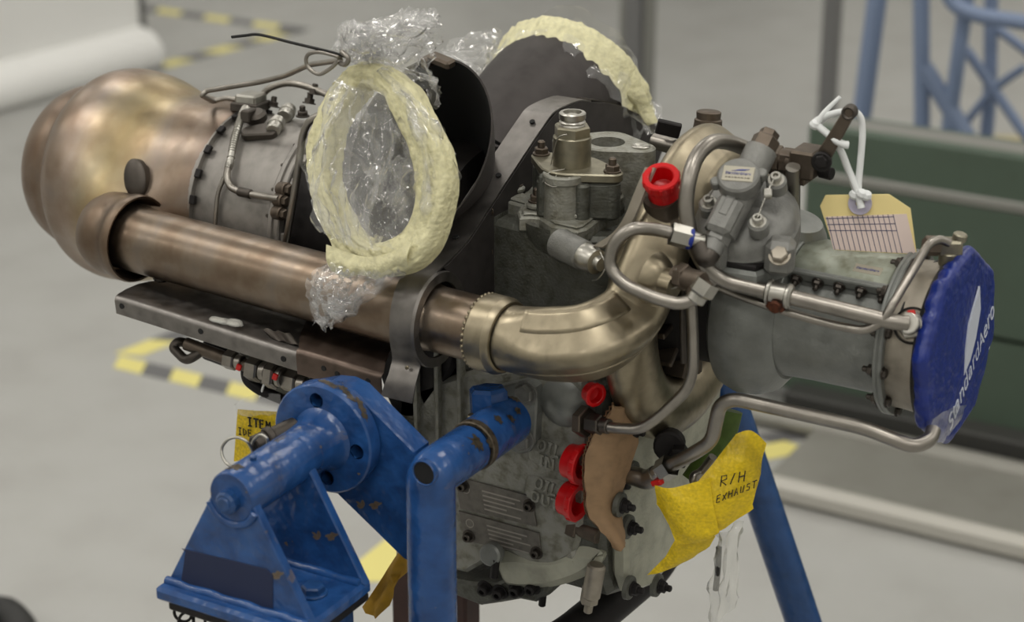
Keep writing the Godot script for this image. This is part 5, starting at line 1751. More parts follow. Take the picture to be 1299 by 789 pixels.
	hexa(st, ax(Vector3(0.2575, 1.1293, 0.01), Vector3(1, 0.02, 0)), 0.0128, 0.01, 0.001)
	hexa(st, ax(Vector3(0.2689, 1.129, 0.01), Vector3(1, 0.02, 0)), 0.0122, 0.011, 0.001)
	cyl(st, ax(Vector3(0.2732, 1.129, 0.01), Vector3(1, 0.02, 0)), 0.0115, 0.02, 0.001, 22)
	obj("valve_stem", st, M.old_bolt, E)
	st = S()
	box(st, ax(Vector3(0.29, 1.1323, 0.01), Vector3(0, 1, 0), Vector3(0, 0, 1)), Vector3(0.022, 0.024, 0.03), 0.002)
	box(st, ax(Vector3(0.2891, 1.1225, 0.01), Vector3(0, 1, 0), Vector3(0, 0, 1)), Vector3(0.010, 0.016, 0.026), 0.0015)
	var lv := obj("lever_block", st, M.old_bolt, E)
	st = S()
	cyl(st, ax(Vector3(0.3016, 1.1259, 0.01), Vector3(1, -0.05, 0.1)), 0.0055, 0.012, 0.001, 14)
	cyl(st, ax(Vector3(0.3093, 1.1403, 0.026), Vector3(0.2, 0.0, 1)), 0.0085, 0.005, 0.001, 20)
	hexa(st, ax(Vector3(0.3105, 1.1418, 0.031), Vector3(0.2, 0.0, 1)), 0.0055, 0.004, 0.0008)
	obj("pivot", st, M.black_metal, lv)
	st = S()
	var l0 := Vector3(0.3095, 1.1446, 0.022)
	var l1 := Vector3(0.3289, 1.1836, 0.022)
	var ld := (l1 - l0).normalized()
	var lx := ld.cross(Vector3(0.15, 0.1, 1)).normalized()
	var lever := hull([Vector3(0, 0, 0.0062), Vector3(0, l0.distance_to(l1), 0.0048)])
	prism(st, lever, Transform3D(Basis(lx, ld, lx.cross(ld)), l0), -0.003, 0.003, 0.0008)
	obj("lever", st, M.old_bolt, lv)
	st = S()
	ringy(st, ax(l1 - lx.cross(ld) * 0.0045, lx.cross(ld)), 0.0035, 0.0062, 0.009, 0.001, 20)
	obj("lever_eye", st, M.dark_steel, lv)
	# hump behind the valve
	st = S()
	lathe(st, ax(Vector3(0.2698, 1.0391, -0.015), Vector3(0.25, 1, 0.1)), [Vector2(0.042, -0.03), Vector2(0.036, 0.0), Vector2(0.026, 0.024), Vector2(0.02, 0.034), Vector2(0.0, 0.038)], 36)
	obj("cast_shoulder", st, M.comp_grey, E)
	pipe("stem_pipe", [Vector3(0.2856, 1.1322, 0.03), Vector3(0.2766, 1.0679, 0)], 0.0062, M.tube_steel)
	pipe("back_pipe", [Vector3(0.263, 1.0846, -0.02), Vector3(0.2716, 1.0652, -0.03), Vector3(0.2772, 1.0444, -0.03)], 0.004, M.tube_steel, 0.01)

func engine_pipes() -> void:
	# warm-air pipe: loops over the arch and runs forward to the inlet strut
	var end := on_axis(0.4065, 1.08, 0.079, 0.994)
	pipe("air_pipe", [Vector3(0.2542, 1.1383, 0.03), Vector3(0.2397, 1.1516, 0.05), Vector3(0.2324, 1.159, 0.075), Vector3(0.2279, 1.1515, 0.095), Vector3(0.2285, 1.1364, 0.11), Vector3(0.2295, 1.1141, 0.118), Vector3(0.2353, 1.0894, 0.118), Vector3(0.2455, 1.0635, 0.112), Vector3(0.2604, 1.051, 0.105), Vector3(0.2973, 1.0468, 0.098), end + Vector3(-0.012, 0.001, 0.006), end], 0.0065, M.tube_steel, 0.028, E, 18)
	var st := S()
	cyl(st, ax(Vector3(0.2952, 1.047, 0.098), Vector3(0.3158, 1.0455, 0.096) - Vector3(0.2952, 1.047, 0.098)), 0.0092, 0.022, 0.001, 20)
	ringy(st, ax(Vector3(0.2959, 1.0472, 0.098), Vector3(0.3158, 1.0455, 0.096) - Vector3(0.2952, 1.047, 0.098)), 0.0085, 0.0105, 0.004, 0.001, 20)
	ringy(st, ax(Vector3(0.3119, 1.0456, 0.0965), Vector3(0.3158, 1.0455, 0.096) - Vector3(0.2952, 1.047, 0.098)), 0.0085, 0.0105, 0.004, 0.001, 20)
	var cl := obj("pipe_clamp", st, M.steel, E)
	st = S()
	box(st, ax(Vector3(0.3055, 1.038, 0.1), Vector3(0.1, 1, 0), Vector3(0, 0, 1)), Vector3(0.016, 0.01, 0.01), 0.002)
	cyl(st, ax(Vector3(0.3073, 1.039, 0.106), Vector3(0.1, -0.1, 1)), 0.0055, 0.004, 0.001, 14)
	obj("clamp_block", st, M.rust, cl, "rusty clamp block")
	# thin sensing line below it, climbing to the top fitting
	pipe("sense_line", [Vector3(0.236, 1.0429, 0.09), Vector3(0.2627, 1.0361, 0.09), Vector3(0.299, 1.0313, 0.092), Vector3(0.3191, 1.0283, 0.09), Vector3(0.3515, 1.0234, 0.085), Vector3(0.376, 1.0225, 0.082), Vector3(0.3893, 1.0327, 0.08), Vector3(0.3936, 1.0444, 0.076), Vector3(0.4003, 1.0675, 0.05), Vector3(0.4042, 1.0847, 0.025), Vector3(0.4089, 1.0856, 0.012), Vector3(0.4152, 1.0815, 0.006)], 0.0037, M.tube_steel, 0.018, E, 14)
	# C-shaped control pipe in front of the elbow
	pipe("control_pipe", [Vector3(0.2344, 1.0923, 0.128), Vector3(0.2167, 1.0989, 0.14), Vector3(0.2019, 1.1037, 0.16), Vector3(0.1892, 1.0903, 0.165), Vector3(0.1868, 1.0706, 0.168), Vector3(0.2009, 1.059, 0.17), Vector3(0.2284, 1.0514, 0.168), Vector3(0.2479, 1.0477, 0.162), Vector3(0.2597, 1.0531, 0.155), Vector3(0.2637, 1.0569, 0.152)], 0.0054, M.tube_steel, 0.022, E, 16)
	nut("pipe_nut", Vector3(0.2252, 1.0952, 0.134), Vector3(0.241, 1.0896, 0.124) - Vector3(0.2252, 1.0952, 0.134), 0.0095, 0.028, M.steel)
	st = S()
	ringy(st, ax(Vector3(0.2367, 1.0911, 0.127), Vector3(0.241, 1.0896, 0.124) - Vector3(0.2252, 1.0952, 0.134)), 0.006, 0.0088, 0.004, 0.0008)
	obj("torque_mark", st, M.blue_mark, E)
	st = S()
	cyl(st, ax(Vector3(0.2336, 1.0634, 0.142), Vector3(0.261, 1.0651, 0.15) - Vector3(0.2336, 1.0634, 0.142)), 0.0088, 0.03, 0.001, 18)
	hexa(st, ax(Vector3(0.2383, 1.064, 0.143), Vector3(0.261, 1.0651, 0.15) - Vector3(0.2336, 1.0634, 0.142)), 0.011, 0.008, 0.001)
	cyl(st, ax(Vector3(0.2623, 1.0667, 0.15), Vector3(0.2588, 1.0509, 0.153) - Vector3(0.2663, 1.0715, 0.15)), 0.009, 0.015, 0.001, 18)
	obj("elbow_fitting", st, M.old_bolt, E)
	nut("pipe_nut", Vector3(0.2665, 1.0675, 0.15), Vector3(0.2602, 1.0522, 0.156) - Vector3(0.2678, 1.0677, 0.15), 0.0112, 0.02, M.steel)
	wire(E, [Vector3(0.2385, 1.073, 0.15), Vector3(0.2384, 1.0635, 0.152), Vector3(0.2418, 1.0588, 0.15), Vector3(0.2349, 1.0548, 0.15)])
	# pipe from the gearbox up behind the elbow
	pipe("oil_pipe", [Vector3(0.1494, 0.9067, 0.125), Vector3(0.1725, 0.9089, 0.13), Vector3(0.2002, 0.9138, 0.13), Vector3(0.2159, 0.9276, 0.128), Vector3(0.2382, 0.9554, 0.12), Vector3(0.2414, 0.9732, 0.116), Vector3(0.2368, 1.0041, 0.11), Vector3(0.2308, 1.0433, 0.105)], 0.0048, M.tube_steel, 0.022, E, 16)
	nut("pipe_nut", Vector3(0.1494, 0.9067, 0.125), Vector3(0.1697, 0.9093, 0.129) - Vector3(0.1494, 0.9067, 0.125), 0.0092, 0.022, M.dark_steel)
	st = S()
	hexa(st, ax(Vector3(0.1383, 0.9037, 0.12), Vector3(0.1697, 0.9093, 0.129) - Vector3(0.1494, 0.9067, 0.125)), 0.014, 0.008, 0.001)
	obj("union", st, M.old_bolt, E)
	pipe("drain_line", [Vector3(0.2252, 0.9696, 0.1), Vector3(0.2223, 1.0119, 0.1), Vector3(0.2168, 1.0357, 0.09)], 0.003, M.dark_steel, 0.01)
	# long vent pipe below the compressor
	pipe("vent_pipe", [Vector3(0.2122, 0.8686, 0.1), Vector3(0.2392, 0.8906, 0.105), Vector3(0.2556, 0.9056, 0.105), Vector3(0.2585, 0.9245, 0.105), Vector3(0.2614, 0.9412, 0.105), Vector3(0.2747, 0.9492, 0.105), Vector3(0.3208, 0.9468, 0.1), Vector3(0.388, 0.9466, 0.1), Vector3(0.4131, 0.942, 0.1), Vector3(0.4282, 0.9372, 0.095), Vector3(0.436, 0.9392, 0.08), Vector3(0.4348, 0.9441, 0.07)], 0.0062, M.tube_steel, 0.02, E, 16)
	nut("pipe_nut", Vector3(0.2159, 0.8717, 0.1), Vector3(0.2009, 0.8574, 0.098) - Vector3(0.2159, 0.8717, 0.1), 0.0105, 0.022, M.steel)
	st = S()
	tube(st, bend([Vector3(0.2017, 0.8583, 0.098), Vector3(0.1925, 0.8491, 0.096), Vector3(0.1769, 0.8498, 0.094), Vector3(0.1672, 0.8465, 0.09)], 0.01), 0.0088, 16)
	obj("elbow_fitting", st, M.tube_steel, E)
	st = S()
	box(st, ax(Vector3(0.2065, 0.8553, 0.106), Vector3(0.8, 0.4, 0.2), Vector3(0, 0, 1)), Vector3(0.005, 0.012, 0.006), 0.001)
	obj("torque_mark", st, M.red_mark, E)
	st = S()
	cyl(st, ax(Vector3(0.1701, 0.8433, 0.088), Vector3(-0.8, -0.2, 0.2)), 0.0105, 0.012, 0.001)
	obj("union", st, M.black_metal, E)

func engine_underside() -> void:
	# accessories, hoses and fittings below the shield tray
	pipe("fuel_line", [Vector3(-0.2571, 0.9036, 0.15), Vector3(-0.2672, 0.9109, 0.165), Vector3(-0.2702, 0.9057, 0.17), Vector3(-0.2508, 0.8979, 0.175), Vector3(-0.2397, 0.9055, 0.172), Vector3(-0.2377, 0.9096, 0.16)], 0.0046, M.dark_steel, 0.012)
	pipe("fuel_line", [Vector3(-0.2554, 0.912, 0.168), Vector3(-0.222, 0.9067, 0.165), Vector3(-0.1903, 0.9031, 0.165), Vector3(-0.104, 0.8901, 0.15)], 0.0062, M.old_bolt, 0.02)
	for q in [[Vector3(-0.2086, 0.9063, 0.167), 0.0095, 0.018], [Vector3(-0.1815, 0.9033, 0.167), 0.0125, 0.02], [Vector3(-0.1617, 0.9005, 0.165), 0.0135, 0.016], [Vector3(-0.1477, 0.8961, 0.16), 0.0105, 0.024]]:
		nut("line_nut", q[0], Vector3(1, -0.03, -0.02), q[1], q[2], M.tube_steel)
	for q in [Vector3(-0.1866, 0.9063, 0.178), Vector3(-0.1456, 0.9057, 0.178)]:
		var st := S()
		box(st, ax(q, Vector3(0.2, 0.2, 1)), Vector3(0.006, 0.003, 0.005), 0.0006)
		obj("torque_mark", st, M.red_mark, E)
	pipe("fuel_hose", [Vector3(-0.1926, 0.8968, 0.16), Vector3(-0.1884, 0.8884, 0.165), Vector3(-0.1791, 0.879, 0.16), Vector3(-0.1671, 0.8706, 0.15), Vector3(-0.1536, 0.8483, 0.12)], 0.0052, M.black_metal, 0.016)
	var st := S()
	prism(st, [Vector2(-0.2633, 0.8768), Vector2(-0.1674, 0.8676), Vector2(-0.1593, 0.8361), Vector2(-0.2109, 0.8356), Vector2(-0.2487, 0.8461)], Transform3D.IDENTITY, 0.03, 0.09, 0.004)
	obj("fuel_control", st, M.cast_dark, E)
	st = S()
	cyl(st, ax(Vector3(-0.206, 0.8978, 0.12), Vector3(1, 0.0, 0)), 0.016, 0.06, 0.003, 24)
	cyl(st, ax(Vector3(-0.1579, 0.8641, 0.1), Vector3(1, 0.0, 0)), 0.022, 0.05, 0.003, 24)
	obj("governor", st, M.black_metal, E)
	st = S()
	cyl(st, ax(Vector3(-0.2704, 0.8885, 0.12), Vector3(0.9, -0.1, 0)), 0.012, 0.03, 0.003, 20)
	obj("sensor_can", st, M.black_metal, E)
	# oily accessories between tray and gearbox
	st = S()
	prism(st, hull([Vector3(-0.075, 0.945, 0.02), Vector3(-0.02, 0.93, 0.025), Vector3(-0.05, 0.88, 0.022)]), Transform3D.IDENTITY, 0.02, 0.11, 0.004)
	obj("accessory_case", st, M.black_metal, E)
	st = S()
	cyl(st, ax(Vector3(-0.0648, 0.8444, 0.1), Vector3(0.2, 0.1, 1)), 0.014, 0.03, 0.003, 20)
	cyl(st, ax(Vector3(-0.0678, 0.8637, 0.12), Vector3(0.2, 0.4, 1)), 0.009, 0.02, 0.002, 16)
	hexa(st, ax(Vector3(-0.0389, 0.8464, 0.12), Vector3(0.2, 0.1, 1)), 0.011, 0.02, 0.002)
	obj("oily_fitting", st, M.old_bolt, E)
	# green hose and clutter behind the vent pipe
	pipe("green_hose", [Vector3(0.225, 0.8868, 0), Vector3(0.223, 0.8592, 0.01), Vector3(0.2129, 0.8374, 0.02), Vector3(0.2064, 0.8227, 0.03)], 0.0125, M.green_hose, 0.02)
	pipe("small_line", [Vector3(0.2378, 0.8679, 0.06), Vector3(0.2272, 0.85, 0.06), Vector3(0.2227, 0.8493, 0.07), Vector3(0.2284, 0.8392, 0.07)], 0.0045, M.tube_steel, 0.01)
	st = S()
	cyl(st, ax(Vector3(0.1957, 0.8732, 0.06), Vector3(0.4, 0.1, 1)), 0.014, 0.016, 0.002, 20)
	hexa(st, ax(Vector3(0.2098, 0.8692, 0.07), Vector3(0.4, 0.1, 1)), 0.01, 0.016, 0.002)
	obj("oily_fitting", st, M.black_metal, E)

# ================================================================== caps, wrappings, tag, cover
func cap(at: Vector3, dir: Vector3, r: float, h: float, label: String, group := "") -> void:
	var t := thing("red_cap", label, "cap", at, group)
	var st := S()
	var xf := ax(at, dir)
	lathe(st, xf, [Vector2(r * 0.93, 0), Vector2(r * 0.95, h * 0.55), Vector2(r * 1.08, h * 0.62), Vector2(r * 1.1, h * 0.7), Vector2(r * 1.1, h * 0.95), Vector2(r * 1.05, h), Vector2(r * 0.78, h), Vector2(r * 0.72, h * 0.96), Vector2(r * 0.66, h * 0.35), Vector2(r * 0.5, h * 0.3), Vector2(0, h * 0.3)], 36)
	obj("shell", st, M.red_cap, t)
	st = S()
	for k in 10:
		var a := TAU * k / 10
		var f := xf * Transform3D(Basis(Vector3.UP, a), Vector3.ZERO)
		box(st, f * Transform3D(Basis.IDENTITY, Vector3(r * 1.08, h * 0.82, 0)), Vector3(r * 0.12, h * 0.26, r * 0.2), r * 0.03)
	obj("grip_rib", st, M.red_cap, t)

func crumple(seed_no: int, freq: float) -> FastNoiseLite:
	var f := FastNoiseLite.new()
	f.seed = seed_no
	f.frequency = freq * 0.42
	f.noise_type = FastNoiseLite.TYPE_SIMPLEX
	f.fractal_type = FastNoiseLite.FRACTAL_RIDGED
	f.fractal_octaves = 2
	f.fractal_gain = 0.5
	return f

# crumple a skin of rows along its normals
func rumple(rows: Array, nz: FastNoiseLite, amp: float, closed: bool) -> Array:
	var out := []
	for i in rows.size():
		var r: PackedVector3Array = rows[i]
		var row := PackedVector3Array()
		var n := r.size()
		for j in n:
			var du: Vector3 = rows[mini(i + 1, rows.size() - 1)][j] - rows[maxi(i - 1, 0)][j]
			var dv := (r[(j + 1) % n] - r[(j - 1 + n) % n]) if closed else (r[mini(j + 1, n - 1)] - r[maxi(j - 1, 0)])
			var nn := du.cross(dv).normalized()
			row.append(r[j] + nn * nz.get_noise_3dv(r[j]) * amp)
		out.append(row)
	return out

# long creases that run along the rows' own direction
func pleat(rows: Array, seed_no: int, amp: float, along := 0.35, across := 2.6) -> Array:
	var f := FastNoiseLite.new()
	f.seed = seed_no
	f.frequency = 0.09
	f.noise_type = FastNoiseLite.TYPE_SIMPLEX
	f.fractal_type = FastNoiseLite.FRACTAL_RIDGED
	f.fractal_octaves = 2
	var out := []
	for i in rows.size():
		var r: PackedVector3Array = rows[i]
		var row := PackedVector3Array()
		for j in r.size():
			var du: Vector3 = rows[mini(i + 1, rows.size() - 1)][j] - rows[maxi(i - 1, 0)][j]
			var dv := r[mini(j + 1, r.size() - 1)] - r[maxi(j - 1, 0)]
			row.append(r[j] + du.cross(dv).normalized() * f.get_noise_2d(i * along, j * across + 4.0 * sin(i * 0.07)) * amp)
		out.append(row)
	return out

func film_sheet(called: String, rails: Array, seed_no: int, amp: float, parent: Node3D, nu := 22, nv := 22, freq := 26.0, m: Material = null) -> MeshInstance3D:
	# rails: rows of control points, splined both ways
	var cross := []
	for r in rails:
		var sp := spline(r, maxi(2, nv / (r.size() - 1)))
		cross.append(sp)
	var rows := []
	var cols: int = cross[0].size()
	var lines := []
	for j in cols:
		var c := []
		for r in cross:
			c.append(r[j])
		lines.append(spline(c, maxi(2, nu / (rails.size() - 1))))
	for i in lines[0].size():
		var row := PackedVector3Array()
		for j in cols:
			row.append(lines[j][i])
		rows.append(row)
	rows = pleat(rows, seed_no, amp * 0.5, 0.3, 1.3)
	rows = rumple(rows, crumple(seed_no, freq * 0.75), amp * 0.55, false)
	var st := S()
	smooth(st)
	skin(st, rows, false)
	return obj(called, st, m if m else M.film, parent)

func build_loose() -> void:
	cap(Vector3(0.196, 1.1108, 0.0882), Vector3(0.1, 0.86, 0.5), 0.0142, 0.022, "red plastic cap on the top boss of the straw coloured elbow")
	cap(Vector3(0.126, 0.8621, 0.118), Vector3(1, -0.02, 0.12), 0.0165, 0.016, "red cap on the upper oil boss, beside the raised word IN", "oil port caps")
	cap(Vector3(0.1225, 0.825, 0.118), Vector3(1, -0.02, 0.12), 0.0165, 0.016, "red cap on the lower oil boss, beside the raised word OUT", "oil port caps")
	cap(Vector3(0.1453, 0.9321, 0.118), Vector3(1, 0.0, 0.5), 0.0095, 0.01, "small red cap tucked under the elbow, above the oil pipe nut")
	near_bag()
	far_bag()
	intake_cover()
	string_tag()
	cardboard()
	yellow_labels()

func near_bag() -> void:
	var c := Vector3(-0.0335, 1.1196, 0.178)
	var t := thing("exhaust_bag", "clear crumpled plastic bag with wide yellow tape band before the open near exhaust mouth", "plastic bag", c)
	# oval tape band; its centre line in the picture plane of the mouth
	var pts := [Vector3(-0.0635, 1.1939, 0.15), Vector3(-0.0289, 1.1895, 0.158), Vector3(-0.0076, 1.1683, 0.165), Vector3(0.0127, 1.1417, 0.172), Vector3(0.0205, 1.1116, 0.178), Vector3(0.0173, 1.0816, 0.186), Vector3(0.0052, 1.0615, 0.196), Vector3(-0.0242, 1.0504, 0.2), Vector3(-0.0512, 1.0598, 0.2), Vector3(-0.0726, 1.0832, 0.196), Vector3(-0.0867, 1.1146, 0.188), Vector3(-0.0894, 1.1493, 0.175), Vector3(-0.0791, 1.1776, 0.16)]
	var n := pts.size()
	var axis := Vector3(-0.1, 0.4, 0.9).normalized()
	var nz := crumple(11, 34.0)
	var nz2 := FastNoiseLite.new()
	nz2.seed = 5
	nz2.frequency = 38.0
	var rid := FastNoiseLite.new()
	rid.seed = 15
	rid.frequency = 0.05
	rid.noise_type = FastNoiseLite.TYPE_SIMPLEX
	rid.fractal_type = FastNoiseLite.FRACTAL_RIDGED
	rid.fractal_octaves = 2
	var edge := spline2([Vector2(0.0115, -0.026), Vector2(0.0125, -0.014), Vector2(0.0122, -0.004), Vector2(0.0098, -0.0012), Vector2(0.005, -0.0002), Vector2(0.0, 0.0), Vector2(-0.005, -0.0006), Vector2(-0.0095, -0.002), Vector2(-0.0118, -0.007), Vector2(-0.0122, -0.018), Vector2(-0.012, -0.03)], 3, false)
	var line := []
	for i in n:
		for k in 10:
			line.append(pts[i].cubic_interpolate(pts[(i + 1) % n], pts[(i - 1 + n) % n], pts[(i + 2) % n], k / 10.0))
	var rows := []
	for i in line.size():
		var p: Vector3 = line[i]
		var tang: Vector3 = (line[(i + 1) % line.size()] - line[i - 1]).normalized()
		var outw := tang.cross(axis).normalized()
		if outw.dot(p - c) < 0:
			outw = -outw
		var row := PackedVector3Array()
		var wv := 1.0 + 0.25 * nz2.get_noise_3dv(p) + 0.3 * clampf((p.x - c.x) / 0.05, -0.8, 0.8)
		for e in edge.size():
			var q: Vector2 = edge[e]
			var v: Vector3 = p + outw * q.x * wv + axis * q.y
			row.append(v + (outw * 0.5 + axis) * (0.0017 * nz2.get_noise_2d(i * 0.5, q.x * 700.0) + 0.0016 * rid.get_noise_2d(i * 0.55, e * 4.2 + 3.0 * sin(i * 0.05))))
		rows.append(row)
	rows.append(rows[0])
	var st := S()
	smooth(st)
	skin(st, rows, false)
	obj("tape_band", st, M.masking, t, "pale yellow masking tape band")
	# loose fold of tape under the band
	st = S()
	var fold := []
	for k in 19:
		var f := k / 18.0
		var a := Vector3(-0.0603, 1.0585, 0.208).lerp(Vector3(0.0187, 1.0709, 0.196), f) - Vector3(0, 0.012, -0.002) * sin(f * PI)
		var b := Vector3(-0.0555, 1.0422, 0.21).lerp(Vector3(0.0163, 1.0578, 0.2), f) - Vector3(0, 0.016 + 0.003 * sin(f * 13.0), 0) * (0.45 + 0.55 * sin(f * PI))
		var row := PackedVector3Array()
		for q in 6:
			var v := a.lerp(b, q / 5.0) + Vector3(0, 0, 0.005 * sin(q / 5.0 * PI) + 0.004 * nz.get_noise_3dv(a.lerp(b, q / 5.0)))
			row.append(v)
		fold.append(row)
	sheet(st, fold, 0.0006)
	obj("tape_fold", st, M.masking, t)
	# the film inside the band, sunk back towards the mouth
	rows = []
	var cc := Vector3(-0.0494, 1.1023, 0.15)
	for i in 9:
		var f := i / 8.0
		var row := PackedVector3Array()
		for j in range(0, line.size(), 2):
			row.append((line[j] as Vector3).lerp(cc, f) - axis * 0.03 * sin(f * PI * 0.5))
		rows.append(row)
	var fine := []
	for i in rows.size() - 1:
		for k in 3:
			var row := PackedVector3Array()
			for j in rows[0].size():
				row.append(rows[i][j].lerp(rows[i + 1][j], k / 3.0))
			fine.append(row)
	fine.append(rows[-1])
	st = S()
	smooth(st)
	skin(st, rumple(pleat(fine, 3, 0.005, 0.5, 1.2), crumple(3, 24.0), 0.018, true))
	obj("film", st, M.film, t)
	st = S()
	smooth(st)
	skin(st, rumple(pleat(fine, 9, 0.004, 0.4, 0.9), crumple(9, 15.0), -0.03, true))
	var inner := obj("film", st, M.film, t)
	# gathered neck and the flaring tail above
	film_sheet("film_tail", [[Vector3(-0.0809, 1.2158, 0.16), Vector3(-0.0658, 1.2154, 0.168), Vector3(-0.0586, 1.2105, 0.16), Vector3(-0.0576, 1.2029, 0.15)], [Vector3(-0.0736, 1.2397, 0.16), Vector3(-0.0368, 1.2368, 0.17), Vector3(-0.0236, 1.2272, 0.155), Vector3(-0.0248, 1.1945, 0.13)], [Vector3(-0.0502, 1.2377, 0.15), Vector3(-0.0167, 1.2422, 0.165), Vector3(-0.0033, 1.2367, 0.15), Vector3(-0.0088, 1.2093, 0.12)], [Vector3(-0.0224, 1.249, 0.15), Vector3(0.0065, 1.257, 0.16), Vector3(0.0106, 1.2482, 0.14), Vector3(0.0008, 1.2228, 0.12)]], 21, 0.016, t, 40, 48, 30.0)
	film_sheet("film_tail", [[Vector3(-0.0831, 1.2106, 0.15), Vector3(-0.071, 1.2094, 0.156), Vector3(-0.0656, 1.2032, 0.15)], [Vector3(-0.0844, 1.2316, 0.14), Vector3(-0.0428, 1.2197, 0.15), Vector3(-0.0329, 1.1879, 0.13)], [Vector3(-0.0784, 1.2275, 0.13), Vector3(-0.0333, 1.2282, 0.14), Vector3(-0.0116, 1.1815, 0.12)], [Vector3(-0.0237, 1.2435, 0.13), Vector3(-0.0004, 1.2349, 0.14), Vector3(-0.0064, 1.1615, 0.12)]], 22, 0.018, t, 40, 48, 26.0)
	film_sheet("film_side", [[Vector3(-0.0433, 1.202, 0.15), Vector3(-0.0122, 1.183, 0.15), Vector3(-0.0001, 1.1648, 0.13)], [Vector3(-0.0105, 1.1787, 0.165), Vector3(0.0154, 1.154, 0.16), Vector3(0.0135, 1.1347, 0.14)], [Vector3(0.0146, 1.1441, 0.175), Vector3(0.0274, 1.1277, 0.17), Vector3(0.0241, 1.1148, 0.15)], [Vector3(0.0209, 1.1054, 0.18), Vector3(0.025, 1.0954, 0.172), Vector3(0.0221, 1.0859, 0.16)], [Vector3(0.0156, 1.0712, 0.185), Vector3(0.019, 1.0725, 0.178), Vector3(0.018, 1.0755, 0.17)]], 23, 0.014, t, 44, 36, 30.0)
	film_sheet("film_corner", [[Vector3(-0.0598, 1.0427, 0.205), Vector3(-0.0308, 1.0403, 0.212), Vector3(0.0097, 1.0466, 0.195)], [Vector3(-0.0753, 1.0254, 0.205), Vector3(-0.038, 1.0267, 0.214), Vector3(-0.0072, 1.0308, 0.2)], [Vector3(-0.0811, 1.0054, 0.205), Vector3(-0.0522, 1.0075, 0.212), Vector3(-0.0307, 1.0134, 0.204)], [Vector3(-0.077, 0.9824, 0.204), Vector3(-0.0692, 0.9824, 0.208), Vector3(-0.0662, 0.9849, 0.205)]], 24, 0.018, t, 36, 40, 30.0)
	film_sheet("film_front", [[Vector3(-0.0701, 1.1922, 0.17), Vector3(-0.0448, 1.1893, 0.178), Vector3(-0.0227, 1.1864, 0.17)], [Vector3(-0.0789, 1.1477, 0.19), Vector3(-0.0445, 1.148, 0.198), Vector3(-0.0061, 1.1436, 0.185)], [Vector3(-0.0834, 1.1079, 0.2), Vector3(-0.0487, 1.1013, 0.206), Vector3(-0.0213, 1.0902, 0.2)], [Vector3(-0.067, 1.0704, 0.207), Vector3(-0.0394, 1.0621, 0.21), Vector3(-0.011, 1.06, 0.205)]], 25, 0.014, t, 40, 40, 26.0)
	# black cable tie closing the neck
	st = S()
	var tie := spline([Vector3(-0.0665, 1.2092, 0.165), Vector3(-0.0808, 1.2114, 0.165), Vector3(-0.1214, 1.2145, 0.165), Vector3(-0.1545, 1.2173, 0.165), Vector3(-0.1698, 1.2148, 0.165), Vector3(-0.1853, 1.2115, 0.165)], 5)
	var tr := []
	for p in tie:
		tr.append(PackedVector3Array([p, p + Vector3(0, 0.0022, 0.0012)]))
	sheet(st, tr, 0.0012)
	obj("cable_tie", st, M.black, t, "long black cable tie tail")
	st = S()
	tube(st, spline([Vector3(-0.0625, 1.2173, 0.175), Vector3(-0.0542, 1.2137, 0.178), Vector3(-0.0618, 1.206, 0.172), Vector3(-0.0765, 1.2041, 0.16), Vector3(-0.073, 1.2127, 0.16)], 4), 0.0022, 8)
	tube(st, spline([Vector3(-0.0728, 1.2097, 0.165), Vector3(-0.093, 1.2113, 0.165), Vector3(-0.1054, 1.207, 0.165), Vector3(-0.1058, 1.1973, 0.165), Vector3(-0.0946, 1.1919, 0.165), Vector3(-0.0813, 1.1991, 0.165), Vector3(-0.073, 1.207, 0.165)], 5), 0.0018, 8)
	obj("neck_loop", st, M.tube_steel, t)

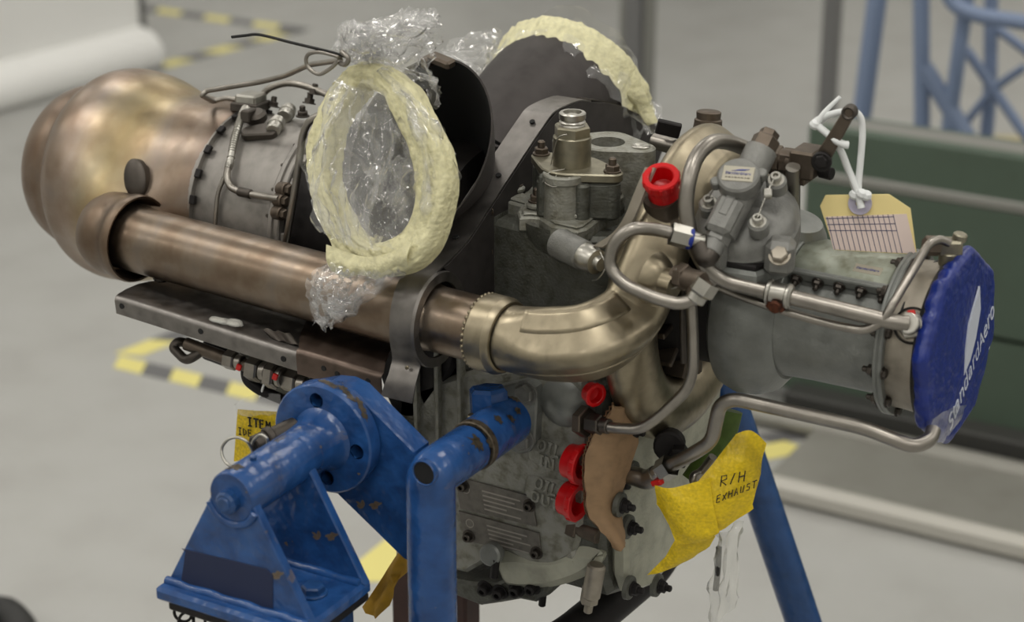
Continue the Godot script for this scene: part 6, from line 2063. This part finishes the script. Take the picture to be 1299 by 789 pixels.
func far_bag() -> void:
	var c := Vector3(-0.0638, 1.0994, -0.235)
	var t := thing("exhaust_bag", "yellow tape and clear film wrapped over the rim of the far exhaust stack", "plastic bag", c)
	var mouth := Vector3(-0.0637, 1.0886, -0.235)
	var z := Vector3(0.02, 0.5, -0.86).normalized()
	var v := (Vector3(1, 0, 0.06) - z * Vector3(1, 0, 0.06).dot(z)).normalized()
	v = v.rotated(z, 0.22)
	var u := z.cross(v)
	var nz := crumple(31, 30.0)
	var nz2 := FastNoiseLite.new()
	nz2.seed = 8
	nz2.frequency = 26.0
	var rows := []
	var film := []
	for i in 120:
		var a := TAU * i / 120
		var e := u * 0.0835 * cos(a) + v * 0.0775 * sin(a)
		var dirn := e.normalized()
		var row := PackedVector3Array()
		var frow := PackedVector3Array()
		var wob := nz2.get_noise_2d(cos(a) * 0.07, sin(a) * 0.07)
		var low := -0.03 - 0.014 * wob
		for q in [[0.002, low], [0.004, low * 0.5], [0.006, -0.004], [0.006, 0.006], [0.0, 0.013], [-0.008, 0.014], [-0.014, 0.008]]:
			var p: Vector3 = mouth + e + dirn * q[0] + z * q[1]
			row.append(p + dirn * (0.004 * nz2.get_noise_2d(i * 1.3, q[1] * 900.0) + 0.003) + z * 0.002 * nz2.get_noise_2d(i * 0.8, q[1] * 1500.0))
		for q in [[0.003, low - 0.008 - 0.02 * absf(wob)], [0.007, low - 0.004], [0.004, low + 0.006], [0.004, low * 0.4]]:
			frow.append(mouth + e + dirn * q[0] + z * q[1] + dirn * 0.008 * nz.get_noise_3dv((mouth + e + z * q[1]) * 1.3))
		rows.append(row)
		film.append(frow)
	rows.append(rows[0])
	film.append(film[0])
	var st := S()
	smooth(st)
	skin(st, rows, false)
	obj("tape_band", st, M.masking, t, "pale yellow masking tape band")
	st = S()
	smooth(st)
	skin(st, film, false)
	obj("film_skirt", st, M.film, t)
	# film across the mouth
	var disc := []
	for k in 9:
		var row := PackedVector3Array()
		for i in range(0, 120, 2):
			var a := TAU * i / 120
			row.append(mouth + (u * 0.082 * cos(a) + v * 0.076 * sin(a)) * (1.0 - k / 8.2) + z * (0.012 + 0.012 * sin(k / 8.0 * PI)))
		disc.append(row)
	st = S()
	smooth(st)
	skin(st, rumple(disc, crumple(41, 24.0), 0.02, true))
	obj("film", st, M.film, t)
	film_sheet("film_tail", [[Vector3(-0.1385, 1.142, -0.215), Vector3(-0.1346, 1.1249, -0.205), Vector3(-0.1306, 1.1063, -0.195)], [Vector3(-0.1648, 1.1388, -0.215), Vector3(-0.1597, 1.1195, -0.2), Vector3(-0.1415, 1.1005, -0.185)], [Vector3(-0.1877, 1.1293, -0.215), Vector3(-0.1825, 1.115, -0.2), Vector3(-0.1681, 1.1063, -0.195)], [Vector3(-0.209, 1.1116, -0.215), Vector3(-0.2009, 1.1082, -0.205), Vector3(-0.1953, 1.1022, -0.205)]], 33, 0.02, t, 24, 20, 30.0)
	film_sheet("film_tail", [[Vector3(0.0174, 1.085, -0.205), Vector3(0.0257, 1.0756, -0.215), Vector3(0.0288, 1.0793, -0.235)], [Vector3(0.0296, 1.0763, -0.195), Vector3(0.0404, 1.0689, -0.205), Vector3(0.0461, 1.0744, -0.225)], [Vector3(0.0417, 1.071, -0.185), Vector3(0.0489, 1.0663, -0.195), Vector3(0.0529, 1.0682, -0.215)]], 34, 0.014, t, 16, 16, 34.0)
	st = S()
	var drip := []
	for k in 9:
		var f := k / 8.0
		var p := Vector3(0.0171, 1.1051, -0.215).lerp(Vector3(0.0406, 1.0713, -0.215), f)
		var w := 0.016 * (1.0 - 0.55 * f)
		drip.append(PackedVector3Array([p + Vector3(-w, 0, 0.004), p + Vector3(-w * 0.3, 0.002, 0.012 + 0.003 * sin(f * 9.0)), p + Vector3(w * 0.6, 0.004, 0.004)]))
	sheet(st, drip, 0.0006)
	obj("tape_end", st, M.masking, t)

func intake_cover() -> void:
	var c := Vector3(0.419, 0.991, 0)
	var t := thing("intake_cover", "padded blue vinyl cover with white lettering and sail emblem over the engine intake", "cover", c)
	var n := Vector3(1.0, 0.03, 0.03).normalized()
	var up := (Vector3.UP - n * n.y).normalized()
	var sd := n.cross(up)   # towards -z? chosen below
	var rows := []
	var nz := FastNoiseLite.new()
	nz.seed = 3
	nz.frequency = 22.0
	var prof := [Vector2(0.066, 0.001), Vector2(0.0705, -0.0025), Vector2(0.0755, -0.0015), Vector2(0.0795, 0.002), Vector2(0.082, 0.006), Vector2(0.0818, 0.0095), Vector2(0.0795, 0.012), Vector2(0.075, 0.0135), Vector2(0.05, 0.0143), Vector2(0.02, 0.0148), Vector2(0.0, 0.0148)]
	var sm := spline2(prof, 3, false)
	for i in sm.size():
		var row := PackedVector3Array()
		for j in 144:
			var a := TAU * j / 144
			# slightly cornered outline, as the stiff disc inside has eight blunt corners
			var oct := cos(PI / 8) / cos(fposmod(a + 0.2, PI / 4) - PI / 8)
			var r: float = sm[i].x * lerpf(1.0, oct * 1.035, clampf((sm[i].x - 0.04) / 0.04, 0, 1) * 0.95)
			var gather := clampf(1.0 - absf(sm[i].y - 0.002) / 0.012, 0.0, 1.0)
			r += 0.0022 * gather * sin(a * 36.0 + 1.5 * sin(a * 5.0)) * (0.6 + 0.4 * sin(a * 3.0))
			var p: Vector3 = c + up * r * cos(a) + sd * r * sin(a) + n * sm[i].y
			p += n * (0.0004 + 0.0022 * smoothstep(0.066, 0.078, sm[i].x)) * nz.get_noise_3dv(p)
			row.append(p)
		rows.append(row)
	var st := S()
	smooth(st)
	skin(st, rows)
	obj("pad", st, M.cover_blue, t)
	st = S()
	lathe(st, ax(c - n * 0.0005, n), [Vector2(0.066, -0.003), Vector2(0.0725, -0.004), Vector2(0.0745, 0.0), Vector2(0.073, 0.004), Vector2(0.066, 0.004)], 72)
	obj("hem", st, M.black, t)
	# printing: a slim sail and the name running upwards
	var right := Vector3(0.434, 1.0063, -0.0638) - Vector3(0.434, 0.9338, 0.0359)
	text(t, "StandardAero", Vector3(0.4349, 0.9661, -0.0228), right, n, 0.0200, M.white_print, "lettering", 0.0006, "Droid Sans", false, 0.25)
	st = S()
	var fine0 := Vector3(0.4348, 0.924, -0.011)
	var fine1 := Vector3(0.4348, 0.9671, -0.0722)
	for k in 12:
		var w: float = [0.5, 0.3, 0.7, 0.4, 0.6, 0.35, 0.55, 0.7, 0.3, 0.6, 0.45, 0.5][k]
		var mid := fine0.lerp(fine1, (k + 0.5) / 12.0)
		var dd := (fine1 - fine0).normalized()
		box(st, Transform3D(Basis(n, dd, n.cross(dd).normalized()), mid), Vector3(0.0006, w * 0.006, 0.0009), 0.0001)
	obj("small_print", st, M.white_print, t)
	st = S()
	prism(st, [Vector2(-0.003, 0.9646), Vector2(-0.0013, 0.9874), Vector2(-0.0056, 1.0106), Vector2(-0.0255, 1.0369), Vector2(-0.0339, 1.0136), Vector2(-0.0276, 0.9901), Vector2(-0.0173, 0.9737)], Transform3D(Basis(Vector3(0, 0, 1), Vector3(0, 1, 0), Vector3(1, 0, 0)), Vector3.ZERO), 0.4333, 0.4349, 0.0001)
	obj("sail_emblem", st, M.white_print, t)
	# clear tape patch at the bottom
	film_sheet("film_patch", [[Vector3(0.43, 0.9518, 0.0694), Vector3(0.4348, 0.9499, 0.0401), Vector3(0.4349, 0.9336, -0.0166)], [Vector3(0.428, 0.9347, 0.0559), Vector3(0.434, 0.9307, 0.0371), Vector3(0.4348, 0.9232, 0.0054)], [Vector3(0.425, 0.9171, 0.0354), Vector3(0.43, 0.916, 0.0298), Vector3(0.431, 0.9117, 0.0116)]], 51, 0.004, t, 12, 12, 40.0)

func string_tag() -> void:
	var t := thing("paper_tag", "manila tag with a ruled white panel tied by white string to the control lever", "tag", Vector3(0.3433, 1.0948, 0.005))
	# the card hangs from the knot, turned a little away
	var o := Vector3(0.3424, 1.1084, 0.005)
	var rt := Vector3(0.9, 0.0, -0.32).normalized()
	var dn := (Vector3(0.3482, 1.0755, 0.007) - o).normalized()
	dn = (dn - rt * dn.dot(rt)).normalized()
	var nn := rt.cross(-dn).normalized()
	var xf := Transform3D(Basis(rt, -dn, nn), o)
	var inv := xf.affine_inverse()
	var shape := []
	for p in [Vector3(0.3088, 1.0994, 0.024), Vector3(0.3123, 1.109, 0.022), Vector3(0.3577, 1.1115, -0.005), Vector3(0.3741, 1.1003, -0.013), Vector3(0.3825, 1.0615, -0.013), Vector3(0.3224, 1.0627, 0.021)]:
		var q: Vector3 = inv * p
		shape.append(Vector2(q.x, q.y))
	var st := S()
	prism(st, shape, xf, -0.0004, 0.0004, 0.0001)
	obj("card", st, M.manila, t)
	st = S()
	var pan := []
	for p in [Vector3(0.3134, 1.0906, 0.022), Vector3(0.3718, 1.0956, -0.011), Vector3(0.3821, 1.0624, -0.012), Vector3(0.3217, 1.0632, 0.021)]:
		var q: Vector3 = inv * p
		pan.append(Vector2(q.x, q.y))
	prism(st, pan, xf, 0.0003, 0.0008, 0.0)
	var panel := obj("ruled_panel", st, M.paper, t)
	st = S()
	var A: Vector2 = pan[0]
	var B: Vector2 = pan[1]
	var Cc: Vector2 = pan[2]
	var D: Vector2 = pan[3]
	for k in 14:
		var f := 0.02 + 0.068 * k * 0.92
		var a := A.lerp(B, f)
		var b := D.lerp(Cc, f)
		var w := (B - A).normalized() * 0.0003
		prism(st, [a - w, a + w, b + w, b - w], xf, 0.0007, 0.0010, 0.0)
	for k in 3:
		var f: float = [0.06, 0.24, 0.42][k]
		var a := A.lerp(D, f)
		var b := A.lerp(D, f).lerp(B.lerp(Cc, f), 0.84)
		var w := (D - A).normalized() * 0.00035
		prism(st, [a - w, b - w, b + w, a + w], xf, 0.0007, 0.0010, 0.0)
	obj("ruled_line", st, M.print_line, panel)
	st = S()
	ringy(st, ax(Vector3(0.3384, 1.1037, 0.01) - nn * 0.0012, nn), 0.0035, 0.0098, 0.0018, 0.0003, 28)
	obj("eyelet", st, M.eyelet, t)
	# string: knot over the eyelet, two strands to the lever, loose ends
	st = S()
	tube(st, spline([Vector3(0.3412, 1.1015, 0.015), Vector3(0.3368, 1.1139, 0.013), Vector3(0.3267, 1.1315, 0.011), Vector3(0.3202, 1.1485, 0.015), Vector3(0.3114, 1.1603, 0.019), Vector3(0.3006, 1.1663, 0.017), Vector3(0.2969, 1.1686, 0.015), Vector3(0.3041, 1.1738, 0.013), Vector3(0.3156, 1.1793, 0.015), Vector3(0.3263, 1.1822, 0.015)], 5), 0.0030, 10)
	tube(st, spline([Vector3(0.3419, 1.1016, 0.015), Vector3(0.3366, 1.116, 0.011), Vector3(0.3347, 1.1413, 0.005), Vector3(0.3333, 1.1603, 0.001), Vector3(0.3307, 1.1731, 0), Vector3(0.3259, 1.1792, 0.003), Vector3(0.3242, 1.1814, 0.013)], 5), 0.0028, 10)
	tube(st, spline([Vector3(0.2992, 1.1661, 0.017), Vector3(0.3021, 1.1741, 0.015), Vector3(0.3069, 1.1818, 0.011), Vector3(0.3144, 1.1906, 0.007)], 5), 0.0030, 8, 0.0016)
	tube(st, spline([Vector3(0.3086, 1.1626, 0.019), Vector3(0.3186, 1.1584, 0.023), Vector3(0.3249, 1.1555, 0.021), Vector3(0.3282, 1.1548, 0.019)], 5), 0.0028, 8, 0.0034)
	tube(st, spline([Vector3(0.3051, 1.1733, 0.005), Vector3(0.2981, 1.1647, 0.007), Vector3(0.3061, 1.1559, 0.005), Vector3(0.3174, 1.1408, 0.003), Vector3(0.3318, 1.1141, 0.007)], 5), 0.0022, 8)
	obj("string", st, M.string, t)
	st = S()
	for q in [Vector3(0.2978, 1.1672, 0.017), Vector3(0.3342, 1.1114, 0.013), Vector3(0.3407, 1.1134, 0.014), Vector3(0.3441, 1.1121, 0.012)]:
		lathe(st, ax(q, Vector3(0.4, 1, 0.2)), [Vector2(0, -0.0045), Vector2(0.0036, -0.003), Vector2(0.0048, 0), Vector2(0.0036, 0.003), Vector2(0, 0.0045)], 14)
	obj("knot", st, M.string, t)

func cardboard() -> void:
	var t := thing("cardboard", "torn brown corrugated cardboard piece held against the gearbox corner behind the red oil caps", "cardboard", Vector3(0.1646, 0.8525, 0.12))
	var lef := [Vector3(0.169, 0.9248, 0.118), Vector3(0.1542, 0.8971, 0.128), Vector3(0.1493, 0.8736, 0.134), Vector3(0.1526, 0.8459, 0.138), Vector3(0.1552, 0.8259, 0.138), Vector3(0.1665, 0.8117, 0.134), Vector3(0.1798, 0.7937, 0.126)]
	var rig := [Vector3(0.1698, 0.9194, 0.1), Vector3(0.1771, 0.8944, 0.095), Vector3(0.1789, 0.8835, 0.095), Vector3(0.17, 0.8453, 0.1), Vector3(0.1668, 0.8235, 0.105), Vector3(0.1736, 0.8057, 0.11), Vector3(0.1795, 0.7938, 0.118)]
	var a := spline(lef, 4)
	var b := spline(rig, 4)
	var rows := []
	for i in a.size():
		var row := PackedVector3Array()
		for k in 9:
			var f := k / 8.0
			row.append(a[i].lerp(b[i], f) + Vector3(0.009, 0.003, 0.012) * (0.55 - absf(f - 0.45)) + Vector3(0, 0, 0.0012 * sin(i * 1.9 + k)))
		rows.append(row)
	var st := S()
	sheet(st, rows, 0.0035)
	obj("liner_board", st, M.card, t)
	st = S()
	var zig := []
	for i in range(0, (a.size() - 1) * 3):
		var f := i / 3.0
		var p := a[int(f)].lerp(a[int(f) + 1], f - int(f))
		zig.append(p + Vector3(-0.0016, 0.0, -0.0018) + Vector3(-0.0014, 0, -0.0016) * (1.0 if i % 2 == 0 else -1.0))
	tube(st, PackedVector3Array(zig), 0.0011, 5)
	obj("fluting", st, M.card_edge, t)

# pen strokes for hand lettering: letter -> strokes of points in a unit cell
func glyph(ch: String) -> Array:
	match ch:
		"R": return [[[0, 0], [0, 1], [0.6, 0.95], [0.65, 0.6], [0, 0.5], [0.7, 0]]]
		"/": return [[[0.1, 0], [0.5, 1]]]
		"H": return [[[0, 0], [0, 1]], [[0.65, 0], [0.65, 1]], [[0, 0.5], [0.65, 0.55]]]
		"E": return [[[0.6, 0], [0, 0], [0, 1], [0.6, 1]], [[0, 0.5], [0.5, 0.55]]]
		"X": return [[[0, 0.8], [0.6, 0]], [[0, 0], [0.65, 0.9]]]
		"A": return [[[0, 0], [0.3, 1], [0.65, 0]], [[0.12, 0.4], [0.52, 0.4]]]
		"U": return [[[0, 1], [0.05, 0.1], [0.5, 0.05], [0.6, 1]]]
		"S": return [[[0.6, 0.9], [0.1, 0.95], [0.1, 0.6], [0.6, 0.45], [0.55, 0.05], [0, 0.1]]]
		"T": return [[[0.35, 0], [0.35, 1]], [[-0.05, 1], [0.8, 1]]]
		"I": return [[[0.3, 0], [0.3, 1]], [[0, 1], [0.6, 1]], [[0, 0], [0.6, 0]]]
		"M": return [[[0, 0], [0.1, 1], [0.4, 0.4], [0.7, 1], [0.8, 0]]]
		"D": return [[[0, 0], [0, 1], [0.55, 0.75], [0.55, 0.3], [0, 0]]]
	return []

func scrawl(parent: Node3D, words: String, at: Vector3, right: Vector3, up: Vector3, h: float, w: float) -> void:
	var st := S()
	var x := 0.0
	for ch in words:
		for stroke in glyph(ch):
			var pts := PackedVector3Array()
			for q in stroke:
				pts.append(at + right.normalized() * (x + q[0] * h * 0.75) + up.normalized() * q[1] * h)
			tube(st, pts, w, 5)
		x += h * 0.82
	obj("handwriting", st, M.ink, parent)

func yellow_labels() -> void:
	# big yellow tape marked R/H EXHAUST on the clear bag behind the gearbox cover
	var t := thing("yellow_tape", "crumpled yellow tape handwritten R/H EXHAUST on a clear bag beside the blue leg", "tape label", Vector3(0.2535, 0.8433, 0.1))
	var nz := crumple(61, 24.0)
	var parts := [
		[[Vector3(0.2691, 0.9073, 0.085), Vector3(0.2797, 0.9114, 0.08), Vector3(0.2898, 0.8979, 0.07)], [Vector3(0.2556, 0.8829, 0.1), Vector3(0.2789, 0.8849, 0.095), Vector3(0.2889, 0.8864, 0.075)], [Vector3(0.2427, 0.8615, 0.11), Vector3(0.2735, 0.8618, 0.105), Vector3(0.2878, 0.8643, 0.08)], [Vector3(0.231, 0.8367, 0.115), Vector3(0.2622, 0.8349, 0.11), Vector3(0.2857, 0.8464, 0.085)], [Vector3(0.2541, 0.8138, 0.11), Vector3(0.2655, 0.8244, 0.105), Vector3(0.2874, 0.8423, 0.085)]],
		[[Vector3(0.2137, 0.8615, 0.118), Vector3(0.2288, 0.8624, 0.12), Vector3(0.2569, 0.8748, 0.11)], [Vector3(0.2113, 0.8405, 0.118), Vector3(0.2342, 0.8406, 0.122), Vector3(0.2616, 0.8498, 0.11)], [Vector3(0.2253, 0.8251, 0.118), Vector3(0.2479, 0.8197, 0.118), Vector3(0.2668, 0.8261, 0.108)], [Vector3(0.2334, 0.8084, 0.115), Vector3(0.2504, 0.8144, 0.115), Vector3(0.2627, 0.8214, 0.11)]],
		[[Vector3(0.2304, 0.8123, 0.112), Vector3(0.2454, 0.8132, 0.112), Vector3(0.264, 0.8209, 0.108)], [Vector3(0.2188, 0.789, 0.11), Vector3(0.2389, 0.7983, 0.11), Vector3(0.2573, 0.807, 0.105)], [Vector3(0.2008, 0.7651, 0.108), Vector3(0.2145, 0.7721, 0.108), Vector3(0.2368, 0.7908, 0.105)]],
	]
	for pi in parts.size():
		var rails := []
		for r in parts[pi]:
			rails.append(r)
		var st := S()
		var cross := []
		for r in rails:
			cross.append(spline(r, 6))
		var rows := []
		for i in cross.size() - 1:
			for k in 5:
				var row := PackedVector3Array()
				for j in cross[0].size():
					row.append(cross[i][j].lerp(cross[i + 1][j], k / 5.0))
				rows.append(row)
		rows.append(cross[-1])
		rows = rumple(rows, nz, [0.0035, 0.006, 0.004][pi], false)
		sheet(st, rows, 0.0004)
		obj("tape_piece", st, M.yellow, t)
	var hr := Vector3(0.28, 0.8769, 0.1) - Vector3(0.2642, 0.872, 0.108)
	scrawl(t, "R/H", Vector3(0.2676, 0.8687, 0.1105), hr, Vector3(0.05, 1, -0.1), 0.0095, 0.0006)
	scrawl(t, "EXHAUST", Vector3(0.2659, 0.854, 0.1135), hr + Vector3(0, 0.002, -0.006), Vector3(0.05, 1, -0.1), 0.0066, 0.0005)
	film_sheet("bag_tail", [[Vector3(0.2561, 0.8121, 0.09), Vector3(0.2706, 0.8228, 0.095), Vector3(0.2784, 0.8309, 0.085)], [Vector3(0.2585, 0.7904, 0.09), Vector3(0.2717, 0.8011, 0.097), Vector3(0.2793, 0.8066, 0.088)], [Vector3(0.256, 0.7585, 0.09), Vector3(0.2702, 0.7658, 0.097), Vector3(0.2801, 0.7769, 0.09)], [Vector3(0.2521, 0.7217, 0.09), Vector3(0.267, 0.7317, 0.095), Vector3(0.2753, 0.7482, 0.09)]], 62, 0.01, t, 24, 12, 30.0, M.milky_film)
	var st2 := S()
	tube(st2, spline([Vector3(0.2605, 0.8003, 0.092), Vector3(0.261, 0.7808, 0.093), Vector3(0.2592, 0.758, 0.092)], 4), 0.0028, 8)
	obj("dark_strip", st2, M.black, t)
	# yellow label in a clear sleeve behind the hub tube
	var k := thing("yellow_label", "yellow label with black handwriting in a clear sleeve hanging behind the blue hub tube", "label", Vector3(-0.2079, 0.8151, 0.13))
	var st := S()
	var lf := []
	for i in 7:
		var f := i / 6.0
		lf.append(PackedVector3Array([Vector3(-0.2124, 0.8476, 0.15).lerp(Vector3(-0.2205, 0.7911, 0.15), f), Vector3(-0.1877, 0.8527, 0.153).lerp(Vector3(-0.1944, 0.7995, 0.153), f), Vector3(-0.1661, 0.8556, 0.15).lerp(Vector3(-0.1706, 0.804, 0.15), f)]))
	sheet(st, lf, 0.0006)
	obj("paper", st, M.yellow, k)
	scrawl(k, "ITEM", Vector3(-0.1969, 0.8361, 0.1555), Vector3(1, 0.05, 0), Vector3(0, 1, 0), 0.0085, 0.0009)
	scrawl(k, "IDE", Vector3(-0.2091, 0.8241, 0.155), Vector3(1, 0.05, 0), Vector3(0, 1, 0), 0.007, 0.0006)
	film_sheet("sleeve", [[Vector3(-0.2111, 0.8563, 0.157), Vector3(-0.1822, 0.8735, 0.16), Vector3(-0.1562, 0.8781, 0.157)], [Vector3(-0.2103, 0.854, 0.157), Vector3(-0.1812, 0.8641, 0.162), Vector3(-0.1567, 0.8684, 0.157)], [Vector3(-0.2122, 0.843, 0.153), Vector3(-0.1856, 0.8503, 0.156), Vector3(-0.1621, 0.8544, 0.153)]], 63, 0.004, k, 14, 12, 30.0)
	st = S()
	tube(st, spline([Vector3(-0.1778, 0.8713, 0.16), Vector3(-0.1712, 0.8851, 0.163), Vector3(-0.1631, 0.8982, 0.168)], 4), 0.0012, 6)
	obj("string", st, M.string, k)
	# amber paper hanging behind the bracket arm
	var m := thing("amber_paper", "creased amber paper strip hanging between the blue bracket and the post", "paper", Vector3(0.021, 0.7804, 0.247))
	st = S()
	var am := []
	for i in 9:
		var f := i / 8.0
		var a := Vector3(0.0387, 0.8175, 0.2505).lerp(Vector3(-0.009, 0.7407, 0.247), f)
		var b := Vector3(0.0488, 0.8081, 0.2505).lerp(Vector3(0.0094, 0.7349, 0.25), f)
		am.append(PackedVector3Array([a, a.lerp(b, 0.35) + Vector3(0, 0, 0.006 * sin(f * 7.0)), a.lerp(b, 0.7) + Vector3(0, 0, 0.005 * cos(f * 8.0)), b + Vector3(0.003 * sin(f * 11.0), 0, 0)]))
	sheet(st, am, 0.0005)
	obj("strip", st, M.yellow_paper, m)
